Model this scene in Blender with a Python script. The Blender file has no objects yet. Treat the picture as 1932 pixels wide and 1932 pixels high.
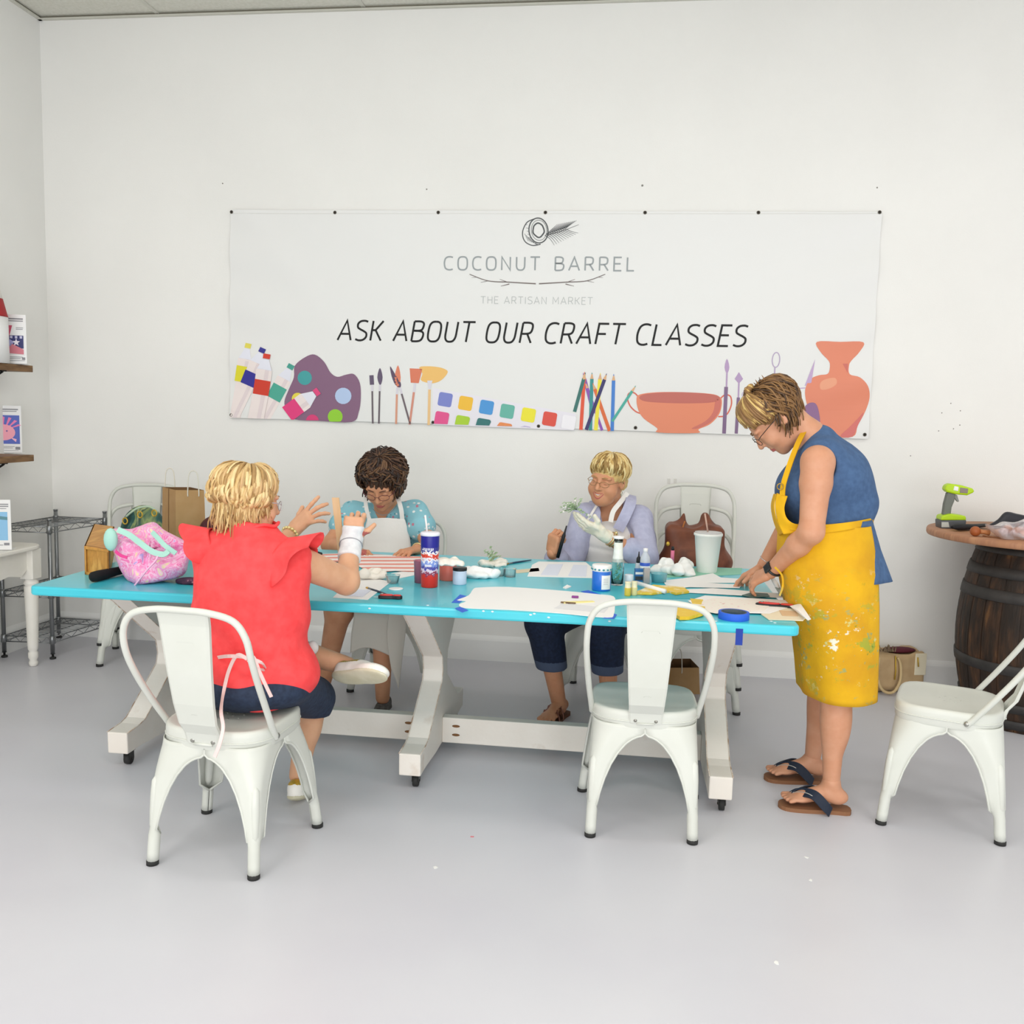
import bpy, bmesh, math, random
import numpy as np
from mathutils import Vector, Matrix, noise
random.seed(7)
rng = np.random.default_rng(7)
PI = math.pi
scene = bpy.context.scene

# ---------------------------------------------------------------- camera
F_PX, CAM_H = 1745.4, 1.45
YAW, PITCH, ROLL = 0.12771, 0.10594, 0.025386
_f = Vector((-math.sin(YAW)*math.cos(PITCH), math.cos(YAW)*math.cos(PITCH), -math.sin(PITCH)))
_r = Vector((math.cos(YAW), math.sin(YAW), 0)); _u = _r.cross(_f)
CR = math.cos(ROLL)*_r + math.sin(ROLL)*_u
CU = -math.sin(ROLL)*_r + math.cos(ROLL)*_u
cam_data = bpy.data.cameras.new('camera'); cam = bpy.data.objects.new('camera', cam_data)
scene.collection.objects.link(cam)
cam_data.sensor_width = 36; cam_data.lens = F_PX/1932*36; cam_data.clip_start = .05
cam.matrix_world = Matrix(((CR.x, CU.x, -_f.x, 0), (CR.y, CU.y, -_f.y, 0), (CR.z, CU.z, -_f.z, CAM_H), (0, 0, 0, 1)))
scene.camera = cam

# ---------------------------------------------------------------- world, light, exposure
world = bpy.data.worlds.new('room_light'); scene.world = world; world.use_nodes = True
world.node_tree.nodes['Background'].inputs[0].default_value = (.97, .985, 1.0, 1)
world.node_tree.nodes['Background'].inputs[1].default_value = .82
scene.view_settings.view_transform = 'Standard'; scene.view_settings.look = 'None'
scene.view_settings.exposure = 0.0; scene.view_settings.gamma = 1.0; scene.view_settings.use_curve_mapping = False
CEIL = 3.6875; WALL_Y = 5.2802; WALL_X = -3.5424

def area_lamp(name, loc, sx, sy, power, col=(1, .985, .95)):
    l = bpy.data.lights.new(name, 'AREA'); l.shape = 'RECTANGLE'; l.size = sx; l.size_y = sy
    l.energy = power; l.color = col
    o = bpy.data.objects.new(name, l); scene.collection.objects.link(o); o.location = loc
    return o
for lx in (-2.1, 0.3, 2.7):
    for ly in (-1.6, .9, 3.2):
        area_lamp('ceiling_lamp', (lx, ly, CEIL-.03), 1.15, .55, {-1.6: 25, .9: 22, 3.2: 7}[ly], (1, .98, .945))

# unseen fill light added behind the camera to brighten the lower wall
fill_lamp = area_lamp('front_fill', (.8, -4.3, 1.35), 7.5, 2.3, 225, (.97, .985, 1))
fill_lamp.rotation_euler = (PI/2, 0, 0)

# ---------------------------------------------------------------- helpers
def at(px, py, x=None, y=None, z=None):
    """the place in the room seen at that point of the photo, on the plane x=, y= or z="""
    v = _f + (px-966)/F_PX*CR - (py-966)/F_PX*CU
    if z is not None: t = (z-CAM_H)/v.z
    elif y is not None: t = y/v.y
    else: t = x/v.x
    return Vector((v.x*t, v.y*t, CAM_H+v.z*t))

def lin(c):
    if isinstance(c, str):
        c = tuple(int(c[i:i+2], 16)/255 for i in (1, 3, 5))
    return tuple(((v+.055)/1.055)**2.4 if v > .04045 else v/12.92 for v in c[:3]) + (1,)

MATS = {}
def mat(name, col=None, rough=.5, metal=0, noise_col=None, nscale=8, bump=0, bscale=40, trans=0, alpha=1, sss=0, coat=0,
        stretch=None, ior=1.45, spec=.5, emit=0, contrast=(.35, .65), detail=4):
    if name in MATS: return MATS[name]
    m = bpy.data.materials.new(name); m.use_nodes = True; nt = m.node_tree; b = nt.nodes['Principled BSDF']
    b.inputs['Base Color'].default_value = lin(col); b.inputs['Roughness'].default_value = rough
    b.inputs['Metallic'].default_value = metal; b.inputs['Transmission Weight'].default_value = trans
    b.inputs['Alpha'].default_value = alpha; b.inputs['IOR'].default_value = ior
    b.inputs['Specular IOR Level'].default_value = spec
    if sss: b.inputs['Subsurface Weight'].default_value = sss; b.inputs['Subsurface Radius'].default_value = (.01, .004, .002)
    if coat: b.inputs['Coat Weight'].default_value = coat
    if emit: b.inputs['Emission Color'].default_value = lin(col); b.inputs['Emission Strength'].default_value = emit
    tc = None
    if noise_col or bump:
        tc = nt.nodes.new('ShaderNodeTexCoord'); mp = nt.nodes.new('ShaderNodeMapping')
        nt.links.new(tc.outputs['Object'], mp.inputs[0])
        if stretch: mp.inputs['Scale'].default_value = stretch
    if noise_col:
        n = nt.nodes.new('ShaderNodeTexNoise'); n.inputs['Scale'].default_value = nscale; n.inputs['Detail'].default_value = detail
        nt.links.new(mp.outputs[0], n.inputs['Vector'])
        r = nt.nodes.new('ShaderNodeValToRGB'); nt.links.new(n.outputs[0], r.inputs[0])
        r.color_ramp.elements[0].position = contrast[0]; r.color_ramp.elements[1].position = contrast[1]
        cols = noise_col if isinstance(noise_col, (list, tuple)) and isinstance(noise_col[0], str) else [noise_col]
        allc = [col] + list(cols)
        r.color_ramp.elements[0].color = lin(allc[0]); r.color_ramp.elements[1].color = lin(allc[-1])
        for i, c in enumerate(allc[1:-1]):
            e = r.color_ramp.elements.new(contrast[0]+(contrast[1]-contrast[0])*(i+1)/(len(allc)-1)); e.color = lin(c)
        nt.links.new(r.outputs[0], b.inputs['Base Color'])
    if bump:
        n2 = nt.nodes.new('ShaderNodeTexNoise'); n2.inputs['Scale'].default_value = bscale; n2.inputs['Detail'].default_value = 3
        nt.links.new(mp.outputs[0], n2.inputs['Vector'])
        bp = nt.nodes.new('ShaderNodeBump'); bp.inputs['Strength'].default_value = bump; bp.inputs['Distance'].default_value = .01
        nt.links.new(n2.outputs[0], bp.inputs['Height']); nt.links.new(bp.outputs[0], b.inputs['Normal'])
    MATS[name] = m
    return m

def tag(o, label=None, cat=None, group=None, kind=None):
    if label: o['label'] = label
    if cat: o['category'] = cat
    if group: o['group'] = group
    if kind: o['kind'] = kind
    return o

def link(o, parent=None):
    scene.collection.objects.link(o)
    if parent is not None: o.parent = parent
    return o

def thing(name, label, cat, loc=(0, 0, 0), rz=0, group=None):
    o = bpy.data.objects.new(name, None); o.empty_display_size = .05; link(o)
    o.location = loc; o.rotation_euler = (0, 0, rz)
    return tag(o, label, cat, group)

def copy_tree(o, parent=None):
    c = o.copy(); scene.collection.objects.link(c); c.parent = parent
    for ch in [x for x in bpy.data.objects if x.parent == o]: copy_tree(ch, c)
    return c

def mesh_obj(name, V, Fc, mats, parent=None, midx=None, smooth=True):
    me = bpy.data.meshes.new(name); me.from_pydata([tuple(v) for v in V], [], [tuple(f) for f in Fc])
    for m in (mats if isinstance(mats, (list, tuple)) else [mats]): me.materials.append(m)
    if midx is not None: me.polygons.foreach_set('material_index', list(map(int, midx)))
    if smooth: me.polygons.foreach_set('use_smooth', [True]*len(me.polygons))
    me.update()
    return link(bpy.data.objects.new(name, me), parent)

class MB:
    """collects shapes and links them as ONE mesh object"""
    def __init__(s): s.V = []; s.F = []; s.M = []; s.S = []
    def add(s, V, F, mi=0, smooth=True, M=None):
        b = len(s.V)
        s.V += [tuple(M @ Vector(v)) if M is not None else tuple(v) for v in V]
        s.F += [tuple(i+b for i in f) for f in F]; s.M += [mi]*len(F); s.S += [smooth]*len(F)
        return s
    def box(s, lo, hi, mi=0, bev=0, M=None, seg=2):
        bm = bmesh.new(); bmesh.ops.create_cube(bm, size=1)
        for v in bm.verts: v.co = Vector([lo[i]+(v.co[i]+.5)*(hi[i]-lo[i]) for i in range(3)])
        if bev: bmesh.ops.bevel(bm, geom=bm.edges[:], offset=bev, segments=seg, affect='EDGES', profile=.5)
        bm.verts.index_update()
        s.add([v.co[:] for v in bm.verts], [[v.index for v in f.verts] for f in bm.faces], mi, False, M); bm.free(); return s
    def tube(s, pts, rad, n=10, mi=0, caps=True, closed=False, M=None, flat=None):
        pts = [Vector(p) for p in pts]; N = len(pts)
        rs = rad if isinstance(rad, (list, tuple)) else [rad]*N
        V = []; prev = None
        for i, p in enumerate(pts):
            if closed: t = pts[(i+1) % N]-pts[i-1]
            else: t = pts[min(i+1, N-1)]-pts[max(i-1, 0)]
            t = t.normalized() if t.length > 1e-9 else Vector((0, 0, 1))
            if prev is None:
                a = Vector((0, 0, 1)) if abs(t.z) < .9 else Vector((1, 0, 0)); a = (a-a.dot(t)*t).normalized()
            else:
                a = prev-prev.dot(t)*t; a = a.normalized() if a.length > 1e-9 else prev
            prev = a; b = t.cross(a)
            for k in range(n):
                w = 2*PI*k/n; fl = flat if flat else 1
                V.append(p+rs[i]*(math.cos(w)*a*fl+math.sin(w)*b))
        F = []
        for i in range(N if closed else N-1):
            j = (i+1) % N
            for k in range(n): F.append((i*n+k, i*n+(k+1) % n, j*n+(k+1) % n, j*n+k))
        if caps and not closed: F += [tuple(range(n-1, -1, -1)), tuple((N-1)*n+k for k in range(n))]
        return s.add(V, F, mi, True, M)
    def lathe(s, prof, n=32, c=(0, 0, 0), mi=0, M=None, caps=True, mis=None):
        V = []; F = []; MI = []
        for r, z in prof:
            for k in range(n): V.append((c[0]+r*math.cos(2*PI*k/n), c[1]+r*math.sin(2*PI*k/n), c[2]+z))
        b0 = len(s.V)
        for i in range(len(prof)-1):
            for k in range(n): F.append((i*n+k, i*n+(k+1) % n, (i+1)*n+(k+1) % n, (i+1)*n+k)); MI.append(mis[i] if mis else mi)
        if caps:
            if prof[0][0] > 1e-6: F.append(tuple(range(n-1, -1, -1))); MI.append(mis[0] if mis else mi)
            if prof[-1][0] > 1e-6: F.append(tuple((len(prof)-1)*n+k for k in range(n))); MI.append(mis[-1] if mis else mi)
        s.add(V, F, mi, True, M); s.M[-len(F):] = MI
        if caps: pass
        return s
    def prism(s, pts, d, mi=0, M=None):
        """polygon pts (3d) pushed along vector d"""
        n = len(pts); d = Vector(d); P = [Vector(p) for p in pts]
        V = P+[p+d for p in P]; F = [tuple(range(n-1, -1, -1)), tuple(range(n, 2*n))]
        F += [(i, (i+1) % n, n+(i+1) % n, n+i) for i in range(n)]
        return s.add(V, F, mi, False, M)
    def ball(s, c, r, mi=0, n=12, M=None):
        r = r if isinstance(r, (tuple, list)) else (r, r, r)
        V = []; F = []; h = max(4, n//2+1)
        for i in range(h+1):
            th = PI*i/h
            for k in range(n):
                w = 2*PI*k/n; V.append((c[0]+r[0]*math.sin(th)*math.cos(w), c[1]+r[1]*math.sin(th)*math.sin(w), c[2]-r[2]*math.cos(th)))
        for i in range(h):
            for k in range(n): F.append((i*n+k, i*n+(k+1) % n, (i+1)*n+(k+1) % n, (i+1)*n+k))
        return s.add(V, F, mi, True, M)
    def build(s, name, mats, parent=None, bevel=0):
        o = mesh_obj(name, s.V, s.F, mats, parent, s.M, smooth=False)
        o.data.polygons.foreach_set('use_smooth', s.S); o.data.update()
        if bevel:
            md = o.modifiers.new('edges', 'BEVEL'); md.width = bevel; md.segments = 2; md.limit_method = 'ANGLE'; md.angle_limit = .6
        return o

def curve_pts(pts, n=6, closed=False):
    """Catmull-Rom through 3d points"""
    P = [Vector(p) for p in pts]; out = []; N = len(P)
    for i in range(N if closed else N-1):
        if closed: p0, p1, p2, p3 = P[i-1], P[i], P[(i+1) % N], P[(i+2) % N]
        else: p0, p1, p2, p3 = P[max(i-1, 0)], P[i], P[i+1], P[min(i+2, N-1)]
        for k in range(n):
            t = k/n
            out.append(.5*((2*p1)+(-p0+p2)*t+(2*p0-5*p1+4*p2-p3)*t*t+(-p0+3*p1-3*p2+p3)*t**3))
    if not closed: out.append(P[-1])
    return out

def frame(fwd, up):
    """rotation whose y is fwd and z nearest up"""
    y = Vector(fwd).normalized(); z = Vector(up); z = (z-z.dot(y)*y).normalized(); x = y.cross(z)
    return Matrix(((x.x, y.x, z.x), (x.y, y.y, z.y), (x.z, y.z, z.z)))
def M4(loc, R=None):
    m = R.to_4x4() if R is not None else Matrix.Identity(4); m.translation = Vector(loc); return m

# ---------------------------------------------------------------- smooth solid modelling (bodies, cloth, bags)
def _v(a): return np.array(tuple(a), np.float32)
def cap(a, b, ra, rb, k=.02, op='u'):
    a, b = _v(a), _v(b); ab = b-a; L = float(ab@ab)+1e-12; R = max(ra, rb)
    def fn(X, Y, Z):
        t = np.clip(((X-a[0])*ab[0]+(Y-a[1])*ab[1]+(Z-a[2])*ab[2])/L, 0, 1)
        return np.sqrt((X-a[0]-t*ab[0])**2+(Y-a[1]-t*ab[1])**2+(Z-a[2]-t*ab[2])**2)-(ra+t*(rb-ra))
    return (op, k, np.minimum(a, b)-R, np.maximum(a, b)+R, fn)
def ell(c, r, k=.02, op='u', R=None, M=None):
    if M is not None:
        sc_ = M.to_3x3().col[0].length; c = M @ Vector(c); B_ = M.to_3x3()*(1/sc_); R = B_ if R is None else B_ @ R; r = [a*sc_ for a in r]
    c = _v(c); r = _v(r); Rm = np.array([[R[i][j] for j in range(3)] for i in range(3)], np.float32) if R is not None else np.eye(3, dtype=np.float32)
    ext = np.sqrt(((Rm*r)**2).sum(1))
    def fn(X, Y, Z):
        x, y, z = X-c[0], Y-c[1], Z-c[2]
        l = [(Rm[0, i]*x+Rm[1, i]*y+Rm[2, i]*z)/r[i] for i in range(3)]
        k0 = np.sqrt(l[0]**2+l[1]**2+l[2]**2)+1e-6
        k1 = np.sqrt((l[0]/r[0])**2+(l[1]/r[1])**2+(l[2]/r[2])**2)+1e-6
        return k0*(k0-1)/k1
    return (op, k, c-ext, c+ext, fn)
def rbx(c, h, rr, k=.02, op='u', R=None, M=None):
    if M is not None:
        c = M @ Vector(c); R = M.to_3x3() if R is None else M.to_3x3() @ R
    c = _v(c); h = _v(h); Rm = np.array([[R[i][j] for j in range(3)] for i in range(3)], np.float32) if R is not None else np.eye(3, dtype=np.float32)
    ext = np.abs(Rm)@h+1e-4; hh = h-rr
    def fn(X, Y, Z):
        x, y, z = X-c[0], Y-c[1], Z-c[2]
        q = [np.abs(Rm[0, i]*x+Rm[1, i]*y+Rm[2, i]*z)-hh[i] for i in range(3)]
        return np.sqrt(sum(np.maximum(a, 0)**2 for a in q))+np.minimum(np.maximum(np.maximum(q[0], q[1]), q[2]), 0)-rr
    return (op, k, c-ext, c+ext, fn)
def cut(p, n, k=.006):
    """keeps the side the normal points away from"""
    p = _v(p); n = _v(Vector(n).normalized())
    return ('i', k, None, None, lambda X, Y, Z: (X-p[0])*n[0]+(Y-p[1])*n[1]+(Z-p[2])*n[2])
def xf(prims_fn, M): return prims_fn(M)

def solid(prims, vox, warp=None):
    us = [p for p in prims if p[0] == 'u']; pad = vox*3+.012
    lo = np.min([p[2] for p in us], 0)-pad; hi = np.max([p[3] for p in us], 0)+pad
    n = np.ceil((hi-lo)/vox).astype(int)+1
    ax = [(lo[i]+vox*np.arange(n[i])).astype(np.float32) for i in range(3)]
    F = np.full(tuple(n), 1.0, np.float32)
    for op, k, a, b, fn in prims:
        if op == 'i':
            d = fn(ax[0][:, None, None], ax[1][None, :, None], ax[2][None, None, :])
            h = np.maximum(k-np.abs(F-d), 0)/k; F = np.maximum(F, d)+h*h*k*.25; continue
        m = k+3*vox+.012
        s = [slice(max(0, int((a[i]-m-lo[i])/vox)), min(n[i], int((b[i]+m-lo[i])/vox)+2)) for i in range(3)]
        if any(x.start >= x.stop for x in s): continue
        d = fn(ax[0][s[0]][:, None, None], ax[1][s[1]][None, :, None], ax[2][s[2]][None, None, :])
        sub = F[s[0], s[1], s[2]]
        if op == 'u':
            h = np.maximum(k-np.abs(sub-d), 0)/k; sub = np.minimum(sub, d)-h*h*k*.25
        else:
            d = -d; h = np.maximum(k-np.abs(sub-d), 0)/k; sub = np.maximum(sub, d)+h*h*k*.25
        F[s[0], s[1], s[2]] = sub
    if warp is not None:
        F = F+warp(ax[0][:, None, None], ax[1][None, :, None], ax[2][None, None, :]).astype(np.float32)
    ins = F < 0
    nx, ny, nz = F.shape
    c = np.zeros((nx-1, ny-1, nz-1), np.int8)
    for dx in (0, 1):
        for dy in (0, 1):
            for dz in (0, 1): c += ins[dx:nx-1+dx, dy:ny-1+dy, dz:nz-1+dz]
    act = np.argwhere((c > 0) & (c < 8)); idx = -np.ones(c.shape, np.int32); idx[act[:, 0], act[:, 1], act[:, 2]] = np.arange(len(act))
    corners = [(x, y, z) for x in (0, 1) for y in (0, 1) for z in (0, 1)]
    val = np.stack([F[act[:, 0]+x, act[:, 1]+y, act[:, 2]+z] for x, y, z in corners], 1)
    acc = np.zeros((len(act), 3)); cnt = np.zeros(len(act))
    for i in range(8):
        for j in range(i+1, 8):
            ci, cj = np.array(corners[i]), np.array(corners[j])
            if np.abs(ci-cj).sum() != 1: continue
            m = (val[:, i] < 0) != (val[:, j] < 0)
            t = np.where(m, val[:, i]/(val[:, i]-val[:, j]+1e-12), 0)
            acc += m[:, None]*(ci+t[:, None]*(cj-ci)); cnt += m
    V = lo+vox*(act+acc/cnt[:, None])
    Fs = []
    for axis in range(3):
        a = ins.take(range(0, ins.shape[axis]-1), axis); b = ins.take(range(1, ins.shape[axis]), axis)
        e = np.argwhere(a != b); o1, o2 = [(1, 2), (2, 0), (0, 1)][axis]
        e = e[(e[:, o1] > 0) & (e[:, o2] > 0) & (e[:, o1] < F.shape[o1]-1) & (e[:, o2] < F.shape[o2]-1)]
        sg = ins[e[:, 0], e[:, 1], e[:, 2]]
        def cell(d1, d2):
            q = e.copy(); q[:, o1] -= d1; q[:, o2] -= d2; return idx[q[:, 0], q[:, 1], q[:, 2]]
        q = np.stack([cell(1, 1), cell(0, 1), cell(0, 0), cell(1, 0)], 1)
        q[~sg] = q[~sg][:, ::-1]
        Fs.append(q)
    Fq = np.concatenate(Fs); Fq = Fq[(Fq >= 0).all(1)]
    return V, Fq

def solid_obj(name, parts, mats, parent=None, rule=None, relax=1):
    """parts: list of (prims, voxel[, warp]); joined as ONE mesh"""
    Vs, Fs, b = [], [], 0
    for p in parts:
        V, Fq = solid(p[0], p[1], p[2] if len(p) > 2 else None)
        for _ in range(relax):   # light smoothing of the lattice
            A = np.zeros_like(V); C = np.zeros(len(V))
            for i, j in ((0, 1), (1, 2), (2, 3), (3, 0)):
                np.add.at(A, Fq[:, i], V[Fq[:, j]]); np.add.at(A, Fq[:, j], V[Fq[:, i]])
                np.add.at(C, Fq[:, i], 1); np.add.at(C, Fq[:, j], 1)
            V = V*.5+.5*A/np.maximum(C, 1)[:, None]
        Vs.append(V); Fs.append(Fq+b); b += len(V)
    V = np.concatenate(Vs); Fq = np.concatenate(Fs)
    me = bpy.data.meshes.new(name); me.vertices.add(len(V)); me.vertices.foreach_set('co', V.astype(np.float32).ravel())
    me.loops.add(len(Fq)*4); me.loops.foreach_set('vertex_index', Fq.astype(np.int32).ravel())
    me.polygons.add(len(Fq)); me.polygons.foreach_set('loop_start', np.arange(0, len(Fq)*4, 4, dtype=np.int32))
    for m in (mats if isinstance(mats, (list, tuple)) else [mats]): me.materials.append(m)
    if rule is not None:
        cen = V[Fq].mean(1); me.polygons.foreach_set('material_index', rule(cen).astype(np.int32))
    me.polygons.foreach_set('use_smooth', np.ones(len(Fq), bool))
    me.update(calc_edges=True); me.validate()
    return link(bpy.data.objects.new(name, me), parent)

def folds(amp, fx=25, fy=25, fz=18, seed=0):
    a, b, c = seed*1.7, seed*2.3+1, seed*.9+2
    def w(X, Y, Z):
        return amp*(np.sin(fx*X+.6*fz*Z+a+1.5*np.sin(7*Z+b))+np.sin(fy*Y-.5*fz*Z+b+1.2*np.sin(9*X+c))+.7*np.sin(fz*Z+.8*fx*X-.5*fy*Y+c))/2
    return w
# ---------------------------------------------------------------- the room
m_wall = mat('wall_paint', '#ecebe7', .75, noise_col='#f0efeb', nscale=1.3, bump=.05, bscale=160, spec=.25)
m_ceil = mat('ceiling_tile', '#d9d7cb', .9, noise_col='#e2e0d6', nscale=60, bump=.3, bscale=220, spec=.2)
m_base = mat('baseboard_paint', '#eeeeec', .5)
m_floor = mat('floor_paint', '#cccbd3', .36, noise_col=['#d1d1d7', '#d5d5da'], nscale=.9, bump=.03, bscale=3, spec=.4, contrast=(.3, .7))
m_grid = mat('ceiling_grid', '#cfcdc2', .5); m_gap = mat('shadow_gap', '#7d7a6c', .9)
def structure(mb, name, m, **k):
    return tag(mb.build(name, m, **k), kind='structure')
structure(MB().add([(WALL_X-.1, -4.5, 0), (5.2, -4.5, 0), (5.2, WALL_Y+.1, 0), (WALL_X-.1, WALL_Y+.1, 0), (WALL_X-.1, -4.5, -.1), (5.2, -4.5, -.1), (5.2, WALL_Y+.1, -.1), (WALL_X-.1, WALL_Y+.1, -.1)],
    [(0, 1, 2, 3), (7, 6, 5, 4), (0, 4, 5, 1), (1, 5, 6, 2), (2, 6, 7, 3), (3, 7, 4, 0)], smooth=False), 'floor', m_floor)
structure(MB().box((WALL_X-.1, WALL_Y, 0), (5.2, WALL_Y+.12, CEIL+.1)), 'wall_back', m_wall)
structure(MB().box((WALL_X-.12, -4.5, 0), (WALL_X, WALL_Y+.12, CEIL+.1)), 'wall_left', m_wall)
structure(MB().box((WALL_X, -4.5, CEIL), (5.2, WALL_Y, CEIL+.06)), 'ceiling', m_ceil)
g = MB()
tx = at(294, 22, z=CEIL).x
for i in range(-1, 7): g.box((tx+i*1.22-.012, -4.5, CEIL-.006), (tx+i*1.22+.012, WALL_Y, CEIL))
for i in range(0, 16): g.box((WALL_X, WALL_Y-.62*i-.012-.0, CEIL-.005), (5.2, WALL_Y-.62*i+.012, CEIL)) if i else None
g.box((WALL_X, WALL_Y-.022, CEIL-.02), (5.2, WALL_Y, CEIL-.012)); g.box((WALL_X, -4.5, CEIL-.02), (WALL_X+.022, WALL_Y, CEIL-.012))
g.box((WALL_X, WALL_Y-.012, CEIL-.012), (5.2, WALL_Y, CEIL), 1); g.box((WALL_X, -4.5, CEIL-.012), (WALL_X+.012, WALL_Y, CEIL), 1)
structure(g, 'trim_1', [m_grid, m_gap])
BH = .15
def board(a, b, name, n):
    a = Vector(a); b = Vector(b); d = (b-a); n = Vector(n)
    prof = [(0, 0), (.016, 0), (.016, BH-.03), (.012, BH-.018), (.006, BH-.008), (0, BH)]
    pts = [a+n*x+Vector((0, 0, z)) for x, z in prof]
    structure(MB().prism(pts, d), name, m_base)
board((WALL_X, WALL_Y, 0), (5.2, WALL_Y, 0), 'baseboard_back', (0, -1, 0))
board((WALL_X, WALL_Y-.016, 0), (WALL_X, -4.5, 0), 'baseboard_left', (1, 0, 0))

# small screw holes and marks left in the wall
m_mark = mat('wall_mark', '#8d8a84', .9)
def wall_marks(name, label, pts, r=.004):
    b = MB()
    for px, py in pts:
        p = at(px, py, y=WALL_Y-.001); b.lathe([(r, 0), (r*.6, .0012)], 8, (0, 0, 0), M=M4(p, Matrix.Rotation(PI/2, 3, 'X')))
    return tag(b.build(name, m_mark), label, 'wall marks')
wall_marks('screw_hole', 'small dark screw hole in the wall above the right half of the banner', [(1212, 350)], .006)
wall_marks('nail_holes', 'cluster of faint nail holes in the white wall above the barrel', [(1794, 761), (1777, 779), (1812, 775), (1811, 802), (1799, 809), (1771, 813), (1718, 860)], .003)['kind'] = 'stuff'
wall_marks('nail_hole', 'tiny nail hole left above the left end of the banner', [(420, 346)], .004)
wall_marks('nail_hole', 'tiny nail hole above the top right corner of the banner', [(1655, 354)], .004)
wall_marks('nail_hole', 'tiny nail hole above the second banner grommet', [(805, 357)], .004)
b = MB()
for i in range(2):
    c = at(1262+i*12, 908, y=WALL_Y-.0012); b.box((c.x-.008, WALL_Y-.002, c.z-.015), (c.x+.008, WALL_Y, c.z+.015), bev=.0008)
tag(b.build('wall_patch', mat('patch', '#dedcd6', .8)), 'pair of faint filler patches on the wall above the stacked chairs', 'wall patch')
# paint flecks on the floor
for i, (px, py, c, lab) in enumerate([(891, 1579, '#d98a92', 'small pink paint fleck on the grey floor in front of the table'), (1521, 1618, '#f1f1ee', 'white paint fleck on the floor in front of the sandals'),
                  (1530, 1661, '#f1f1ee', 'white paint fleck on the floor, nearest the camera of the three white ones'), (1465, 1817, '#f1f1ee', 'tiny white speck at the bottom right of the bare floor'), (821, 1637, '#efefec', 'white paint fleck on the floor below the middle trestle')]):
    p = at(px, py, z=0); b = MB(); k = 7
    b.prism([(p.x+.006*(1+.5*math.sin(i*2+j*2.3))*math.cos(2*PI*j/k), p.y+.007*(1+.4*math.cos(i+j*1.7))*math.sin(2*PI*j/k), .0002) for j in range(k)], (0, 0, .0012))
    tag(b.build('paint_fleck', mat('fleck_%d' % (i > 0), c, .6)), lab, 'paint fleck')

# ---------------------------------------------------------------- banner
BY = WALL_Y-.012
TL, TR, BR, BL = [at(*p, y=BY) for p in ((434, 396), (1664, 400), (1638, 827), (434, 788))]
def wave(x, z):
    """how far the cloth stands off the wall"""
    u = (x-TL.x)/(TR.x-TL.x); v = (z-BL.z)/(TL.z-BL.z)
    el = math.exp(-(u/.09)**2); er = math.exp(-((1-u)/.08)**2); tp = math.exp(-((1-v)/.10)**2)
    d = .006*el*math.sin(24*v+10*u+1)+.006*er*math.sin(26*v-24*u)
    d += .0075*math.exp(-((u-.02-(1-v)*.28)/.025)**2)*max(0, 1-(1-v)*1.15)*(v > .02)
    d += .0018*tp*math.sin(u*6*PI*2)+.0012*math.sin(9*u+5*v)
    return d
def on_banner(px, py, lift=.0012):
    p = at(px, py, y=BY); return Vector((p.x, BY-wave(p.x, p.z)-lift, p.z))
banner = thing('banner', 'wide white vinyl banner advertising craft classes, pinned to the back wall', 'banner', (0, 0, 0))
V, Fc = [], []; nu, nv = 180, 60
for j in range(nv+1):
    for i in range(nu+1):
        u, v = i/nu, j/nv
        p = (BL*(1-u)+BR*u)*(1-v)+(TL*(1-u)+TR*u)*v
        V.append((p.x, BY-wave(p.x, p.z), p.z-.004*math.sin(PI*6*u)**2*(v)*0+.003*math.sin(5*u)*(1-v)))
n0 = len(V)
V += [(x, y+.0008, z) for x, y, z in V]
for j in range(nv):
    for i in range(nu):
        a = j*(nu+1)+i; q = (a, a+1, a+nu+2, a+nu+1); Fc.append(q); Fc.append(tuple(n0+k for k in reversed(q)))
m_vinyl = mat('banner_vinyl', '#e8e8e6', .42, spec=.45)
mesh_obj('fabric', V, Fc, m_vinyl, banner)
m_seam = mat('hem_seam', '#dcdbd6', .5)
hem = MB()
hem.tube([on_banner(434+i*1230/60, 403+.006*i, .0) for i in range(61)], .0012, 5)
hem.build('hem_seam', m_seam, banner)
m_gr = mat('grommet_metal', '#6f6a60', .4, .6); m_hole = mat('grommet_hole', '#26221e', .6)
for px, py in [(437, 400), (632, 401), (827, 401), (1029, 401), (1217, 401), (1431, 401), (1659, 401), (437, 783), (627, 790), (817, 797), (1016, 804), (1199, 807), (1631, 820)]:
    p = on_banner(px, py, .001); b = MB()
    b.tube([p+Vector((.008*math.cos(a*PI/8), 0, .008*math.sin(a*PI/8))) for a in range(16)], .0022, 6, closed=True)
    b.lathe([(.006, -.001), (.006, .001)], 12, mi=1, M=M4(p, Matrix.Rotation(PI/2, 3, 'X')))
    b.build('grommet', [m_gr, m_hole], banner)

def flat(b, pts, mi=0, lift=.0012, n=0):
    """a filled shape printed on the banner, pts in photo points; fan from the centroid, then refined"""
    P = [Vector((x, y)) for x, y in pts]
    bm = bmesh.new(); vs = [bm.verts.new((p.x, -p.y, 0)) for p in P]
    f = bm.faces.new(vs); bmesh.ops.triangulate(bm, faces=[f])
    for _ in range(3*n):
        es = [e for e in bm.edges if e.calc_length() > 8]
        if es: bmesh.ops.subdivide_edges(bm, edges=es, cuts=1, use_grid_fill=False); bmesh.ops.triangulate(bm, faces=bm.faces[:])
    bm.verts.index_update()
    W = [on_banner(v.co.x, -v.co.y, lift) for v in bm.verts]
    Fs = []
    for f in bm.faces:
        t = [v.index for v in f.verts]
        nn = (W[t[1]]-W[t[0]]).cross(W[t[2]]-W[t[0]])
        Fs.append(tuple(t) if nn.y < 0 else tuple(reversed(t)))
    bm.free(); b.add(W, Fs, mi, False); return b
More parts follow.
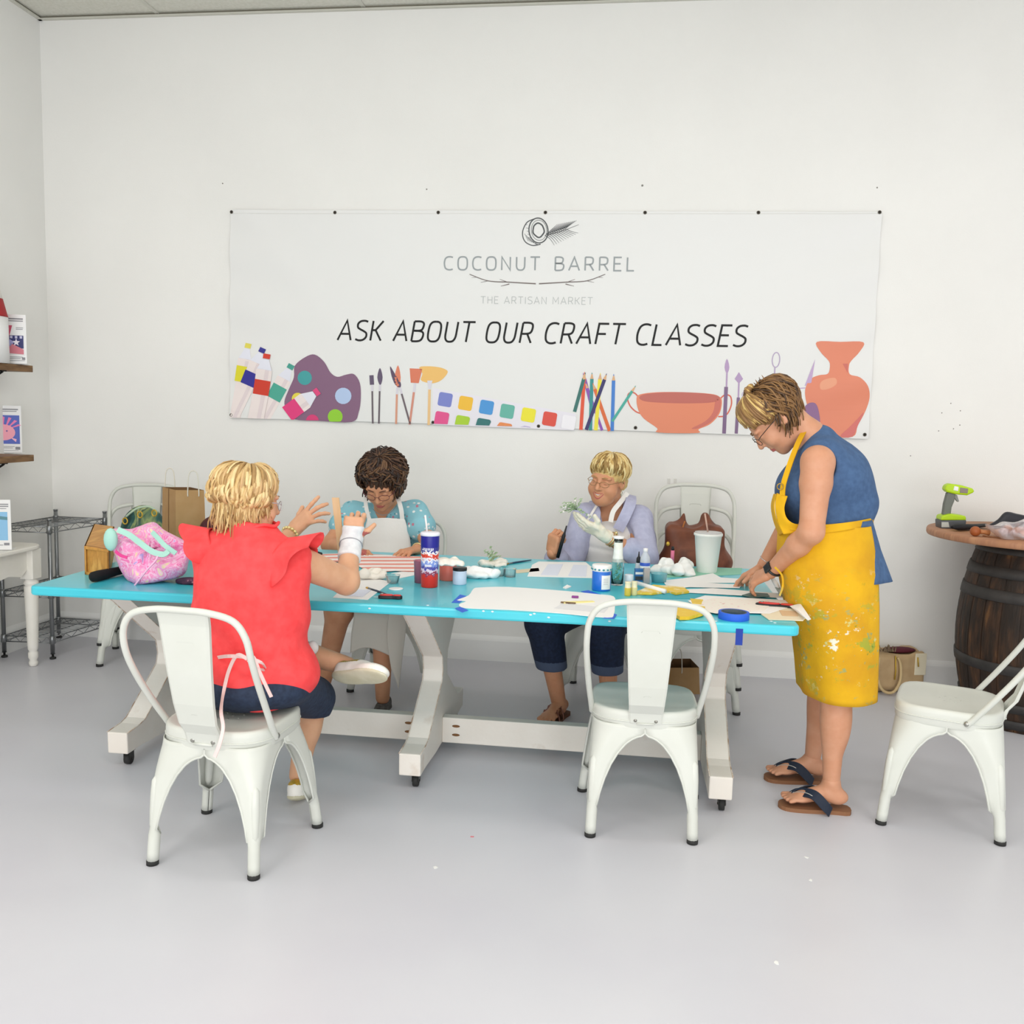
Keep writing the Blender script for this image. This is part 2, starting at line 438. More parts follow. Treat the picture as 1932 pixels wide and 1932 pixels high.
def smooth2(pts, n=5, closed=True):
    return [(p.x, p.y) for p in curve_pts([(x, y, 0) for x, y in pts], n, closed)]
def stroke(b, pts, w, mi=0, lift=.0014, w2=None, space='px'):
    """a printed line of width w (photo points) along pts"""
    P = [Vector(p) for p in pts]; N = len(P); L = []; R = []
    for i in range(N):
        d = ((P[min(i+1, N-1)]-P[i]).normalized()+(P[i]-P[max(i-1, 0)]).normalized()).normalized(); nrm = Vector((-d.y, d.x))
        if 0 < i < N-1:
            d1 = (P[i]-P[i-1]).normalized(); n1 = Vector((-d1.y, d1.x)); c = max(.45, nrm.dot(n1))
        else: c = 1
        ww = (w if w2 is None else w+(w2-w)*i/(N-1))/2/c
        L.append(P[i]+nrm*ww); R.append(P[i]-nrm*ww)
    f = (lambda q: on_banner(q.x, q.y, lift)) if space == 'px' else (lambda q: Vector((q.x, BY-wave(q.x, q.y)-lift, q.y)))
    W = [f(q) for q in L]+[f(q) for q in R]; Fs = []
    for i in range(N-1):
        q = (i, i+1, N+i+1, N+i); nn = (W[q[1]]-W[q[0]]).cross(W[q[2]]-W[q[0]])
        Fs.append(q if nn.y < 0 else tuple(reversed(q)))
    b.add(W, Fs, mi, False); return b
GL = {  # monoline capitals on a unit height: width, list of (smooth?, points)
 'A': (.66, [(0, [(0, 0), (.33, 1), (.66, 0)]), (0, [(.12, .32), (.54, .32)])]),
 'B': (.58, [(0, [(.04, 0), (.04, 1)]), (1, [(.04, 1), (.34, 1), (.5, .92), (.52, .76), (.46, .58), (.3, .53), (.04, .53)]), (1, [(.04, .53), (.36, .52), (.54, .44), (.57, .26), (.5, .07), (.33, 0), (.04, 0)])]),
 'C': (.56, [(1, [(.56, .95), (.4, 1), (.22, .98), (.08, .86), (.02, .62), (.02, .38), (.08, .14), (.22, .02), (.4, 0), (.56, .05)])]),
 'E': (.5, [(0, [(.5, 1), (.04, 1), (.04, 0), (.5, 0)]), (0, [(.04, .52), (.44, .52)])]),
 'F': (.48, [(0, [(.5, 1), (.04, 1), (.04, 0)]), (0, [(.04, .5), (.44, .5)])]),
 'H': (.6, [(0, [(.04, 0), (.04, 1)]), (0, [(.56, 0), (.56, 1)]), (0, [(.04, .52), (.56, .52)])]),
 'I': (.1, [(0, [(.05, 0), (.05, 1)])]),
 'K': (.56, [(0, [(.04, 0), (.04, 1)]), (0, [(.54, 1), (.22, .53), (.04, .53)]), (0, [(.22, .53), (.56, 0)])]),
 'L': (.46, [(0, [(.04, 1), (.04, 0), (.46, 0)])]),
 'M': (.76, [(0, [(.04, 0), (.06, 1), (.38, .3), (.7, 1), (.72, 0)])]),
 'N': (.62, [(0, [(.04, 0), (.04, 1), (.58, 0), (.58, 1)])]),
 'O': (.64, [(1, [(.32, 1), (.16, .97), (.05, .82), (.02, .5), (.05, .18), (.16, .03), (.32, 0), (.48, .03), (.59, .18), (.62, .5), (.59, .82), (.48, .97), (.32, 1)])]),
 'R': (.58, [(0, [(.04, 0), (.04, 1)]), (1, [(.04, 1), (.34, 1), (.5, .92), (.53, .72), (.48, .53), (.33, .46), (.04, .45)]), (0, [(.32, .46), (.57, 0)])]),
 'S': (.54, [(1, [(.52, .95), (.36, 1), (.16, .97), (.04, .84), (.06, .66), (.2, .56), (.38, .47), (.52, .36), (.53, .17), (.4, .03), (.2, 0), (.02, .06)])]),
 'T': (.6, [(0, [(0, 1), (.6, 1)]), (0, [(.3, 1), (.3, 0)])]),
 'U': (.6, [(1, [(.04, 1), (.04, .6), (.05, .24), (.14, .05), (.3, 0), (.46, .05), (.55, .24), (.56, .6), (.56, 1)])]),
 'W': (.86, [(0, [(0, 1), (.2, 0), (.43, .8), (.66, 0), (.86, 1)])]), 'D': (.6, [(0, [(.04, 0), (.04, 1)]), (1, [(.04, 1), (.3, 1), (.5, .88), (.57, .5), (.5, .12), (.3, 0), (.04, 0)])])}
def glyphs(text, gap, space):
    x = 0; out = []
    for ch in text:
        if ch == ' ': x += space; continue
        w, st = GL[ch]
        for sm, pts in st:
            if sm: pts = [(p.x, p.y) for p in curve_pts([(a, b, 0) for a, b in pts], 4)]
            out.append([(x+a, c) for a, c in pts])
        x += w+gap
    return out, x-gap
def lettering(name, text, p0, p1, top0, wid, m, slant=0, gap=.2, space=.5):
    a, c, t = at(*p0, y=BY), at(*p1, y=BY), at(*top0, y=BY)
    h = t.z-a.z; gl, W = glyphs(text, gap, space); sx = (c.x-a.x-slant*h*.0)/W
    off = 0
    for word in text.split(' '):          # each word is a piece of its own
        b = MB(); g1, w1 = glyphs(word, gap, space)
        for g_ in g1: stroke(b, [(a.x+(off+x)*sx+slant*h*y, a.z+y*h) for x, y in g_], wid, space='wall')
        b.build(name, m, banner); off += w1+gap+space
ink = mat('black_ink', '#0b0b0b', .6); grey_ink = mat('grey_ink', '#9aa0a2', .5); pale_ink = mat('pale_ink', '#bcbfbe', .5); soft_ink = mat('charcoal_ink', '#4d5052', .5)
lettering('headline_lettering', 'ASK ABOUT OUR CRAFT CLASSES', (637, 641.5), (1404, 655), (637, 604.5), .0115, ink, slant=.17, gap=.2, space=.42)
lettering('name_lettering', 'COCONUT BARREL', (838, 509), (1196, 512), (838, 484.5), .0085, grey_ink, gap=.32, space=.62)
lettering('tagline_lettering', 'THE ARTISAN MARKET', (907, 572.5), (1118, 573.5), (907, 559.5), .0036, pale_ink, gap=.24, space=.5)
# coconut half with palm leaf
b = MB()
def ring(cx, cy, rx, ry, rot, w, n=28, wob=0):
    return [(cx+(rx*(1+wob*math.sin(5*t)))*math.cos(t)*math.cos(rot)-ry*math.sin(t)*math.sin(rot), cy+rx*math.cos(t)*math.sin(rot)+ry*(1+wob*math.cos(4*t))*math.sin(t)) for t in [2*PI*i/n for i in range(n+1)]]
stroke(b, ring(1016, 435, 18, 23.5, -.12, 2), 2.2); stroke(b, ring(1016, 434.5, 10.5, 13, -.1, 2, wob=.05), 2.6)
stroke(b, ring(1017, 434.5, 14.5, 19, -.1, 2), .8)
stroke(b, smooth2([(1008, 413), (994, 420), (986, 438), (990, 455), (1004, 463), (1020, 461)], 6, False), 1.8)
for i in range(7): stroke(b, [(990+i*3.2, 441+i*3.2), (997+i*3.4, 455+i*1.2)], .7)
for i in range(5): stroke(b, [(991+i*1.5, 424+i*6), (995+i*2, 424+i*6.5)], .6)
for i in range(11):
    t = i/10; bx, by = 1036+t*38, 442-t*13
    stroke(b, smooth2([(bx-6, by+1), (bx+5, by-9+2*t), (bx+16-2*t, by-19+6*t)], 4, False), 1.5, w2=.4)
    stroke(b, smooth2([(bx-8, by+2), (bx+2, by+9-2*t), (bx+10+7*t, by+21-10*t)], 4, False), 1.5, w2=.4)
stroke(b, smooth2([(1034, 443), (1060, 436), (1092, 424)], 5, False), 1.6, w2=.6)
b.build('coconut_logo', soft_ink, banner)
b = MB()
for s_, cx in ((1, 1011), (-1, 1017)):
    f = lambda x, y: (cx-s_*x, y)
    stroke(b, smooth2([f(0, 535.5), f(50, 532.5), f(90, 530), f(125, 517.5)], 6, False), 2.4, w2=1.4)
    stroke(b, [f(52, 533), f(68, 527)], 1.6, w2=.7); stroke(b, [f(50, 536), f(66, 540)], 2, w2=.8); stroke(b, [f(90, 530), f(104, 533)], 1.2, w2=.5); stroke(b, [f(112, 523), f(121, 524)], .9, w2=.4)
b.build('twig_ornament', mat('twig_ink', '#7a706d', .5), banner)

def pm(c): return mat('print_'+c.strip('#'), c, .45)
def shape_part(name, items, z0=.0014):
    """items: (colour, points, order)"""
    b = MB(); cols = []
    for k, (c, pts) in enumerate(items):
        if c not in cols: cols.append(c)
        flat(b, pts, cols.index(c), z0+.0004*k, 1)
    return b.build(name, [pm(c) for c in cols], banner)
def bottle(cx, cy, ang, L, w, capc, labc, l0, l1, cut_y=788, body='#efe3e0', body2='#e3d5d6'):
    ca, sa = math.cos(ang), math.sin(ang)
    T = lambda x, y: (cx+x*ca-y*sa, cy+x*sa+y*ca)   # y down along the bottle
    def clip(P):
        out = []
        for i in range(len(P)):
            a, c = P[i-1], P[i]; lim = lambda p: cut_y+(p[0]-434)*.0325-p[1]
            la, lc = lim(a), lim(c)
            if (la >= 0) != (lc >= 0):
                t = la/(la-lc); out.append((a[0]+t*(c[0]-a[0]), a[1]+t*(c[1]-a[1])))
            if lc >= 0: out.append(c)
        return [(max(434.5, x), y) for x, y in out]
    it = [(body, clip([T(-w*.18, 10), T(w*.18, 10), T(w*.5, 32), T(w*.5, L), T(-w*.5, L), T(-w*.5, 32)])),
          (body2, clip([T(w*.05, 26), T(w*.3, 26), T(w*.3, L), T(w*.05, L)])),
          ('#e6e7f2', clip([T(-w*.18, 10), T(w*.18, 10), T(w*.46, 30), T(-w*.46, 30)]))]
    if labc: it.append((labc, clip([T(-w*.5, l0), T(w*.5, l0), T(w*.5, l1), T(-w*.5, l1)])))
    it.append((capc, [T(-w*.22, 0), T(w*.22, 0), T(w*.22, 9), T(-w*.22, 9)]))
    return [(c, p) for c, p in it if len(p) > 2]
shape_part('paint_bottle_print', bottle(469, 648, .19, 160, 26, '#e3d75a', '#e3da2f', 44, 74), .001)
shape_part('paint_bottle_print', bottle(497, 657, .42, 150, 27, '#31318f', '#2f2c93', 50, 76), .003)
shape_part('paint_bottle_print', bottle(505, 668, .17, 140, 30, '#d63b28', '#d13a25', 50, 78), .005)
shape_part('paint_bottle_print', bottle(551, 688, .5, 130, 28, '#3f9c8d', '#4aa894', 46, 74), .001)
palette_pts = smooth2([(594, 669), (576, 674), (557, 690), (555, 712), (545, 735), (537, 757), (541, 775), (556, 791), (600, 794), (664, 796), (677, 778), (681, 750), (679, 722), (668, 706), (653, 707), (637, 711), (624, 703), (612, 683)], 4)
def disc(cx, cy, r, n=18, lim=None):
    return [(cx+r*math.cos(2*PI*i/n), min(cy+r*math.sin(2*PI*i/n), lim or 9999)) for i in range(n)]
shape_part('palette_print', z0=.003, items=[('#84607c', palette_pts), ('#3f9ea0', disc(575.5, 713, 13.5)), ('#b4c9ea', disc(648, 747, 15.5)), ('#93cf2e', disc(633, 786, 14, lim=795.5)),
    ('#d83a76', disc(590, 794, 12, lim=793)), ('#e8d94a', disc(562, 752, 11))])
shape_part('paint_bottle_print', bottle(602, 737, .93, 74, 32, '#e2457f', '#e2397d', 46, 74), .0055)
def rect(cx0, cy0, cx1, cy1, w0, w1=None):
    a, c = Vector((cx0, cy0)), Vector((cx1, cy1)); n = (c-a).normalized(); n = Vector((-n.y, n.x)); w1 = w0 if w1 is None else w1
    return [tuple(a+n*w0/2), tuple(c+n*w1/2), tuple(c-n*w1/2), tuple(a-n*w0/2)]
shape_part('brush_print', [('#5e5069', rect(701, 708, 702, 726, 8)), ('#d9d5de', rect(702, 726, 702.5, 738, 4)), ('#655a62', rect(702.5, 738, 703.5, 799, 3.2))])
shape_part('brush_print', [('#5e5069', smooth2([(717, 694), (722, 712), (717.5, 727), (712, 712)], 3)), ('#d9d5de', rect(717, 726, 716.5, 738, 4)), ('#655a62', rect(716.5, 738, 715, 799, 3.2))])
shape_part('brush_print', [('#5b4760', smooth2([(736, 691), (745, 705), (756, 722), (755, 731), (746, 726), (739, 710)], 3)), ('#d9d5de', rect(755, 731, 758, 743, 4)), ('#6d6066', rect(758, 743, 774, 800, 3.4))])
shape_part('brush_print', [('#e08263', smooth2([(751, 689), (756, 712), (752, 731), (745, 722), (745, 708)], 3)), ('#d9d5de', rect(750, 731, 749, 744, 4)), ('#d99b80', rect(749, 744, 747.5, 800, 3.8))])
shape_part('brush_print', [('#dd7b5c', [(773, 695), (797, 696), (790, 723), (775, 722)]), ('#dcd9e2', rect(783, 723, 781, 740, 4.5)), ('#d58f7b', rect(781, 740, 773, 801, 4))])
shape_part('brush_print', [('#efbf6d', smooth2([(791, 693), (806, 691), (822, 692), (836, 695), (845, 702), (833, 717), (818, 723), (806, 722), (794, 717), (797, 705)], 3)),
    ('#dcd9e2', [(806, 718), (816, 718), (812, 735), (809, 735)]), ('#ecc48c', rect(810.5, 735, 809, 802, 5))])
pans = [('#e9e6ee', [(817, 732), (1087, 781), (1083, 812), (816, 801)])]
def rsq(cx, cy, s, ang=.17, ymax=None):
    ca, sa = math.cos(ang), math.sin(ang); out = []
    for qx, qy in ((1, 1), (-1, 1), (-1, -1), (1, -1)):
        for k in range(4):
            t = math.atan2(qy, qx)-PI/4+k*PI/6; x = qx*(s-4)+4*math.cos(t); y = qy*(s-4)+4*math.sin(t)
            X, Y = cx+x*ca-y*sa, cy+x*sa+y*ca; out.append((X, min(Y, ymax(X)) if ymax else Y))
    return out
edge = lambda X: 787+(X-434)*.0325
for cx, cy, c in ((840, 754, '#7b84cb'), (878.5, 761, '#f2be35'), (918, 768.5, '#4796d8'), (957, 776, '#63b3a3'), (997, 783, '#eee42c'), (1037, 790.5, '#dd4a3c'), (1073, 797, '#f2f0f5')): pans.append((c, rsq(cx, cy, 13)))
for cx, cy, c in ((833.5, 790, '#e5528f'), (872.5, 797.5, '#abd12f'), (912, 803, '#27706f'), (952, 811, '#e68a4e')): pans.append((c, rsq(cx, cy, 13, ymax=edge)))
pans.append(('#9a7fc4', [(981, 806), (990, 804.5), (1001, 806.5), (1001, 805.8), (990, 803.6)]))
shape_part('paint_set_print', pans)
def pencil(x0, y0, x1, y1, c, w=6.5):
    a, d = Vector((x0, y0)), (Vector((x1, y1))-Vector((x0, y0))).normalized(); n = Vector((-d.y, d.x))
    t1 = a+d*13; t2 = a+d*4
    return [(c, rect(t1.x, t1.y, x1, y1, w)), ('#dcae82', [tuple(t1+n*w/2), tuple(t1-n*w/2), (x0, y0)]), (c, [tuple(t2+n*1.1), tuple(t2-n*1.1), (x0, y0)])]
for a in [(1105, 702, 1084, 777, '#2f6f68'), (1100, 703, 1120, 780, '#8c58ad'), (1117, 702, 1114, 812, '#2c8f8f'), (1133, 703, 1124, 812, '#efe13e', 7), (1104, 720, 1136, 812, '#8c4fb4', 5), (1118, 722, 1150, 813, '#dd6a31', 6.5), (1103, 701, 1096, 811, '#e2532f', 6.5),
          (1145, 704, 1106, 811, '#2f2a66', 6.5), (1158, 705, 1155, 813, '#3e7fd0', 6.5), (1200, 727, 1155, 795, '#45ab9c', 5)]:
    shape_part('pencil_print', pencil(*a), .001+.0004*a[0]/1200*3)
# bowl with two handles
b = MB()
stroke(b, smooth2([(1203, 747), (1196, 741), (1187, 742), (1184, 752), (1189, 766), (1199, 776), (1208, 780)], 5, False), 2.6, 0, .0012)
stroke(b, smooth2([(1359, 752), (1368, 745), (1378, 748), (1380, 762), (1374, 778), (1366, 785), (1355, 786)], 5, False), 2.6, 0, .0012)
flat(b, smooth2([(1201, 752), (1208, 744), (1240, 740), (1290, 740), (1340, 743), (1358, 749), (1362, 760), (1357, 781), (1340, 800), (1318, 810), (1316, 817), (1242, 816), (1240, 808), (1215, 790), (1204, 773)], 4), 1, .0014, 1)
flat(b, smooth2([(1206, 750), (1216, 744), (1250, 740.5), (1300, 740.5), (1345, 744.5), (1358, 751), (1345, 759), (1300, 761), (1250, 760), (1216, 757)], 4), 2, .0018, 1)
flat(b, smooth2([(1350, 756), (1359, 753), (1360, 765), (1355, 780), (1340, 797), (1318, 808), (1305, 808), (1330, 795), (1345, 778)], 4), 3, .0018, 1)
b.build('bowl_print', [pm('#d96a55'), pm('#e58a68'), pm('#c26a5e'), pm('#cf7264')], banner)
b = MB(); flat(b, smooth2([(1371.5, 677), (1376, 693), (1371.5, 705), (1367, 693)], 3), 0); stroke(b, [(1371.5, 704), (1370.5, 732)], 3); stroke(b, [(1370, 730), (1366, 818)], 7, 1, .0016)
b.build('tool_print', [pm('#b59ac0'), pm('#7f6487')], banner)
b = MB(); flat(b, [(1394, 702), (1402, 715), (1394, 724), (1386, 715)], 0); stroke(b, [(1394, 722), (1393, 752)], 3); stroke(b, [(1393, 750), (1389, 818)], 6, 1, .0016)
b.build('tool_print', [pm('#b59ac0'), pm('#7f6487')], banner)
b = MB(); stroke(b, ring(1464, 679, 7, 14, .08, 2), 2); stroke(b, [(1462, 693), (1461, 712)], 2.5); stroke(b, [(1461, 710), (1460, 728)], 4, 1, .0016); stroke(b, [(1460, 728), (1457, 818)], 6, 1, .0016)
b.build('tool_print', [pm('#b7a6c4'), pm('#7b6470')], banner)
b = MB(); stroke(b, ring(1410, 745, 10, 8, 0, 2), 1.6); stroke(b, [(1409, 753), (1408, 790)], 3)
b.build('tool_print', [pm('#c3b4d0')], banner)
b = MB(); flat(b, [(1538, 678), (1530, 726), (1518, 728)], 0); stroke(b, [(1519, 732), (1501, 733), (1492, 770)], 1.8)
b.build('tool_print', [pm('#c2a7cd')], banner)
shape_part('vase_print', [('#e2886a', smooth2([(1541, 645), (1585, 645), (1629, 645.5), (1622, 664), (1607, 680), (1602, 690), (1603, 706), (1622, 712), (1637, 728), (1641, 750), (1633, 776), (1618, 803), (1608, 824), (1560, 823), (1548, 806), (1530, 780), (1521, 758), (1519, 735), (1528, 716), (1545, 708), (1562, 705), (1566, 690), (1563, 680), (1548, 664)], 4)),
    ('#e9a07f', smooth2([(1556, 716), (1575, 713), (1578, 724), (1565, 733), (1549, 735), (1547, 724)], 4)), ('#cf6f63', [(1590, 686), (1600, 686), (1599, 704)]), ('#d4706a', smooth2([(1630, 778), (1618, 803), (1607, 824), (1585, 823), (1600, 808), (1618, 790)], 3))])
shape_part('sponge_print', z0=.004, items=[('#8e6790', smooth2([(1518, 768), (1528, 760), (1539, 762), (1545, 778), (1546, 800), (1530, 806), (1512, 790)], 4))])
# ---------------------------------------------------------------- white metal chairs
m_chair = mat('chair_enamel', '#d6d8d0', .42, coat=.1, noise_col='#d2d4cb', nscale=6)
m_rub = mat('black_rubber', '#2b2b2a', .7); m_bolt = mat('bolt_steel', '#a9a8a2', .3, .9)
m_dent = mat('press_mark', '#c9cbc3', .5)
def hoop_path(sgn=1):
    half = [(.184, -.06, .405), (.187, -.085, .435), (.198, -.155, .53), (.206, -.222, .63), (.208, -.264, .71), (.200, -.283, .78), (.165, -.291, .83), (.09, -.296, .85), (0, -.297, .853)]
    return curve_pts(half+[(-x, y, z) for x, y, z in reversed(half[:-1])], 5)
def leg_mesh(cx, cy, fx, fy, hx, hy):
    """one folded sheet leg: corner at (cx,cy) under the seat, foot at (fx,fy); hx, hy half the seat sides"""
    b = MB(); Vt = []; zs = [.400, .388, .372, .362, .358, .350, .338, .33, .30, .26, .21, .16, .12, .095, .085, .04, .015]
    e1, e2 = [], []
    sx, sy = (1 if cx > 0 else -1), (1 if cy > 0 else -1)
    n = 13
    for z in zs:
        t = 1-z/.405; t2 = t**.92
        X = abs(cx)+(abs(fx)+.016-abs(cx))*t2; Y = abs(cy)+(abs(fy)+.016-abs(cy))*t2
        q = max(0, 1-(z/.363)**2.3)**.5 if z < .363 else 0
        wx = X-(X-.046)*q if z > .12 else None; wy = Y-(Y-.046)*q if z > .12 else None
        ox = abs(hx)*1.0*q*(.86+.14*t); oy = abs(hy)*q*(.86+.14*t)
        wx = max(X-ox, .040-.10*(.21-z)*(z < .21)) if z > .10 else .028; wy = max(Y-oy, .040-.10*(.21-z)*(z < .21)) if z > .10 else .028
        if z <= .095: wx = wy = .030
        r = (.026+.055*max(0, min(1, (z-.25)/.13))**1.3) if z > .1 else .017
        row = [(X-wx, Y)]
        if z > .1:
            row += [(X-r-(wx-r)*(1-k/3)*.999, Y) for k in (1, 2)]
            row += [(X-r+r*math.sin(a*PI/12), Y-r+r*math.cos(a*PI/12)) for a in range(0, 7)]
            row += [(X, Y-r-(wy-r)*(1-k/3)) for k in (2, 1)]
            row += [(X, Y-wy)]
        else:
            row = []
            for k in range(n):   # nearly closed round foot
                a = PI*.75+PI/4-PI*2*.985*(k/(n-1))+PI*.25
                row.append((X-r+r*math.cos(a), Y-r+r*math.sin(a)))
        Vt.append([(sx*x, sy*y, z) for x, y in row]); e1.append((sx*row[0][0], sy*row[0][1], z)); e2.append((sx*row[-1][0], sy*row[-1][1], z))
    V = [p for r_ in Vt for p in r_]; F = []
    for i in range(len(zs)-1):
        for k in range(n-1): F.append((i*n+k, i*n+k+1, (i+1)*n+k+1, (i+1)*n+k))
    if sx*sy > 0: F = [tuple(reversed(f)) for f in F]
    b.add(V, F)
    k0 = 13
    b.tube(e1[:k0+1], .0042, 6); b.tube(e2[:k0+1], .0042, 6)
    # pressed rib along the corner
    P = []
    for z in (.285, .27, .22, .17, .13, .11):
        t = (1-z/.405)**.92
        P.append((sx*(abs(cx)+(abs(fx)+.016-abs(cx))*t-.0135), sy*(abs(cy)+(abs(fy)+.016-abs(cy))*t-.0135), z))
    b.tube(P, [.006, .015, .0165, .015, .013, .008], 8)
    return b
chair_meshes = None
def make_chair(label, loc, rz, group='white metal cafe chairs'):
    global chair_meshes
    t = thing('cafe_chair', label, 'chair', loc, rz, group)
    if chair_meshes:
        for nm, me, kids in chair_meshes:
            o = link(bpy.data.objects.new(nm, me), t)
            if nm == 'leg':
                md = o.modifiers.new('sheet', 'SOLIDIFY'); md.thickness = .0022; md.offset = -1
            for kn, km in kids: link(bpy.data.objects.new(kn, km), o)
        return t
    out = []
    # seat: rounded square in front, rounder behind
    def outline(s, z, dz=0):
        pts = []
        for k in range(48):
            a = 2*PI*k/48; c, sn = math.cos(a), math.sin(a); e = 4.4 if sn > 0 else 3.3
            rr = (abs(c)**e+abs(sn)**e)**(-1/e)
            pts.append((.187*s*rr*c, .180*s*rr*sn+.002, z))
        return pts
    b = MB(); rows = [outline(.985, .385), outline(1.0, .392), outline(1.0, .428), outline(.995, .440), outline(.97, .4465), outline(.92, .4475), outline(.86, .4455), outline(.7, .442), outline(.35, .4405)]
    V = [p for r_ in rows for p in r_]; F = []
    for i in range(len(rows)-1):
        for k in range(48): F.append((i*48+k, i*48+(k+1) % 48, (i+1)*48+(k+1) % 48, (i+1)*48+k))
    V.append((0, .005, .440)); c = len(V)-1
    F += [((len(rows)-1)*48+k, (len(rows)-1)*48+(k+1) % 48, c) for k in range(48)]
    b.add(V, F); b.tube(outline(1.003, .412), .0025, 6, closed=True)
    for dx, dy in ((0, 0), (.03, .018), (-.03, .018), (0, .036), (.03, -.018), (-.03, -.018), (0, -.036)): b.lathe([(.0035, 0), (.0035, .0006)], 8, (dx, dy, .4402), 1)
    # underside
    seat = b.build('seat', [m_chair, m_dent], t)
    out.append(['seat', seat.data, []])
    for sx in (1, -1):
        for sy in (1, -1):
            fx, fy = (.214, .192) if sy > 0 else (.176, -.195)
            lb = leg_mesh(sx*.178, sy*.172, sx*fx, fy, .17, .165)
            lg = lb.build('leg', m_chair, t)
            md = lg.modifiers.new('sheet', 'SOLIDIFY'); md.thickness = .0022; md.offset = -1
            ft = MB().lathe([(.012, 0), (.0195, .001), (.0195, .014), (.017, .016)], 16, (sx*(abs(fx)-.001), math.copysign(abs(fy)-.001, fy), 0)).build('rubber_foot', m_rub, lg)
            out.append(['leg', lg.data, [('rubber_foot', ft.data)]])
    hp = hoop_path(); h = MB().tube(hp, .0105, 12).build('back_frame', m_chair, t)
    bos = [MB().lathe([(.010, 0), (.010, .004), (.005, .008), (0, .0085)], 12, M=M4((s*.188, -.062, .412), Matrix.Rotation(s*PI/2, 3, 'Y'))).build('bolt', m_bolt, h) for s in (1, -1)]
    out.append(['back_frame', h.data, [('bolt', bo.data) for bo in bos]])
    # central back panel
    prof = [(-.178, .408, .055), (-.182, .424, .056), (-.188, .445, .058), (-.215, .482, .060), (-.236, .55, .065), (-.256, .65, .071), (-.272, .75, .077), (-.280, .805, .080), (-.290, .844, .082)]
    V = []; F = []
    for y, z, w in prof: V += [(-w, y+.010, z), (-w, y, z), (-w+.006, y-.003, z), (w-.006, y-.003, z), (w, y, z), (w, y+.010, z)]
    for i in range(len(prof)-1):
        for k in range(5): F.append((i*6+k, i*6+k+1, (i+1)*6+k+1, (i+1)*6+k))
    b = MB(); b.add(V, F, smooth=False)
    def emb(z0, w, h_):   # pressed outline
        y = np.interp(z0, [p[1] for p in prof], [p[0] for p in prof])-.0035
        b.tube([(-w, y+.001, z0), (-w+.004, y, z0+h_), (w-.004, y, z0+h_), (w, y+.001, z0)], .0011, 5, 1)
    emb(.745, .030, .008); emb(.515, .012, .003)
    for s in (1, -1): b.lathe([(.006, 0), (.006, .003), (0, .0055)], 10, M=M4((s*.035, -.1815, .418), Matrix.Rotation(PI/2, 3, 'X')), mi=2)
    b.tube([(-.03, -.184, .407), (.03, -.184, .407)], .003, 6, 0)
    bk = b.build('backrest', [m_chair, m_dent, m_bolt], t)
    md = bk.modifiers.new('sheet', 'SOLIDIFY'); md.thickness = .0025; md.offset = 1
    out.append(['backrest', bk.data, []])
    chair_meshes = out
    return t
make_chair('white metal cafe chair the person in the coral top sits on', (-1.268, 2.812, 0), math.radians(-5))
make_chair('empty white metal cafe chair pulled up to the middle of the table, seen from behind', (.075, 3.285, 0), math.radians(1.5))
make_chair('white metal cafe chair turned sideways at the right edge, in front of the barrel', (1.20, 3.515, 0), math.radians(70))
make_chair('white metal cafe chair under the person in the blue floral top', (-1.20, 4.72, 0), math.radians(184))
make_chair('white metal cafe chair under the person in the lavender shirt', (-.105, 4.72, 0), math.radians(178))
for i, lab in enumerate(['lower of the pair stacked left of the table', 'upper of the stacked pair, holding the green handbag']):
    make_chair('white metal cafe chair, '+lab, (-2.765, 4.935+.012*i, .115*i), math.radians(204), 'stacked chairs by the wall at left')
for i, lab in enumerate(['bottom of the stack of three behind the foam cup', 'middle of the stack of three behind the foam cup', 'top of the stack of three, holding the brown leather bag']):
    make_chair('white metal cafe chair, '+lab, (.345, 4.74+.010*i, .12*i), math.radians(180), 'stacked chairs by the wall at right')

# ---------------------------------------------------------------- work table
m_teal = mat('teal_paint', '#3bbdd0', .28, noise_col=['#41c3d4', '#50ccd9'], nscale=5, stretch=(.35, 1, 1), coat=.2, contrast=(.3, .7), bump=.04, bscale=30)
m_cream = mat('distressed_white_paint', '#e6dfd5', .55, noise_col=['#e6dfd5', '#e9e3da', '#b99a7d'], nscale=7, contrast=(.2, .86), detail=8, bump=.08, bscale=50)
m_wear = mat('worn_wood_edge', '#c4a78c', .7, noise_col=['#e0d6ca', '#a8805c'], nscale=18)
TZ = .76
tx0, tx1, ty0, ty1 = -2.235, .585, 3.165, 4.37
table = thing('work_table', 'long turquoise-topped craft table on three white distressed trestles with casters', 'table', (-.8, 3.78, 0))
def local(parent, mb):
    L = Vector(parent.location); mb.V = [tuple(Vector(v)-L) for v in mb.V]; return mb
pts = []
rc = .03
for cx, cy, a0 in ((tx1-rc, ty1-rc, 0), (tx0+rc, ty1-rc, 90), (tx0+rc, ty0+rc, 180), (tx1-rc, ty0+rc, 270)):
    for k in range(6): a = math.radians(a0+18*k); pts.append((cx+rc*math.cos(a), cy+rc*math.sin(a), TZ-.036))
b = MB().prism(pts, (0, 0, .036)); top = local(table, b).build('tabletop', m_teal, table, bevel=.008)
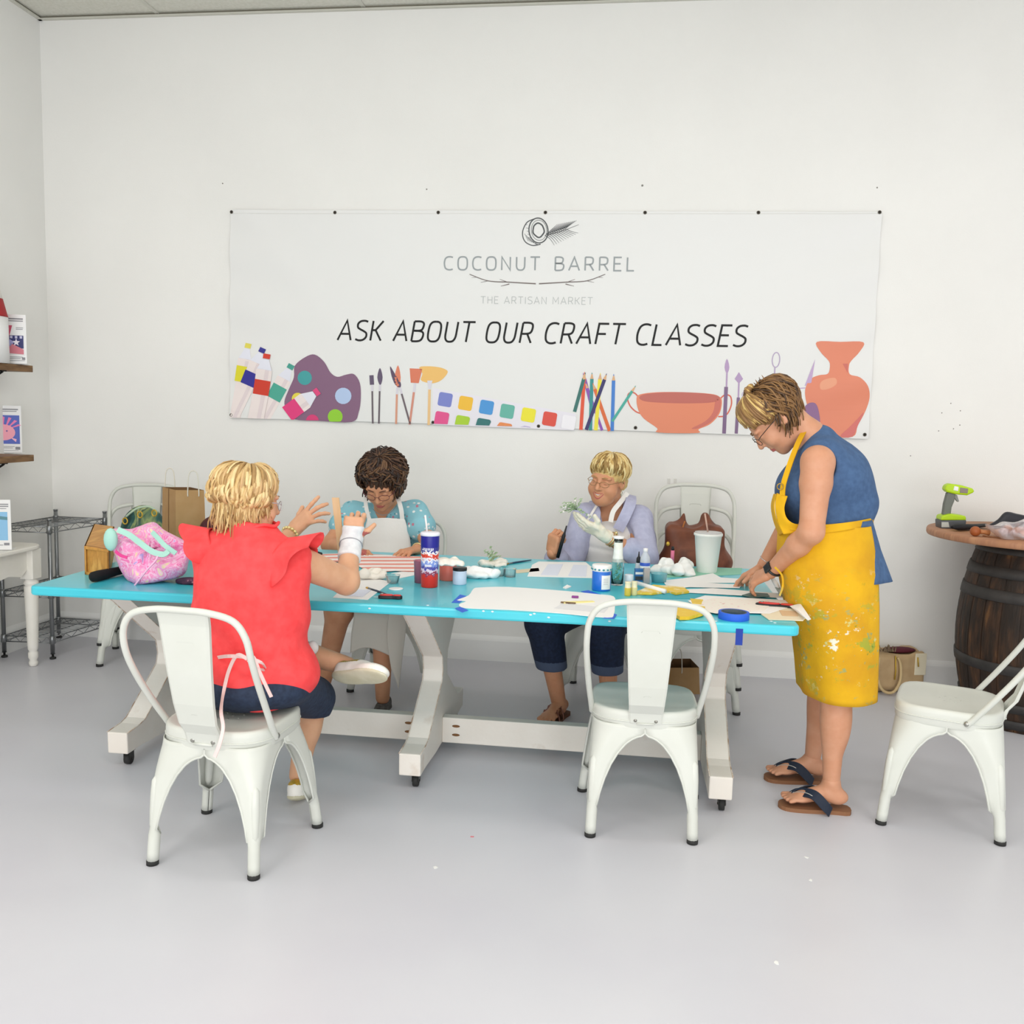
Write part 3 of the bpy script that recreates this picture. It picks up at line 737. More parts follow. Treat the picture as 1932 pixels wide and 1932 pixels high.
# paint splatter on the front edge and top
m_spl = mat('paint_splatter', '#dfeef0', .5)
b = MB()
for px, py in [(912, 1153), (929, 1154), (1001, 1160), (1008, 1158), (1035, 1165), (807, 1142), (697, 1148), (1150, 1172), (1350, 1172), (1455, 1172), (1462, 1175)]:
    p = at(px, py, z=TZ+.0002)
    if p.y < ty0+.008: p = at(px, py, y=ty0-.0006); b.ball(tuple(p), (.006, .0008, .003), n=7)
    else: b.ball(tuple(p), (.006, .006, .0012), n=7)
local(table, b).build('paint_splatter', m_spl, table)
prof = [(3.335, .062), (3.332, .150), (3.43, .155), (3.475, .165), (3.72, .325), (3.735, .37), (3.72, .43), (3.36, .69), (3.34, .722)]
half = [(y-3.78, z) for y, z in prof]
side = [(y, z) for y, z in half]+[(-y, z) for y, z in reversed(half)]+[(-.27, .062)]*0
inner = [(.36, .062), (.16, .13), (.05, .16), (-.05, .16), (-.16, .13), (-.36, .062)]
def trestle(x0, x1, first=False):
    t = MB()
    # left and right outer profile closed along the bottom arch
    poly = [(x0, 3.78+y, z) for y, z in half]+[(x0, 3.78-y, z) for y, z in reversed(half)]+[(x0, 3.78+.33, .062), (x0, 3.78+.16, .05), (x0, 3.78-.16, .05), (x0, 3.78-.33, .062)]
    t.prism(poly, (x1-x0, 0, 0))
    tr = local(table, t).build('trestle_leg', m_cream, table, bevel=.005)
    e = MB()
    for xx in (x0, x1):
        e.tube([(xx, 3.78+y, z) for y, z in half[1:-1]], .0016, 5)
    local(table, e).build('worn_edge', m_wear, tr)
    for s in (-1, 1):
        y = 3.78+s*.385; xc = (x0+x1)/2+.012; c = MB()
        c.box((xc-.018, y-.02, .054), (xc+.018, y+.02, .062), 1); c.box((xc-.014, y-.016, .022), (xc-.011, y+.016, .056), 1); c.box((xc+.011, y-.016, .022), (xc+.014, y+.016, .056), 1)
        c.tube([(xc-.010, y, .024), (xc+.010, y, .024)], .024, 18); c.tube([(xc-.016, y, .024), (xc+.016, y, .024)], .005, 8, 1)
        local(table, c).build('caster', [m_rub, mat('caster_metal', '#33312f', .4, .5)], tr)
for xs in ((-2.03, -1.945), (-.84, -.755), (.325, .41)): trestle(*xs)
m_hole2 = mat('pocket_hole', '#7c5634', .8)
for xa, xb in ((-1.945, -.84), (-.755, .325)):
    b = MB().box((xa, 3.735, .055), (xb, 3.785, .165), bev=.004)
    st = local(table, b).build('stretcher', m_cream, table)
    for s, x in ((1, xa+.06), (-1, xb-.06)):
        for z in (.092, .130): local(table, MB().ball((x, 3.7345, z), (.017, .0015, .006), n=10)).build('pocket_hole', m_hole2, st)
b = MB().box((tx0+.15, 3.72, .700), (tx1-.12, 3.84, .724)); local(table, b).build('centre_batten', m_cream, table)

# ---------------------------------------------------------------- barrel table
m_oak = mat('barrel_oak', '#1d1610', .65, noise_col=['#2c2017', '#49311f', '#8a6136'], nscale=4.2, stretch=(6, 6, 1.2), contrast=(.3, .8), detail=7, bump=.25, bscale=18)
m_hoop = mat('hoop_iron', '#3d3b3a', .6, .4, noise_col='#4a4745', nscale=12, bump=.1)
m_disc = mat('barrel_top_wood', '#b5835f', .55, noise_col=['#a8775a', '#bd8c68'], nscale=4, stretch=(1, 9, 1), bump=.05)
bc = Vector((1.975, 4.765, 0))
barrel = thing('barrel_table', 'old wooden barrel with iron hoops carrying a round wooden tabletop by the right wall', 'table', bc)
def br(z): return .255+.078*(1-((z-.44)/.44)**2)
b = MB(); n = 24
for k in range(n):
    a0, a1 = 2*PI*k/n+.006, 2*PI*(k+1)/n-.006; V = []; zs = [i*.88/14 for i in range(15)]
    for z in zs:
        for a, rr in ((a0, br(z)-.003), ((a0+a1)/2, br(z)+.001), (a1, br(z)-.003)): V.append((rr*math.cos(a), rr*math.sin(a), z))
    F = [(i*3+j, i*3+j+1, (i+1)*3+j+1, (i+1)*3+j) for i in range(14) for j in (0, 1)]
    b.add(V, F)
b.lathe([(br(z)-.006, z) for z in [i*.88/14 for i in range(15)]], 48, caps=True)
b.build('staves', m_oak, barrel)
for z0, z1 in ((.015, .06), (.10, .145), (.285, .335), (.625, .68), (.735, .785), (.845, .875)):
    MB().lathe([(br(z0)-.002, z0), (br(z0)+.005, z0+.001), (br((z0+z1)/2)+.006, (z0+z1)/2), (br(z1)+.005, z1-.001), (br(z1)-.002, z1)], 64, caps=False).build('hoop', m_hoop, barrel)
BT = .935
MB().lathe([(.47, .902), (.496, .904), (.500, .912), (.500, .926), (.496, BT), (.0, BT)], 80).build('tabletop', m_disc, barrel)
MB().box((-.2, -.2, .878), (.2, .2, .903)).build('spacer_block', m_oak, barrel)

# ---------------------------------------------------------------- white side table with turned leg
m_ivory = mat('ivory_paint', '#e9e6dc', .5, noise_col='#efece4', nscale=7)
st = thing('side_table', 'cream white side table with turned leg against the left wall', 'table', (-3.375, 4.18, 0))
b = MB(); x0, x1, y0, y1 = -.155, .195, -.62, .50
pts = []
for k in range(13):
    a = PI/2*k/12; pts.append((x1-.10+.10*math.cos(a), y1-.10+.10*math.sin(a), .652))
pts += [(x0, y1, .652), (x0, y0, .652), (x1, y0, .652)]
b.prism(pts, (0, 0, .022)); b.build('tabletop', m_ivory, st, bevel=.006)
b = MB(); b.box((x1-.06, y0+.05, .545), (x1-.045, y1-.09, .652)); b.box((x0+.04, y1-.075, .545), (x1-.08, y1-.06, .652))
cut_pts = [(x1-.05, y1-.10, .60), (x1-.05, y1-.20, .575), (x1-.05, y1-.3, .60)]
b.prism([(x1-.058, y1-.10, .55), (x1-.058, y1-.16, .51), (x1-.058, y1-.26, .53), (x1-.058, y1-.36, .515), (x1-.058, y1-.46, .55)], (.012, 0, 0)); b.build('apron', m_ivory, st)
legp = [(.016, 0), (.021, .004), (.024, .02), (.019, .035), (.026, .05), (.026, .075), (.020, .085), (.026, .095), (.028, .12), (.033, .31), (.036, .41), (.037, .445), (.030, .452), (.037, .459), (.037, .472), (.030, .48), (.030, .487), (.037, .495)]
for lx, ly in ((x1-.05, y1-.075), (x0+.05, y1-.075), (x1-.05, y0+.07), (x0+.05, y0+.07)):
    b = MB().lathe(legp, 28, (lx, ly, 0)); b.box((lx-.038, ly-.038, .49), (lx+.038, ly+.038, .652), bev=.003); b.build('leg', m_ivory, st)

# ---------------------------------------------------------------- wire shelving unit
m_wire = mat('shelf_chrome', '#8d9092', .3, .85)
ws = thing('wire_shelving_unit', 'low chrome wire shelving unit in the back left corner', 'shelving', (-3.32, 4.98, 0))
px_, py_ = (-.17, .105), (-.245, .215)
posts = [(-.175, -.25), (.105, -.225), (-.155, .225), (.165, .225)]
for x, y in posts:
    b = MB().tube([(x, y, .03), (x, y, .795)], .0115, 12); b.lathe([(.013, 0), (.0135, .008)], 12, (x, y, .792))
    p = b.build('post', m_wire, ws)
    MB().lathe([(.006, .012), (.006, .03), (.014, .03)], 10, (x, y, 0)).lathe([(.010, 0), (.017, .002), (.017, .01), (.010, .013)], 12, (x, y, 0)).build('levelling_foot', m_rub, p)
for z in (.125, .385, .755):
    b = MB(); A, B_, D, C_ = [Vector((x, y, 0)) for x, y in posts]   # front-left, front-right, back-left, back-right
    loop = [A, B_, C_, D]
    for i in range(4):
        p, q = loop[i], loop[(i+1) % 4]
        b.tube([p+Vector((0, 0, z)), q+Vector((0, 0, z))], .0032, 6); b.tube([p+Vector((0, 0, z-.032)), q+Vector((0, 0, z-.032))], .0032, 6)
        m = 9; zig = [p.lerp(q, k/m)+Vector((0, 0, z-(.032 if k % 2 else 0))) for k in range(m+1)]
        b.tube(zig, .0018, 5)
    for k in range(1, 15):
        t = k/15; b.tube([A.lerp(D, t)+Vector((0, 0, z+.002)), B_.lerp(C_, t)+Vector((0, 0, z+.002))], .0015, 5)
    for t in (.33, .66): b.tube([A.lerp(B_, t)+Vector((0, 0, z-.001)), D.lerp(C_, t)+Vector((0, 0, z-.001))], .003, 6)
    for x, y in posts: b.lathe([(.0125, z-.038), (.0165, z-.036), (.0145, z+.006), (.0125, z+.008)], 12, (x, y, 0))
    b.build('wire_shelf', m_wire, ws)

# ---------------------------------------------------------------- wall shelves
m_walnut = mat('shelf_wood', '#86643f', .55, noise_col=['#6e4f31', '#96724a'], nscale=5, stretch=(8, 1, 8), bump=.05)
m_iron = mat('black_iron', '#1d1c1b', .5, .6)
for i, (pa, zlab) in enumerate([((62, 690), 'upper'), ((64, 858), 'lower')]):
    xf_ = WALL_X+.205; p = at(*pa, x=xf_)
    sh = thing('wall_shelf', zlab+' brown wooden plank shelf on the left wall', 'shelf', (WALL_X, p.y, p.z), group='plank shelves on the left wall')
    MB().box((.001, -1.1, -.036), (.205, 0, 0)).build('board', m_walnut, sh, bevel=.002)
    b = MB(); b.box((.003, -.235, -.042), (.19, -.20, -.036)); b.box((.003, -.235, -.16), (.009, -.20, -.036)); b.tube([(.18, -.218, -.042), (.012, -.218, -.15)], .006, 8); b.build('bracket', m_iron, sh)

SHELF_Z = [at(62, 690, x=WALL_X+.205).z, at(64, 858, x=WALL_X+.205).z]
# ---------------------------------------------------------------- people
m_skin = mat('skin', '#c98f6e', .5, sss=.12, noise_col='#d0997a', nscale=22)
m_skin_tan = mat('skin_tan', '#cb8f6b', .5, sss=.12, noise_col='#d39975', nscale=20)
m_skin_pink = mat('skin_fair', '#d5a07d', .5, sss=.12, noise_col='#dcab88', nscale=20)
m_lip = mat('lips', '#b4615a', .4); m_teeth = mat('teeth', '#f2ece2', .3); m_mouth = mat('mouth_inside', '#5b2420', .6)
m_eye = mat('eye_white', '#e8e4df', .25); m_iris = mat('iris', '#4b4238', .2); m_brow = mat('eyebrow', '#8a6a4a', .8)
m_glove = mat('latex_glove', '#eee5cf', .45, sss=.1, noise_col='#f3ecdb', nscale=30, bump=.25, bscale=60)

def head_prims(M, smile=0, lid=0):
    E = lambda c, r, k=.02, op='u', R=None: ell(c, r, k, op, R, M)
    P = [E((0, -.014, .036), (.073, .092, .082)), E((0, .022, -.02), (.060, .070, .088), .03), E((0, .034, -.072), (.046, .046, .036), .03),
         E((0, .064, -.094), (.021, .020, .018), .02), E((.036, .058, -.030), (.026, .026, .028), .02), E((-.036, .058, -.030), (.026, .026, .028), .02),
         E((.030, .074, .026), (.026, .014, .010), .012), E((-.030, .074, .026), (.026, .014, .010), .012),
         E((.031, .094, .006), (.019, .013, .012), .012, 's'), E((-.031, .094, .006), (.019, .013, .012), .012, 's'),
         E((.031, .0735, .004), (.0155, .0145, .0125-.002*lid), .004), E((-.031, .0735, .004), (.0155, .0145, .0125-.002*lid), .004),
         cap(M @ Vector((0, .084, .016)), M @ Vector((0, .106, -.024)), .0075, .0115, .010),
         E((.0125, .092, -.028), (.0085, .011, .008), .006), E((-.0125, .092, -.028), (.0085, .011, .008), .006),
         E((0, .080, -.046), (.026, .014, .014), .012)]
    if smile:
        P += [E((0, .083, -.064), (.027, .010, .014), .008), E((.044, .064, -.036), (.020, .020, .018), .012), E((-.044, .064, -.036), (.020, .020, .018), .012)]
    else:
        P += [E((0, .090, -.0585), (.021, .0075, .0045), .003), E((0, .089, -.067), (.017, .0085, .0052), .003)]
    for s in (1, -1):
        R = Matrix.Rotation(s*.25, 3, 'Z')
        P += [E((s*.075, -.012, -.006), (.008, .019, .031), .008, 'u', R), E((s*.083, -.009, -.004), (.006, .010, .018), .005, 's', R)]
    return P
def face_rule(M, smile, skin_rule=None):
    Mi = M.inverted(); A = np.array([[Mi[i][j] for j in range(4)] for i in range(3)])
    def rule(c):
        l = c@A[:, :3].T+A[:, 3]; r = np.zeros(len(c), int) if skin_rule is None else skin_rule(c)
        x, y, z = l[:, 0], l[:, 1], l[:, 2]
        if smile: pass
        else: r[(y > .083) & ((x/.024)**2+((z+.063)/.0098)**2 < 1)] = 1
        return r
    return rule
def face_parts(M, body, smile=0, lids=0, brow=None):
    for s in (1, -1):
        b = MB(); b.ball((s*.031, .0748-.003*lids, .004), (.0128, .0128, .0085), n=14, M=M); b.ball((s*.031-.0, .0865-.004*lids, .002), (.0052, .0025, .0052), 1, n=10, M=M)
        b.build('eye', [m_eye, m_iris], body)
        b = MB(); b.tube([M @ Vector((s*x, y, z)) for x, y, z in ((.014, .0925, .0255), (.028, .0915, .031), (.043, .082, .029), (.052, .072, .022))], [.002, .0032, .003, .001], 6)
        b.build('eyebrow', brow or m_brow, body)
    if smile:
        b = MB(); n = 12; W = .031
        zt = lambda x: -.0535+12*x*x; zb = lambda x: zt(x)-.0205*(1-(x/W)**2); yy = lambda x, d=0: .0966-15*x*x+d
        for mi_, lo_, hi_, d in ((0, 0, 1, 0), (1, 0, .42, .0012)):
            V = []
            for k in range(n+1):
                x = -W+2*W*k/n; t, q = zt(x), zb(x); V += [M @ Vector((x, yy(x, d), t+(q-t)*lo_)), M @ Vector((x, yy(x, d)-.001, t+(q-t)*hi_))]
            b.add(V, [(2*k, 2*k+1, 2*k+3, 2*k+2) for k in range(n)], mi_)
        up_ = [M @ Vector((x, yy(x, .0005), zt(x)+.001)) for x in [-W+2*W*k/n for k in range(n+1)]]; lw_ = [M @ Vector((x, yy(x, .001), zb(x)-.0015)) for x in [-W+2*W*k/n for k in range(n+1)]]
        b.tube(up_, [.001]+[.0024]*(n-1)+[.001], 6, 2); b.tube(lw_, [.001]+[.0036]*(n-1)+[.001], 6, 2)
        b.build('mouth', [m_mouth, m_teeth, m_lip], body)
def glasses(M, body, m, rx=.024, rz=.017, temple=True, lens=None):
    b = MB()
    for s in (1, -1):
        ring_ = [M @ Vector((s*.033+rx*math.cos(a*PI/12), (.104-.30*max(0, .033+s*rx*math.cos(a*PI/12)*1.0-.018)) if s > 0 else (.104-.30*max(0, .033-rx*math.cos(a*PI/12)-.018)), -.001+rz*math.sin(a*PI/12))) for a in range(24)]
        b.tube(ring_, .0013, 6, closed=True)
        if temple: b.tube([M @ Vector(p) for p in ((s*.056, .0925, .004), (s*.070, .080, .008), (s*.080, .04, .008), (s*.082, -.005, .006), (s*.08, -.022, -.012))], .0016, 6)
    b.tube([M @ Vector(p) for p in ((-.010, .104, .003), (0, .107, .006), (.010, .104, .003))], .0013, 6)
    g = b.build('glasses', m, body)
    if lens:
        for s in (1, -1):
            MB().prism([M @ Vector((s*.033+(rx-.001)*math.cos(a*PI/10), .1025, -.001+(rz-.001)*math.sin(a*PI/10))) for a in range(20)], (M.to_3x3() @ Vector((0, .0012, 0)))).build('lens', lens, g)
m_lens = mat('spectacle_lens', '#ffffff', .02, trans=1, ior=1.05, alpha=.35)

def hand(M, curl=(.3, .35, .4, .45), spread=.06, thumb=(.75, .62, -.25), k=.005, sc=1.0, tcurl=.3):
    """wrist at the origin of M, y along the hand, z out of its back, x to the thumb"""
    P = []; T = lambda p: M @ (Vector(p)*sc)
    P += [rbx((.004*sc, .048*sc, -.001), (.037*sc, .046*sc, .0125*sc), .012*sc, .012, M=M), ell((0, .008*sc, 0), (.026*sc, .024*sc, .018*sc), .015, M=M), ell((.024*sc, .035*sc, -.008*sc), (.016*sc, .032*sc, .014*sc), .012, M=M)]
    L = (.070, .078, .073, .057); xs = (.031, .011, -.009, -.027); ys = (.088, .092, .089, .081)
    for i in range(4):
        p = Vector((xs[i], ys[i]-.012, .001)); a = 0; d0 = spread*(1.2-i*.9)
        c = curl[i]; rr = (.0088, .009, .0086, .0076)[i]
        for j, (f, w) in enumerate(((.46, 1.0), (.30, 1.15), (.24, .8))):
            a += c*w; l = L[i]*f+(.012 if j == 0 else 0)
            q = p+Vector((math.sin(d0)*math.cos(a), math.cos(d0)*math.cos(a), -math.sin(a)))*l
            P.append(cap(T(p), T(q), (rr-.0006*j)*sc, (rr-.0006*(j+1))*sc, k if j else .007)); p = q
    t = Vector(thumb).normalized(); p = Vector((.022, .026, -.006)); q = p+t*.042
    P.append(cap(T(p), T(q), .0125*sc, .0108*sc, .01)); t2 = (t+Vector((-tcurl, tcurl*.6, -.1*tcurl))).normalized(); r = q+t2*.032
    P.append(cap(T(q), T(r), .0105*sc, .0085*sc, k))
    return P

def locks(b, c, rad, M, n, paths, thick=.0055, mi=0, nm=1, wave=.0, wl=30, lift=.006, seed=0, tip=.25, segs=9):
    """hair locks over an ellipsoid; paths(phi) gives (start, end, hang) angles from the crown"""
    r_ = random.Random(seed)
    for i in range(n):
        ph = 2*PI*(i+r_.random())/n+r_.uniform(-.1, .1); ph = (ph+PI) % (2*PI)-PI
        t0, t1, hang = paths(ph); t0 = r_.uniform(*t0) if isinstance(t0, tuple) else t0; t1 = t1*r_.uniform(.92, 1.05)
        if t1 <= t0+.05: t0 = t1-.2
        pts = []; lf = lift*r_.uniform(.3, 1.3); ps = r_.uniform(0, 6); sw = r_.uniform(-.12, .12)
        for j in range(segs+1):
            u = j/segs; th = t0+(t1-t0)*u; p2 = ph+sw*u+wave*2.2*math.sin(wl*.3*u+ps)
            rr = 1+lf/.09*math.sin(PI*min(1, u*1.15))+wave*math.sin(wl*.35*u+ps*2)
            pts.append(M @ Vector((c[0]+rad[0]*rr*math.sin(th)*math.sin(p2), c[1]+rad[1]*rr*math.sin(th)*math.cos(p2), c[2]+rad[2]*rr*math.cos(th))))
        if hang > 0:
            d = (pts[-1]-pts[-2]).normalized(); h = hang*r_.uniform(.6, 1.15); dn = Vector((0, 0, -1))
            for j in range(4):
                d = (d*.55+dn*.45+Vector((r_.uniform(-.25, .25), r_.uniform(-.25, .25), 0))).normalized(); pts.append(pts[-1]+d*h/4)
        N = len(pts); tk = thick*r_.uniform(.7, 1.25)
        b.tube(pts, [tk*(.5+.5*min(1, 4*k/N))*(1 if k < N*.6 else max(tip, 1-(k-N*.6)/(N*.4)*(1-tip))) for k in range(N)], 6, mi+r_.randrange(nm), flat=.55)
    return b

def ribbon(b, pts, nrm, w, th=.0015, mi=0):
    """a flat band of cloth along pts"""
    P = [Vector(p) for p in pts]; N = len(P); V = []
    for i in range(N):
        t = (P[min(i+1, N-1)]-P[max(i-1, 0)]).normalized(); nn = Vector(nrm(i) if callable(nrm) else nrm); s = t.cross(nn).normalized(); nn = s.cross(t).normalized()
        for a, c in ((-1, -1), (1, -1), (1, 1), (-1, 1)): V.append(P[i]+s*a*w/2+nn*c*th)
    F = [(3, 2, 1, 0), (4*(N-1), 4*(N-1)+1, 4*(N-1)+2, 4*(N-1)+3)]
    for i in range(N-1):
        for k in range(4): F.append((4*i+k, 4*i+(k+1) % 4, 4*i+4+(k+1) % 4, 4*i+4+k))
    return b.add(V, F, mi, False)
def V3(*a): return Vector(a)

# ================================================================ person in coral, seated on the near left chair
Y0 = 2.93
m_coral = mat('coral_cloth', '#f44447', .75, noise_col='#fa5052', nscale=30, bump=1.0, bscale=11, sss=.0)
m_navy = mat('navy_twill', '#1f2a40', .8, noise_col='#2a3850', nscale=60, bump=.1)
neck = at(478, 1000, y=2.98); hc = at(470, 946, y=3.0)
shL, shR = V3(-1.415, 2.97, .965), V3(-1.115, 2.95, .945)
elR = at(653, 1097, y=3.16); wrR = at(663, 1022, y=3.30); elL = V3(-1.33, 3.20, .87); wrL = at(552, 1002, y=3.38)
hipL, hipR = V3(-1.33, 2.90, .545), V3(-1.14, 2.90, .545)
knR = at(590, 1318, y=3.24); anR = at(563, 1462, y=3.20); knL = at(505, 1212, y=3.27); anL = at(655, 1256, y=3.24)
MH = M4(hc, frame((.66, .70, -.16), (0, .0, 1)))
legs = [cap(hipL, knL, .070, .060, .03), cap(knL, anL, .056, .034, .03), cap(hipR, knR, .070, .062, .03), cap(knR, anR, .054, .034, .03),
        ell(knR.lerp(anR, .3)+V3(0, -.01, 0), (.048, .052, .08), .03)]
torso = [ell((-1.255, 2.94, .60), (.165, .125, .12), .03), ell((-1.262, 2.95, .78), (.15, .11, .16), .03), ell((-1.262, 2.965, .91), (.15, .095, .12), .03), cap(shL, shR, .045, .045, .03)]
arms = [cap(shR, elR, .056, .046, .03), cap(elR, wrR, .046, .028, .02), cap(shL, elL, .054, .044, .03), cap(elL, wrL, .042, .026, .02)]
nk = [cap(neck+V3(0, 0, -.04), hc+MH.to_3x3() @ V3(0, -.035, -.07), .058, .052, .03)]
HR = M4(wrR, frame((.12, .05, .99), (.35, -.93, 0))); HR = M4(wrR, frame(V3(.02, .16, .99), V3(.15, -.95, .1)))
HL = M4(wrL, frame(at(612, 948, y=3.40)-wrL, V3(-.35, -.75, .45)))
HL.col[0] = HL.col[0]*-1
foot_dir = (at(735, 1250, y=3.12)-anL).normalized()
solL = [ell(anL+foot_dir*.06+V3(0, 0, -.01), (.03, .03, .03), .02)]
coral = solid_obj('person', [(legs+torso+arms+nk, .0055), (head_prims(MH)+[cap(hc+MH.to_3x3() @ V3(0, -.03, -.05), neck, .052, .05, .03)], .0032),
    (hand(HR, (.9, .95, 1.0, 1.0), .12, thumb=(.9, .5, -.3))+[cap(wrR-(wrR-elR).normalized()*.03, wrR, .029, .027, .01)], .0026),
    (hand(HL, (.05, .22, .34, .42), .20, thumb=(.85, .75, -.1), tcurl=.1)+[cap(wrL-(wrL-elL).normalized()*.03, wrL, .028, .026, .01)], .0026)],
    [m_skin_pink, m_lip, m_mouth], rule=face_rule(MH, 0))
tag(coral, 'person in a coral flutter-sleeve top and navy shorts seated with crossed legs, seen from behind', 'person')
face_parts(MH, coral)
glasses(MH, coral, mat('clear_frame', '#b9b4b8', .3), lens=m_lens)
# top
def cw(X, Y, Z):
    return .0065*np.sin(34*Z+18*X+2*np.sin(8*X+3*Z))*(.5+.5*np.sin(5*Z+4*X))+.006*np.sin(30*X+22*Z+2*np.sin(9*Z))*np.clip((1.0-Z)*3, 0, 1)+.004*np.exp(-((Z-.645)/.02)**2)
top = [ell((-1.262, 2.925, .555), (.238, .18, .15), .06), ell((-1.262, 2.94, .73), (.200, .162, .17), .08), ell((-1.262, 2.955, .88), (.195, .135, .16), .08), cap(shL+V3(0, 0, 0), shR, .066, .066, .05), cap(neck+V3(0, 0, -.07), neck+V3(0, 0, .01), .105, .078, .05),
       cut((-1.26, 0, .476), (-.10, 0, -1)), cut(neck+V3(0, 0, .030), (.10, .1, 1))]
solid_obj('blouse', [(top, .006, cw)], m_coral, coral)
def flounce(name, sh, out, up, r0, r1, length, a0, a1, m, parent, waves=4, amp=.022, ph=0):
    """a gathered flutter sleeve around an arm hole"""
    o = Vector(out).normalized(); u = Vector(up); u = (u-u.dot(o)*o).normalized(); w = o.cross(u); V = []; F = []; na, nr = 48, 10
    for i in range(na+1):
        s = i/na; a = a0+(a1-a0)*s
        for j in range(nr+1):
            t = j/nr; env = math.sin(PI*s)**.5 if 0 < s < 1 else 0
            L = length*(t)*(.35+.65*env); rr = r0+(r1-r0)*t**1.1*env+amp*t*math.sin(waves*2*PI*s+ph)
            V.append(Vector(sh)+o*(L+.35*amp*t*math.cos(waves*2*PI*s+ph))+(u*math.cos(a)+w*math.sin(a))*rr)
    for i in range(na):
        for j in range(nr): k = i*(nr+1)+j; F.append((k, k+1, k+nr+2, k+nr+1))
    ob = mesh_obj(name, V, F, m, parent); md = ob.modifiers.new('cloth', 'SOLIDIFY'); md.thickness = .003; md.offset = 0
    return ob
flounce('flutter_sleeve', shR+V3(-.045, -.012, .012), V3(.80, -.05, -.45), V3(0, 0, 1), .072, .125, .085, -2.7, 2.9, m_coral, coral, 5, .020, .2)
flounce('flutter_sleeve', shL+V3(.045, -.01, .012), V3(-.80, -.05, -.5), V3(0, 0, 1), .070, .12, .080, -2.4, 2.4, m_coral, coral, 4, .016, 1.9)
b = MB(); 
for z_, s_ in ((neck.z+.0, 1),): b.tube([neck+V3(.084*math.cos(a)-.0, .076*math.sin(a)-.0, .022+.004*math.sin(6*a)) for a in [2*PI*k/40 for k in range(40)]], .006, 8, closed=True)
b.build('neck_ruffle', m_coral, coral)
shorts = [ell((-1.255, 2.90, .525), (.215, .172, .085), .05), cap(hipL, hipL.lerp(knL, .95), .088, .080, .04), cap(hipR, hipR.lerp(knR, 1.0), .088, .080, .04),
          cap(knR, knR.lerp(anR, .12), .078, .074, .03), cut((0, 0, .4555), (0, .0, -1)) if False else cut(knR.lerp(anR, .20), (anR-knR)), ]
solid_obj('shorts', [(shorts, .006, folds(.002, 30, 30, 25, 3))], m_navy, coral)
# apron strings
m_tape = mat('apron_tape', '#f3d3cf', .8)
def back(px, py, off=.0): return at(px, py, y=2.745-off)
b = MB()
ribbon(b, curve_pts([at(402, 1242, y=2.80), back(430, 1238, .02), back(462, 1240, .025), back(492, 1250, .02), at(500, 1262, y=2.80), back(488, 1262, .02), back(468, 1245, .03)], 5), (0, -1, .1), .011)
ribbon(b, curve_pts([back(466, 1243, .035), back(448, 1236, .03), back(433, 1262, .02), back(423, 1300, .03), at(417, 1340, y=2.62), at(421, 1372, y=2.60), at(415, 1402, y=2.585), at(405, 1428, y=2.585)], 6), (0, -1, .1), .011)
ribbon(b, curve_pts([back(464, 1243, .03), back(478, 1240, .03), back(490, 1268, .02), back(501, 1292, .015), back(512, 1315, .01)], 6), (0, -1, .1), .011)
b.build('apron_string', m_tape, coral)
# hair
m_blond = [mat('blond_hair', '#c9a468', .5, noise_col='#dcc08a', nscale=30), mat('blond_light', '#e8d29c', .45, noise_col='#dcc08a', nscale=30), mat('blond_dark', '#9c7a4c', .5, noise_col='#b8935c', nscale=30), mat('blond_mid', '#c6a070', .5, noise_col='#d8b880', nscale=30)]
hb = [ell((0, -.018, .038), (.087, .102, .090), .02, M=MH), ell((0, -.040, -.02), (.080, .058, .085), .03, M=MH), ell((0, -.040, -.08), (.060, .026, .045), .03, M=MH), ell((0, .085, -.03), (.055, .05, .085), .01, 's', M=MH), ell((0, .045, -.10), (.06, .06, .05), .02, 's', M=MH)]
hair = solid_obj('hair', [(hb, .004)], m_blond[0], coral)
def bob(ph):
    f = abs(ph)
    return ((.05, .7), (.95 if f < .45 else 1.3 if f < .8 else 1.9 if f < 1.3 else 2.0), (.01 if f < .8 else .05 if f < 1.3 else .085))
b = MB(); locks(b, (0, -.020, .034), (.088, .104, .091), MH, 560, bob, .0062, 0, 4, .016, 12, .017, 5, .15)
def nape(ph):
    f = abs(ph); return ((1.0, 1.75), (1.2 if f < .9 else 2.1), (.0 if f < .9 else .06 if f < 1.6 else .10))
locks(b, (0, -.024, .030), (.088, .104, .093), MH, 320, nape, .0062, 0, 4, .02, 12, .016, 6, .12)
locks(b, (0, -.020, .020), (.084, .094, .090), MH, 200, lambda ph: ((1.3, 1.9), (1.2 if abs(ph) < 1.5 else 2.0), (.0 if abs(ph) < 1.5 else .11)), .0062, 0, 4, .02, 12, .014, 16, .12)
b.build('hair_strands', m_blond, hair)
# wrist brace, bracelet, white calf band, shoes
m_brace = mat('wrist_brace', '#dcdde0', .8, noise_col='#e9eaec', nscale=50, bump=.2)
ax_ = (wrR-elR).normalized()
solid_obj('wrist_brace', [([cap(wrR-ax_*.075, wrR+ax_*.0, .043, .036, .01), cap(wrR, wrR+V3(.004, .012, .055), .038, .040, .02), cut(wrR-ax_*.085, -ax_), cut(wrR+V3(.003, .01, .058), V3(.02, .16, .99))], .003,
    lambda X, Y, Z: .0012*np.sin(160*Z))], m_brace, coral)
b = MB(); c0 = wrR-ax_*.018
fr = frame(ax_, V3(0, -1, 0))
b.tube([c0+fr @ V3(.0415*math.cos(a), 0, .0415*math.sin(a)) for a in [2*PI*k/32 for k in range(32)]], .0028, 6, closed=True); b.build('brace_strap', mat('brace_strap', '#9b9ca2', .6), coral)
b = MB(); ax2 = (wrL-elL).normalized(); fr = frame(ax2, V3(0, 0, 1))
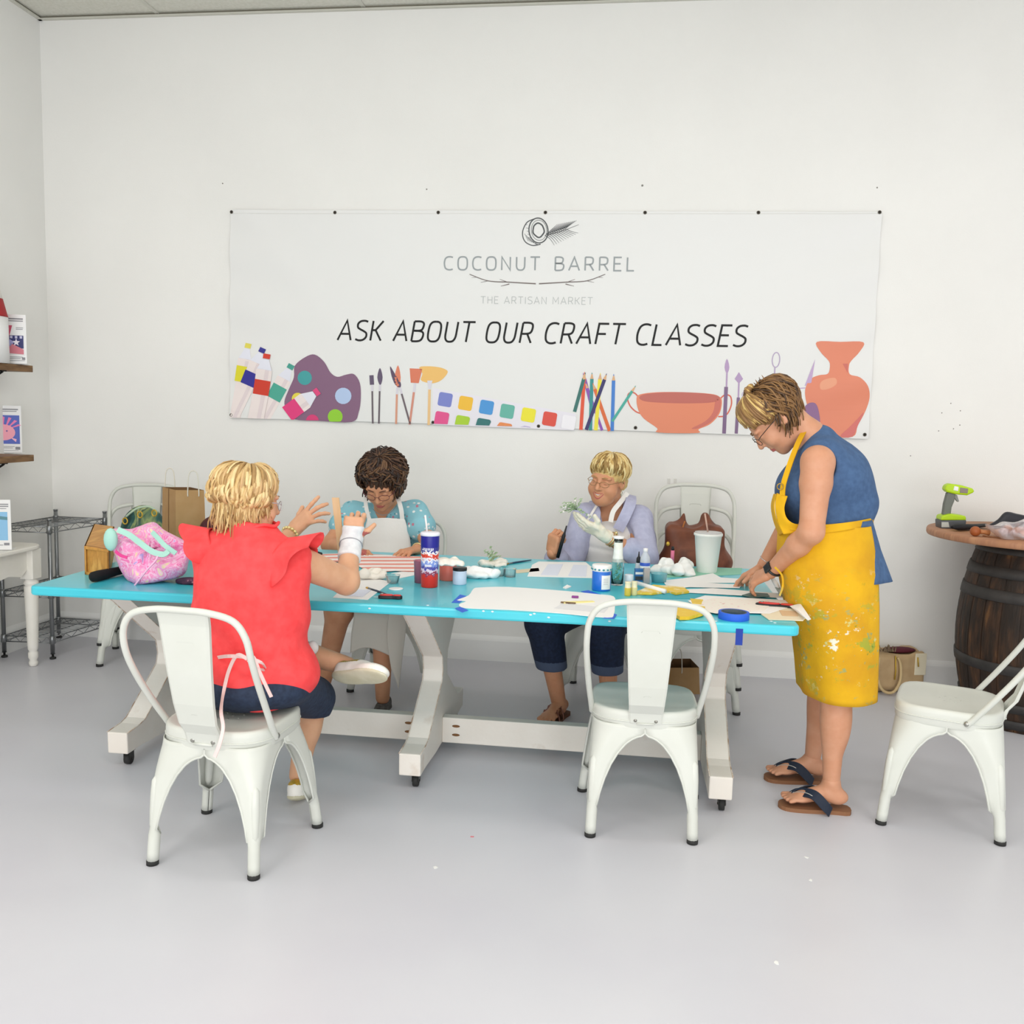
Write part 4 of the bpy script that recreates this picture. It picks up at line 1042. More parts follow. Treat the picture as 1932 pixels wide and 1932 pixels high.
for k in range(14):
    a = 2*PI*k/14; b.ball(tuple(wrL-ax2*.018+fr @ V3(.030*math.cos(a), 0, .030*math.sin(a))), .0075, n=8)
b.build('bracelet', mat('gold_bracelet', '#e6d79a', .25, .6), coral)
b = MB(); ax3 = (anL-knL).normalized(); c0 = at(590, 1222, y=3.205); b.ball(tuple(c0), (.022, .02, .026), n=16); b.build('calf_band', mat('white_band', '#ece7e4', .5), coral)
m_shoe = mat('white_shoe', '#efece4', .6, bump=.1); m_sole = mat('shoe_sole', '#c9c3a6', .7, noise_col='#d6d1b8', nscale=20); m_gold = mat('gold_trim', '#c9a640', .35, .5)
def shoe(ank, d, up, L=.245, name='shoe', mats=(m_shoe, m_sole, m_gold), parent=None, w=.042, tilt=0):
    R = frame(d, up); M = M4(ank, R)
    P = [ell((0, .03, -.045), (w*.80, .085, .036), .02, M=M), ell((0, .125, -.058), (w, .075, .024), .03, M=M), ell((0, -.035, -.045), (w*.75, .040, .034), .02, M=M), ell((0, .10, -.076), (w*1.02, .105, .011), .008, M=M), ell((0, -.01, -.076), (w*.82, .07, .011), .02, M=M),
         ell((0, .0, .02), (w*.62, .042, .055), .012, 's', M=M)]
    Ri = np.array([[R[i][j] for j in range(3)] for i in range(3)]); A = np.array(ank)
    def rule(c):
        l = (c-A)@Ri; r = np.zeros(len(c), int); r[l[:, 2] < -.070] = 1; r[(l[:, 2] > -.032) & (l[:, 1] < .062) & (l[:, 1] > -.07)] = 2; return r
    return solid_obj(name, [(P, .0032)], list(mats), parent, rule=rule)
shoe(anL+foot_dir*.05+V3(0, 0, .022), foot_dir, V3(-.15, .80, .58), parent=coral, w=.050)
shoe(anR+V3(0, 0, .0), V3(-.12, .9, -.30), V3(-.1, .30, .95), parent=coral)
# ================================================================ person in blue floral top, seated behind the table, head bowed
m_bflor = mat('blue_floral_cloth', '#8ec8d6', .8, bump=.35, bscale=30)
def spots(m, base, cols, scale=34, th=.30):
    """small scattered flowers on a cloth"""
    nt = m.node_tree; bs = nt.nodes['Principled BSDF']; tc = nt.nodes.new('ShaderNodeTexCoord')
    v = nt.nodes.new('ShaderNodeTexVoronoi'); v.inputs['Scale'].default_value = scale; nt.links.new(tc.outputs['Object'], v.inputs['Vector'])
    r = nt.nodes.new('ShaderNodeValToRGB'); r.color_ramp.elements[0].position = th; r.color_ramp.elements[1].position = th+.06
    r.color_ramp.elements[0].color = (1, 1, 1, 1); r.color_ramp.elements[1].color = (0, 0, 0, 1); nt.links.new(v.outputs['Distance'], r.inputs[0])
    sp = nt.nodes.new('ShaderNodeSeparateColor'); nt.links.new(v.outputs['Color'], sp.inputs[0])
    cr = nt.nodes.new('ShaderNodeValToRGB'); cr.color_ramp.interpolation = 'CONSTANT'
    cr.color_ramp.elements[0].color = lin(cols[0])
    for i, c in enumerate(cols[1:]): e = cr.color_ramp.elements.new((i+1)/len(cols)); e.color = lin(c)
    nt.links.new(sp.outputs[0], cr.inputs[0]); mx = nt.nodes.new('ShaderNodeMix'); mx.data_type = 'RGBA'
    nt.links.new(r.outputs[0], mx.inputs[0]); mx.inputs[6].default_value = lin(base); nt.links.new(cr.outputs[0], mx.inputs[7]); nt.links.new(mx.outputs[2], bs.inputs['Base Color'])
spots(m_bflor, '#8ec8d6', ['#8ec8d6', '#eef3f2', '#8ec8d6', '#c67f93', '#e9eeee', '#8ec8d6', '#5d9db0'], 42, .30)
m_apron = mat('white_apron', '#f0eeea', .85, bump=.2, bscale=24)
hc = at(722, 912, y=4.52); MH = M4(hc, frame((-.04, -.78, -.58), (0, -.3, 1))) @ Matrix.Scale(1.08, 4)
neck = at(727, 957, y=4.66); shR, shL = at(667, 968, y=4.66), at(783, 966, y=4.66)     # her right is on the left of the photo
elR, elL = at(622, 1028, y=4.50), at(812, 1032, y=4.52); wrR, wrL = at(672, 1040, y=4.30), at(785, 1037, y=4.34)
hipR, hipL = V3(-1.34, 4.72, .54), V3(-1.13, 4.72, .54)
knR, knL = at(640, 1150, y=4.22), at(722, 1175, y=4.28); anL = at(722, 1316, y=4.26); anR = at(610, 1290, y=4.30)
fw = lambda a, b_: (b_-a).normalized()
HRm = M4(wrR, frame(at(700, 1046, y=4.14)-wrR, V3(.1, -.1, 1))); HRm.col[0] = HRm.col[0]*-1
HLm = M4(wrL, frame(at(742, 1046, y=4.18)-wrL, V3(-.1, -.1, 1)))
body = [ell((-1.235, 4.76, .60), (.15, .11, .12), .03), ell((-1.25, 4.75, .80), (.14, .10, .16), .03), cap(shL, shR, .046, .046, .03), cap(neck+V3(0, -.02, -.03), neck+V3(0, -.045, -.10), .05, .035, .04), cap(neck+V3(0, 0, -.04), hc+MH.to_3x3() @ V3(0, -.04, -.06), .054, .048, .03),
        cap(shR, elR, .048, .042, .03), cap(elR, wrR, .040, .026, .02), cap(shL, elL, .048, .042, .03), cap(elL, wrL, .040, .026, .02),
        cap(hipR, knR, .075, .070, .04), cap(knR, anR, .062, .036, .03), cap(hipL, knL, .075, .060, .04), cap(knL, anL, .056, .034, .03)]
blue = solid_obj('person', [(body, .0055), (head_prims(MH, 0, 1)+[cap(hc+MH.to_3x3() @ V3(0, -.035, -.05), neck, .050, .05, .03)], .0032),
    (hand(HRm, (.35, .4, .42, .45), .08), .0028), (hand(HLm, (.3, .36, .4, .42), .10), .0028)], [m_skin_tan, m_lip, m_mouth], rule=face_rule(MH, 0))
tag(blue, 'person in light blue floral top and white apron with curly brown hair, head bowed', 'person')
face_parts(MH, blue, 0, 1, mat('brow_dark', '#6b4a3a', .8))
glasses(MH, blue, mat('dark_frame', '#6a2f3a', .3), lens=m_lens)
tp = [ell((-1.235, 4.745, .60), (.19, .16, .15), .06), ell((-1.25, 4.725, .80), (.175, .150, .18), .05), cap(shL+V3(.0, 0, -.01), shR+V3(0, 0, -.01), .066, .066, .04),
      cap(shR, shR.lerp(elR, .42), .064, .078, .03), cap(shL, shL.lerp(elL, .42), .064, .078, .03), cut(neck+V3(0, -.015, .035), (0, -.55, 1)),
      cap(neck+V3(0, -.105, -.105), neck+V3(0, -.085, .04), .006, .066, .008, 's'), cut(shR.lerp(elR, .66), fw(shR, elR)+V3(-.1, 0, 0)) if False else cut(V3(0, 0, .5), (0, 0, -1))]
solid_obj('blouse', [([p for p in tp], .0055, folds(.0025, 30, 22, 20, 1))], m_bflor, blue)
# apron with bib, straps and skirt over the lap
def cloth(name, grid, m, parent, th=.003, sub=True):
    """a sheet of cloth through a grid of points"""
    nr, nc = len(grid), len(grid[0])
    rows = [curve_pts(r_, 6) for r_ in grid]; nc2 = len(rows[0]); cols = [curve_pts([rows[i][j] for i in range(nr)], 6) for j in range(nc2)]
    V = []; F = []; n2 = len(cols[0])
    for c_ in cols: V += c_
    for i in range(nc2-1):
        for j in range(n2-1): k = i*n2+j; F.append((k, k+1, k+n2+1, k+n2))
    o = mesh_obj(name, V, F, m, parent); md = o.modifiers.new('cloth', 'SOLIDIFY'); md.thickness = th; md.offset = 0
    return o
A = lambda px, py, y: at(px, py, y=y)
ap = cloth('apron', [[A(693, 979, 4.545), A(727, 977, 4.525), A(764, 980, 4.55)], [A(686, 1008, 4.55), A(728, 1006, 4.52), A(772, 1008, 4.56)], [A(683, 1034, 4.55), A(728, 1034, 4.52), A(776, 1036, 4.56)],
    [A(672, 1075, 4.53), A(728, 1078, 4.50), A(782, 1078, 4.54)]], m_apron, blue)
b = MB()
ribbon(b, curve_pts([A(697, 980, 4.545), A(692, 962, 4.54), A(690, 945, 4.57), A(694, 932, 4.64), A(706, 928, 4.72)], 5), lambda i: V3(-.1, -1, .5), .020)
ribbon(b, curve_pts([A(759, 981, 4.55), A(757, 962, 4.54), A(752, 943, 4.56), A(748, 930, 4.63), A(740, 926, 4.72)], 5), lambda i: V3(.1, -1, .5), .022)
b.build('apron_strap', m_apron, ap)
m_lap = mat('shaded_apron_skirt', '#d9d1c6', .85, bump=.2, bscale=20)  # white apron cloth, its shade under the table put into the colour
cloth('apron_skirt', [[V3(-1.40, 4.60, .66), V3(-1.24, 4.60, .67), V3(-1.05, 4.60, .66)], [V3(-1.36, 4.35, .635), V3(-1.22, 4.36, .65), V3(-1.04, 4.36, .645)], [A(668, 1150, 4.17), A(715, 1150, 4.17), A(768, 1155, 4.19)],
    [A(663, 1195, 4.155), A(705, 1190, 4.15), A(765, 1195, 4.18)], [A(661, 1232, 4.16), A(696, 1222, 4.14), A(752, 1245, 4.19)]], m_lap, blue)
cloth('skirt_fold', [[A(735, 1150, 4.15), A(752, 1150, 4.16), A(772, 1155, 4.18)], [A(730, 1200, 4.15), A(750, 1200, 4.16), A(765, 1195, 4.18)], [A(738, 1262, 4.17), A(746, 1280, 4.18), A(752, 1300, 4.20)]], m_lap, blue)
# necklace, watch
b = MB(); b.tube(curve_pts([A(703, 960, 4.57), A(712, 968, 4.54), A(724, 972, 4.525), A(738, 966, 4.54), A(748, 954, 4.57)], 5), .0016, 5); b.build('necklace', mat('grey_cord', '#8a9296', .5), blue)
b = MB(); fr = frame(fw(elL, wrL), V3(0, 0, 1)); c0 = wrL-fw(elL, wrL)*.02
b.tube([c0+fr @ V3(.029*math.cos(a), 0, .029*math.sin(a)) for a in [2*PI*k/20 for k in range(20)]], .005, 6, closed=True); b.build('watch', mat('gold_watch', '#d6c58e', .25, .7), blue)
m_curl = [mat('brown_hair', '#3d281b', .5, noise_col='#55392a', nscale=40), mat('brown_hair_light', '#6a4c33', .5), mat('brown_hair_dark', '#291a14', .5)]
hb = [ell((0, -.022, .044), (.096, .106, .096), .02, M=MH), ell((0, -.05, -.03), (.095, .06, .10), .03, M=MH), ell((0, .098, -.035), (.066, .06, .075), .01, 's', M=MH)]
def bump_(amp, f):
    return lambda X, Y, Z: amp*(np.sin(f*X+3*np.sin(40*Z))*np.sin(f*Z+2*np.sin(37*Y))+np.sin(f*.7*Y+1.3*f*X))
hair = solid_obj('hair', [(hb, .0035, bump_(.0035, 190))], m_curl[0], blue)
def curly(ph):
    f = abs(ph); return ((.0, 1.0), (1.12 if f < .55 else 1.35 if f < .9 else 2.15 if f < 1.5 else 2.3), (0 if f < .9 else .045))
b = MB(); locks(b, (0, -.022, .040), (.098, .110, .100), MH, 560, curly, .0058, 0, 3, .060, 36, .016, 11, .5, 12)
b.build('hair_strands', m_curl, hair)
m_dksh = mat('grey_sneaker', '#4f4b48', .8, noise_col='#6d6864', nscale=60)
shoe(anL, V3(.0, -.90, -.22), V3(0, -.1, 1), parent=blue, mats=(m_dksh, m_dksh, m_dksh))

# ================================================================ person in the lavender shirt, laughing
m_lav = mat('lavender_cotton', '#aeb0cb', .85, noise_col='#b9bbd4', nscale=40, bump=.35, bscale=22)
m_jean = mat('dark_denim', '#131d34', .85, noise_col='#1b2843', nscale=70); m_cuff = mat('denim_cuff', '#4a566e', .85)
hc = at(1147, 906, y=4.60); MH = M4(hc, frame((-.44, -.88, -.12), (.14, 0, 1)))
neck = at(1156, 957, y=4.68); shR, shL = at(1105, 975, y=4.66), at(1204, 980, y=4.68)
elR, elL = at(1052, 1062, y=4.50), at(1212, 1052, y=4.50); wrR, wrL = at(1043, 1046, y=4.44), at(1136, 1007, y=4.40)
wrR = at(1042, 1044, y=4.42)
elR = at(1066, 1078, y=4.58)
hipR, hipL = V3(-.155, 4.70, .54), V3(.045, 4.70, .54); knR, knL = at(1026, 1175, y=4.22), at(1143, 1180, y=4.22); anR, anL = at(1056, 1335, y=4.33), at(1150, 1345, y=4.30)
HRm = M4(wrR, frame(at(1048, 1003, y=4.40)-wrR, V3(-.6, -.75, .1))); HRm.col[0] = HRm.col[0]*-1
HLm = M4(wrL, frame(at(1062, 972, y=4.36)-wrL, V3(.1, -.55, -.8)))
HLm.col[0] = HLm.col[0]*-1 if False else HLm.col[0]
body = [ell((-.07, 4.76, .60), (.15, .11, .12), .03), ell((-.075, 4.74, .80), (.15, .115, .16), .04), cap(shL, shR, .046, .046, .03), cap(neck+V3(0, 0, -.04), hc+MH.to_3x3() @ V3(0, -.04, -.06), .056, .052, .03),
        cap(shR, elR, .05, .044, .03), cap(elR, wrR, .042, .027, .02), cap(shL, elL, .052, .046, .03), cap(elL, wrL, .044, .028, .02),
        cap(hipR, knR, .07, .06, .03), cap(knR, anR, .056, .034, .03), cap(hipL, knL, .07, .06, .03), cap(knL, anL, .056, .034, .03)]
face_extra = [ell((0, .045, -.085), (.050, .045, .034), .03, M=MH), ell((.05, .045, -.045), (.026, .03, .034), .02, M=MH), ell((-.05, .045, -.045), (.026, .03, .034), .02, M=MH)]
gi = np.array(wrL); gd = np.array(fw(elL, wrL))
fr_ = face_rule(MH, 1)
lav = solid_obj('person', [(body, .0055), (head_prims(MH, 1)+face_extra+[cap(hc+MH.to_3x3() @ V3(0, -.035, -.05), neck, .054, .054, .03)], .003),
    (hand(HRm, (.9, 1.0, 1.05, 1.1), .04, thumb=(.6, .7, -.5)), .0028), (hand(HLm, (.12, .2, .28, .35), .08), .0028)], [m_skin_tan, m_lip, m_mouth, m_glove],
    rule=lambda c: np.where(((c-gi)@gd > -.045) & (np.linalg.norm(c-gi, axis=1) < .26) & (c[:, 1] < 4.46) & (c[:, 0] > wrR.x+.11) & (c[:, 2] < 1.02), 3, fr_(c)))
tag(lav, 'laughing person with short blond hair, open lavender shirt and white apron', 'person')
face_parts(MH, lav, 1, .5, mat('brow_fair', '#b08a58', .8)); glasses(MH, lav, mat('bronze_frame', '#9a7a52', .3, .5), rx=.023, rz=.0135, lens=m_lens)
for s in (1, -1):
    b = MB(); b.tube([MH @ V3(s*(.078+.002*math.cos(a)), -.006+.008*math.cos(a), -.055+.013*math.sin(a)) for a in [2*PI*k/14 for k in range(14)]], .0028, 6, closed=True)
    b.build('earring', mat('silver_earring', '#d8d2bd', .2, .8), lav)
glv = solid_obj('glove', [([cap(wrL-fw(elL, wrL)*.035, wrL, .0335, .031, .01), cut(wrL-fw(elL, wrL)*.04, -fw(elL, wrL))]+[(o_, k_, a_-.002, b_+.002, (lambda f: lambda X, Y, Z: f(X, Y, Z)-.0018)(fn_)) for o_, k_, a_, b_, fn_ in hand(HLm, (.12, .2, .28, .35), .08)], .0028,
    lambda X, Y, Z: .0008*np.sin(170*X+90*Z+3*np.sin(60*Y)))], m_glove, lav)
b = MB(); fr = frame(fw(elL, wrL), V3(0, 0, 1)); c0 = wrL-fw(elL, wrL)*.052
for d in (0, -.014): b.tube([c0+fr @ V3(.034*math.cos(a), d, .034*math.sin(a)) for a in [2*PI*k/24 for k in range(24)]], .004, 6, closed=True)
b.ball(tuple(c0+fr @ V3(-.012, -.006, .036)), .009, n=10); b.build('watch', mat('gold_watch'if False else 'pale_gold', '#d9c795', .25, .7), lav)
tank = [ell((-.07, 4.735, .62), (.195, .165, .15), .06), ell((-.078, 4.715, .80), (.175, .155, .17), .06), cut(V3(0, 0, .962), (0, -.2, 1)), cut(V3(0, 0, .5), (0, 0, -1))]
solid_obj('apron', [(tank, .0055, lambda X, Y, Z: .005*np.exp(-((Z-.785+.12*(X+.08))/.012)**2)+.003*np.sin(22*Z+10*X))], m_apron, lav)
b = MB()
ribbon(b, curve_pts([A(1108, 983, 4.57), A(1117, 968, 4.575), A(1127, 952, 4.60)], 5), V3(-.2, -1, .2), .012)
ribbon(b, curve_pts([A(1152, 985, 4.56), A(1157, 965, 4.575), A(1170, 948, 4.60), A(1184, 930, 4.66)], 5), V3(.2, -1, .3), .024)
b.build('apron_strap', m_apron, lav)
sl = [ell((-.07, 4.76, .63), (.235, .16, .17), .06), ell((-.075, 4.76, .82), (.215, .14, .17), .07), cap(shL, shR, .068, .068, .05), cap(neck+V3(.0, .03, -.03), neck+V3(0, .03, .0), .075, .07, .05),
      cap(shR, elR, .068, .076, .03), cap(elR, wrR.lerp(elR, .35), .07, .062, .02), cap(shL, elL, .070, .080, .03), cap(elL, elL.lerp(wrL, .30), .074, .066, .02),
      cap(V3(-.085, 4.52, .45), V3(-.09, 4.53, .80), .150, .125, .01, 's'), cap(V3(-.09, 4.53, .80), V3(-.085, 4.55, .965), .125, .082, .01, 's'), cap(V3(-.085, 4.58, .96), neck+V3(-.01, -.03, .06), .07, .062, .01, 's'),
      cut(neck+V3(0, 0, .03), (0, -.35, 1)), cut(elL.lerp(wrL, .36), fw(elL, wrL)) if False else cut(V3(0, 0, .48), (0, 0, -1))]
solid_obj('shirt', [(sl, .0055, folds(.004, 34, 26, 24, 5))], m_lav, lav)
b = MB()   # turned back collar
ribbon(b, curve_pts([A(1120, 985, 4.56), A(1124, 968, 4.58), A(1118, 955, 4.62), A(1122, 945, 4.68)], 6), V3(-.2, -1, .3), .050, .0015)
ribbon(b, curve_pts([A(1166, 1000, 4.56), A(1180, 972, 4.57), A(1190, 948, 4.61), A(1190, 934, 4.68)], 6), V3(.2, -1, .25), .055, .0015)
b.build('collar', m_lav, lav)
pants = [ell((-.055, 4.70, .53), (.20, .16, .10), .05), cap(hipR, knR, .105, .090, .04), cap(hipL, knL, .105, .090, .04), cap(knR, knR.lerp(anR, .50), .088, .074, .02), cap(knL, knL.lerp(anL, .50), .088, .074, .02), cut(knR.lerp(anR, .52), V3(0, .05, -1))]
cz = knR.lerp(anR, .52).z+.045
solid_obj('cropped_jeans', [(pants, .006, folds(.002, 30, 30, 22, 2))], [m_jean, m_cuff], lav, rule=lambda c: (c[:, 2] < cz).astype(int))
m_blond2 = [mat('short_blond', '#c9a765', .5, noise_col='#dcbf82', nscale=40), mat('short_blond_light', '#e6d198', .45), mat('short_blond_dark', '#9a7a45', .5)]
hb = [ell((0, -.018, .042), (.084, .100, .092), .02, M=MH), ell((0, -.055, -.02), (.078, .05, .07), .03, M=MH), ell((0, .115, -.03), (.08, .075, .078), .01, 's', M=MH), ell((0, .0, -.08), (.2, .2, .035), .01, 's', M=MH)]
hair = solid_obj('hair', [(hb, .0035, bump_(.0015, 120))], m_blond2[0], lav)
def short(ph):
    f = abs(ph); return ((.0, .95), (1.40 if f < .5 else 1.48 if f < .9 else 1.5 if f < 1.35 else 2.1), 0)
b = MB(); locks(b, (0, -.018, .040), (.085, .101, .093), MH, 560, short, .0052, 0, 3, .018, 14, .014, 21, .15)
b.build('hair_strands', m_blond2, hair)
m_lea = mat('tan_sandal', '#8a5546', .6); m_sandsole = mat('sandal_sole', '#6f4a35', .7)
def foot(ank, d, L=.235, w=.044, sandal=None, parent=None, skin=True, body_parts=None):
    """bare foot prims under an ankle, pointing along d on the floor"""
    d = Vector(d); d.z = 0; d.normalize(); R = frame(d, V3(0, 0, 1)); z0 = -ank.z+.014
    M = M4(ank, R)
    P = [cap(ank, M @ V3(0, -.012, z0+.035), .034, .030, .02), ell((0, -.03, z0+.028), (.029, .034, .027), .02, M=M), cap(M @ V3(0, .02, z0+.04), M @ V3(0, .10, z0+.020), .032, .022, .02),
         ell((0, .115, z0+.014), (.043, .040, .014), .02, M=M)]
    for i in range(5): P.append(cap(M @ V3(-.030+.0145*i, .135, z0+.010), M @ V3(-.034+.0165*i, .170-.006*abs(3.2-i)-.004*(i == 0), z0+.007), .0095+.002*(i == 4), .0078+.003*(i == 4), .004))
    return P, M, z0
for an_ in (anR, anL):
    P, M, z0 = foot(an_, V3(-.35 if an_ is anR else .1, -1, 0)); z0 += .014
    P = [(o_, k_, a_+np.array((0, 0, .012)), b_+np.array((0, 0, .016)), (lambda f: lambda X, Y, Z: f(X, Y, Z-.014))(fn_)) for o_, k_, a_, b_, fn_ in P]
    solid_obj('foot', [(P, .0035)], m_skin_tan, lav)
    sd = MB(); sd.prism([M @ V3(x, y, -an_.z) for x, y in smooth2([(-.03, -.065), (.03, -.065), (.034, .0), (.045, .10), (.040, .165), (.0, .19), (-.038, .165), (-.044, .10), (-.034, 0)], 3)], (0, 0, .016)); so = sd.build('sandal', m_sandsole, lav)
    for y_, hh in ((.10, .045), (.055, .058)):
        st_ = MB(); ribbon(st_, curve_pts([M @ V3(-.046, y_, -an_.z+.016), M @ V3(-.036, y_, -an_.z+.016+hh*.7), M @ V3(0, y_, -an_.z+.018+hh), M @ V3(.036, y_, -an_.z+.016+hh*.7), M @ V3(.046, y_, -an_.z+.016)], 5), lambda i: V3(0, -.3, 1) if 6 < i < 15 else V3(1 if i > 10 else -1, 0, .3), .036, .0015); st_.build('sandal_strap', m_lea, so)

# ================================================================ standing person in the yellow apron
m_yel = mat('yellow_canvas', '#dca80c', .85, bump=.25, bscale=40)
m_bt = mat('blue_jersey', '#3f5a80', .85, noise_col='#48658c', nscale=50, bump=.2, bscale=26)
def paint_on(m, base, cols, zlo, zhi):
    """dabs of dried paint, mostly between two heights of the cloth"""
    nt = m.node_tree; bs = nt.nodes['Principled BSDF']; tc = nt.nodes.new('ShaderNodeTexCoord')
    last = None; prev = nt.nodes.new('ShaderNodeRGB'); prev.outputs[0].default_value = lin(base); prev = prev.outputs[0]
    n0_ = nt.nodes.new('ShaderNodeTexNoise'); n0_.inputs['Scale'].default_value = 5; n0_.inputs['Detail'].default_value = 4; nt.links.new(tc.outputs['Object'], n0_.inputs['Vector'])
    m0 = nt.nodes.new('ShaderNodeMix'); m0.data_type = 'RGBA'; r0 = nt.nodes.new('ShaderNodeValToRGB'); r0.color_ramp.elements[0].position = .42; r0.color_ramp.elements[1].position = .62
    nt.links.new(n0_.outputs[0], r0.inputs[0]); nt.links.new(r0.outputs[0], m0.inputs[0]); m0.inputs[6].default_value = lin(base); m0.inputs[7].default_value = lin('#d09a14'); prev = m0.outputs[2]
    sep = nt.nodes.new('ShaderNodeSeparateXYZ'); nt.links.new(tc.outputs['Object'], sep.inputs[0])
    mr = nt.nodes.new('ShaderNodeValToRGB'); mm = nt.nodes.new('ShaderNodeMapRange'); mm.inputs[1].default_value = zlo; mm.inputs[2].default_value = zhi; nt.links.new(sep.outputs[2], mm.inputs[0]); nt.links.new(mm.outputs[0], mr.inputs[0])
    mr.color_ramp.elements[0].position = 0; mr.color_ramp.elements[0].color = (.35,)*3+(1,); e = mr.color_ramp.elements.new(.4); e.color = (1, 1, 1, 1); mr.color_ramp.elements[-1].position = 1; mr.color_ramp.elements[-1].color = (0, 0, 0, 1)
    for i, (c, sc, th) in enumerate(cols):
        n = nt.nodes.new('ShaderNodeTexNoise'); n.inputs['Scale'].default_value = sc; n.inputs['Detail'].default_value = 5; n.inputs['Roughness'].default_value = .7
        mp = nt.nodes.new('ShaderNodeMapping'); mp.inputs['Location'].default_value = (3.1*i, 1.7*i, 2.3*i); mp.inputs['Scale'].default_value = (1, 1, 1.3); nt.links.new(tc.outputs['Object'], mp.inputs[0]); nt.links.new(mp.outputs[0], n.inputs['Vector'])
        r = nt.nodes.new('ShaderNodeValToRGB'); r.color_ramp.elements[0].position = th; r.color_ramp.elements[1].position = th+.03; nt.links.new(n.outputs[0], r.inputs[0])
        mu = nt.nodes.new('ShaderNodeMath'); mu.operation = 'MULTIPLY'; nt.links.new(r.outputs[0], mu.inputs[0]); nt.links.new(mr.outputs[0], mu.inputs[1])
        mx = nt.nodes.new('ShaderNodeMix'); mx.data_type = 'RGBA'; nt.links.new(mu.outputs[0], mx.inputs[0]); nt.links.new(prev, mx.inputs[6]); mx.inputs[7].default_value = lin(c); prev = mx.outputs[2]
    nt.links.new(prev, bs.inputs['Base Color'])
paint_on(m_yel, '#e0ac10', [('#a3a637', 9, .575), ('#86a070', 14, .60), ('#cfcf86', 10, .60), ('#e9ead6', 16, .635), ('#6f8a2a', 17, .65)], .45, .95)
hc = at(1461, 791, y=3.60); MH = M4(hc, frame((-.55, .06, -.80), (-.75, 0, .6))) @ Matrix.Scale(1.04, 4)
neck = at(1527, 822, y=3.60); shL, shR = at(1543, 872, y=3.43), at(1530, 868, y=3.76)
elL, elR = at(1531, 1003, y=3.375), at(1490, 985, y=3.80); wrL, wrR = at(1453, 1080, y=3.56), at(1440, 1068, y=3.84)
hipL, hipR = at(1572, 1100, y=3.50), at(1568, 1090, y=3.72); knL, knR = at(1575, 1305, y=3.47), at(1552, 1290, y=3.74); anL, anR = at(1568, 1484, y=3.46), at(1532, 1440, y=3.74)
knL.z, knR.z = .46, .46
HLm = M4(wrL, frame(at(1384, 1112, y=3.70)-wrL, V3(-.25, -.55, .8)))
HRm = M4(wrR, frame(at(1384, 1100, y=3.90)-wrR, V3(-.1, .1, 1))); HRm.col[0] = HRm.col[0]*-1
# her left hand: thumb towards the table centre
HLm.col[0] = HLm.col[0]*1
ch = at(1560, 905, y=3.60); wa = at(1560, 1000, y=3.60); hp = at(1572, 1085, y=3.60)
body = [ell(tuple(hp), (.11, .13, .11), .03), ell(tuple(wa), (.10, .115, .12), .03), ell(tuple(ch), (.105, .125, .13), .04), cap(shL, shR, .052, .052, .05), cap(at(1556, 862, y=3.6), neck, .075, .056, .04), cap(neck, hc+MH.to_3x3() @ V3(0, -.04, -.05), .052, .05, .03),
        cap(shL, shL.lerp(elL, .3), .056, .055, .03), cap(shL.lerp(elL, .3), elL, .053, .043, .02), cap(elL, elL.lerp(wrL, .3), .042, .041, .02), cap(elL.lerp(wrL, .3), wrL, .041, .026, .02),
        cap(shR, elR, .052, .042, .03), cap(elR, wrR, .041, .026, .02),
        cap(hipL, knL, .065, .054, .03), cap(hipR, knR, .065, .054, .03), cap(knL, anL, .050, .030, .03), cap(knR, anR, .050, .030, .03),
        ell(tuple(knL.lerp(anL, .30)+V3(.014, 0, 0)), (.048, .048, .11), .04), ell(tuple(knR.lerp(anR, .30)+V3(.014, 0, 0)), (.048, .048, .11), .04)]
feet = []; sandals = []
for an_, dd in ((anL, V3(-1, .03, 0)), (anR, V3(-1, -.06, 0))):
    P, M, z0 = foot(an_, dd)
    feet += [(o_, k_, a_+np.array((0, 0, .012)), b_+np.array((0, 0, .018)), (lambda f: lambda X, Y, Z: f(X, Y, Z-.016))(fn_)) for o_, k_, a_, b_, fn_ in P]; sandals.append((M, an_))
stand = solid_obj('person', [(body, .005), (head_prims(MH)+[cap(hc+MH.to_3x3() @ V3(0, -.035, -.04), neck, .050, .052, .03)], .003), (hand(HLm, (.22, .34, .42, .48), .08, thumb=(.8, .55, -.35)), .0026), (hand(HRm, (.25, .32, .38, .42), .05), .0026), (feet, .0034)],
    [m_skin, m_lip, m_mouth], rule=face_rule(MH, 0))
tag(stand, 'standing person in a paint-spattered yellow apron and blue sleeveless top, bending over the table end', 'person')
face_parts(MH, stand, 0, 1); glasses(MH, stand, mat('dark_brown_frame', '#3a2a26', .3), lens=m_lens)
tp = [ell(tuple(hp+V3(.01, 0, .05)), (.165, .175, .14), .06), ell(tuple(wa), (.150, .165, .13), .07), ell(tuple(ch+V3(.0, 0, 0)), (.150, .165, .145), .07), ell(tuple(ch+V3(-.095, 0, -.05)), (.090, .15, .10), .05), cap(at(1552, 866, y=3.52), at(1552, 866, y=3.68), .082, .082, .04), cap(at(1560, 862, y=3.6), at(1546, 836, y=3.6), .09, .07, .03), cap(at(1590, 890, y=3.6), at(1612, 950, y=3.6), .085, .085, .05),
      cap(shL+V3(-.005, -.10, .0), shL+V3(0, .01, -.01), .078, .070, .008, 's'), cap(shR+V3(0, .10, 0), shR+V3(0, -.01, -.01), .078, .070, .008, 's'),
      cut(neck+V3(.0, 0, .0), V3(-.9, 0, .75)), cut(at(0, 1075, y=3.6) if False else V3(0, 0, .88), (0, 0, -1))]
solid_obj('sleeveless_top', [(tp, .005, folds(.0028, 20, 20, 26, 4))], m_bt, stand)
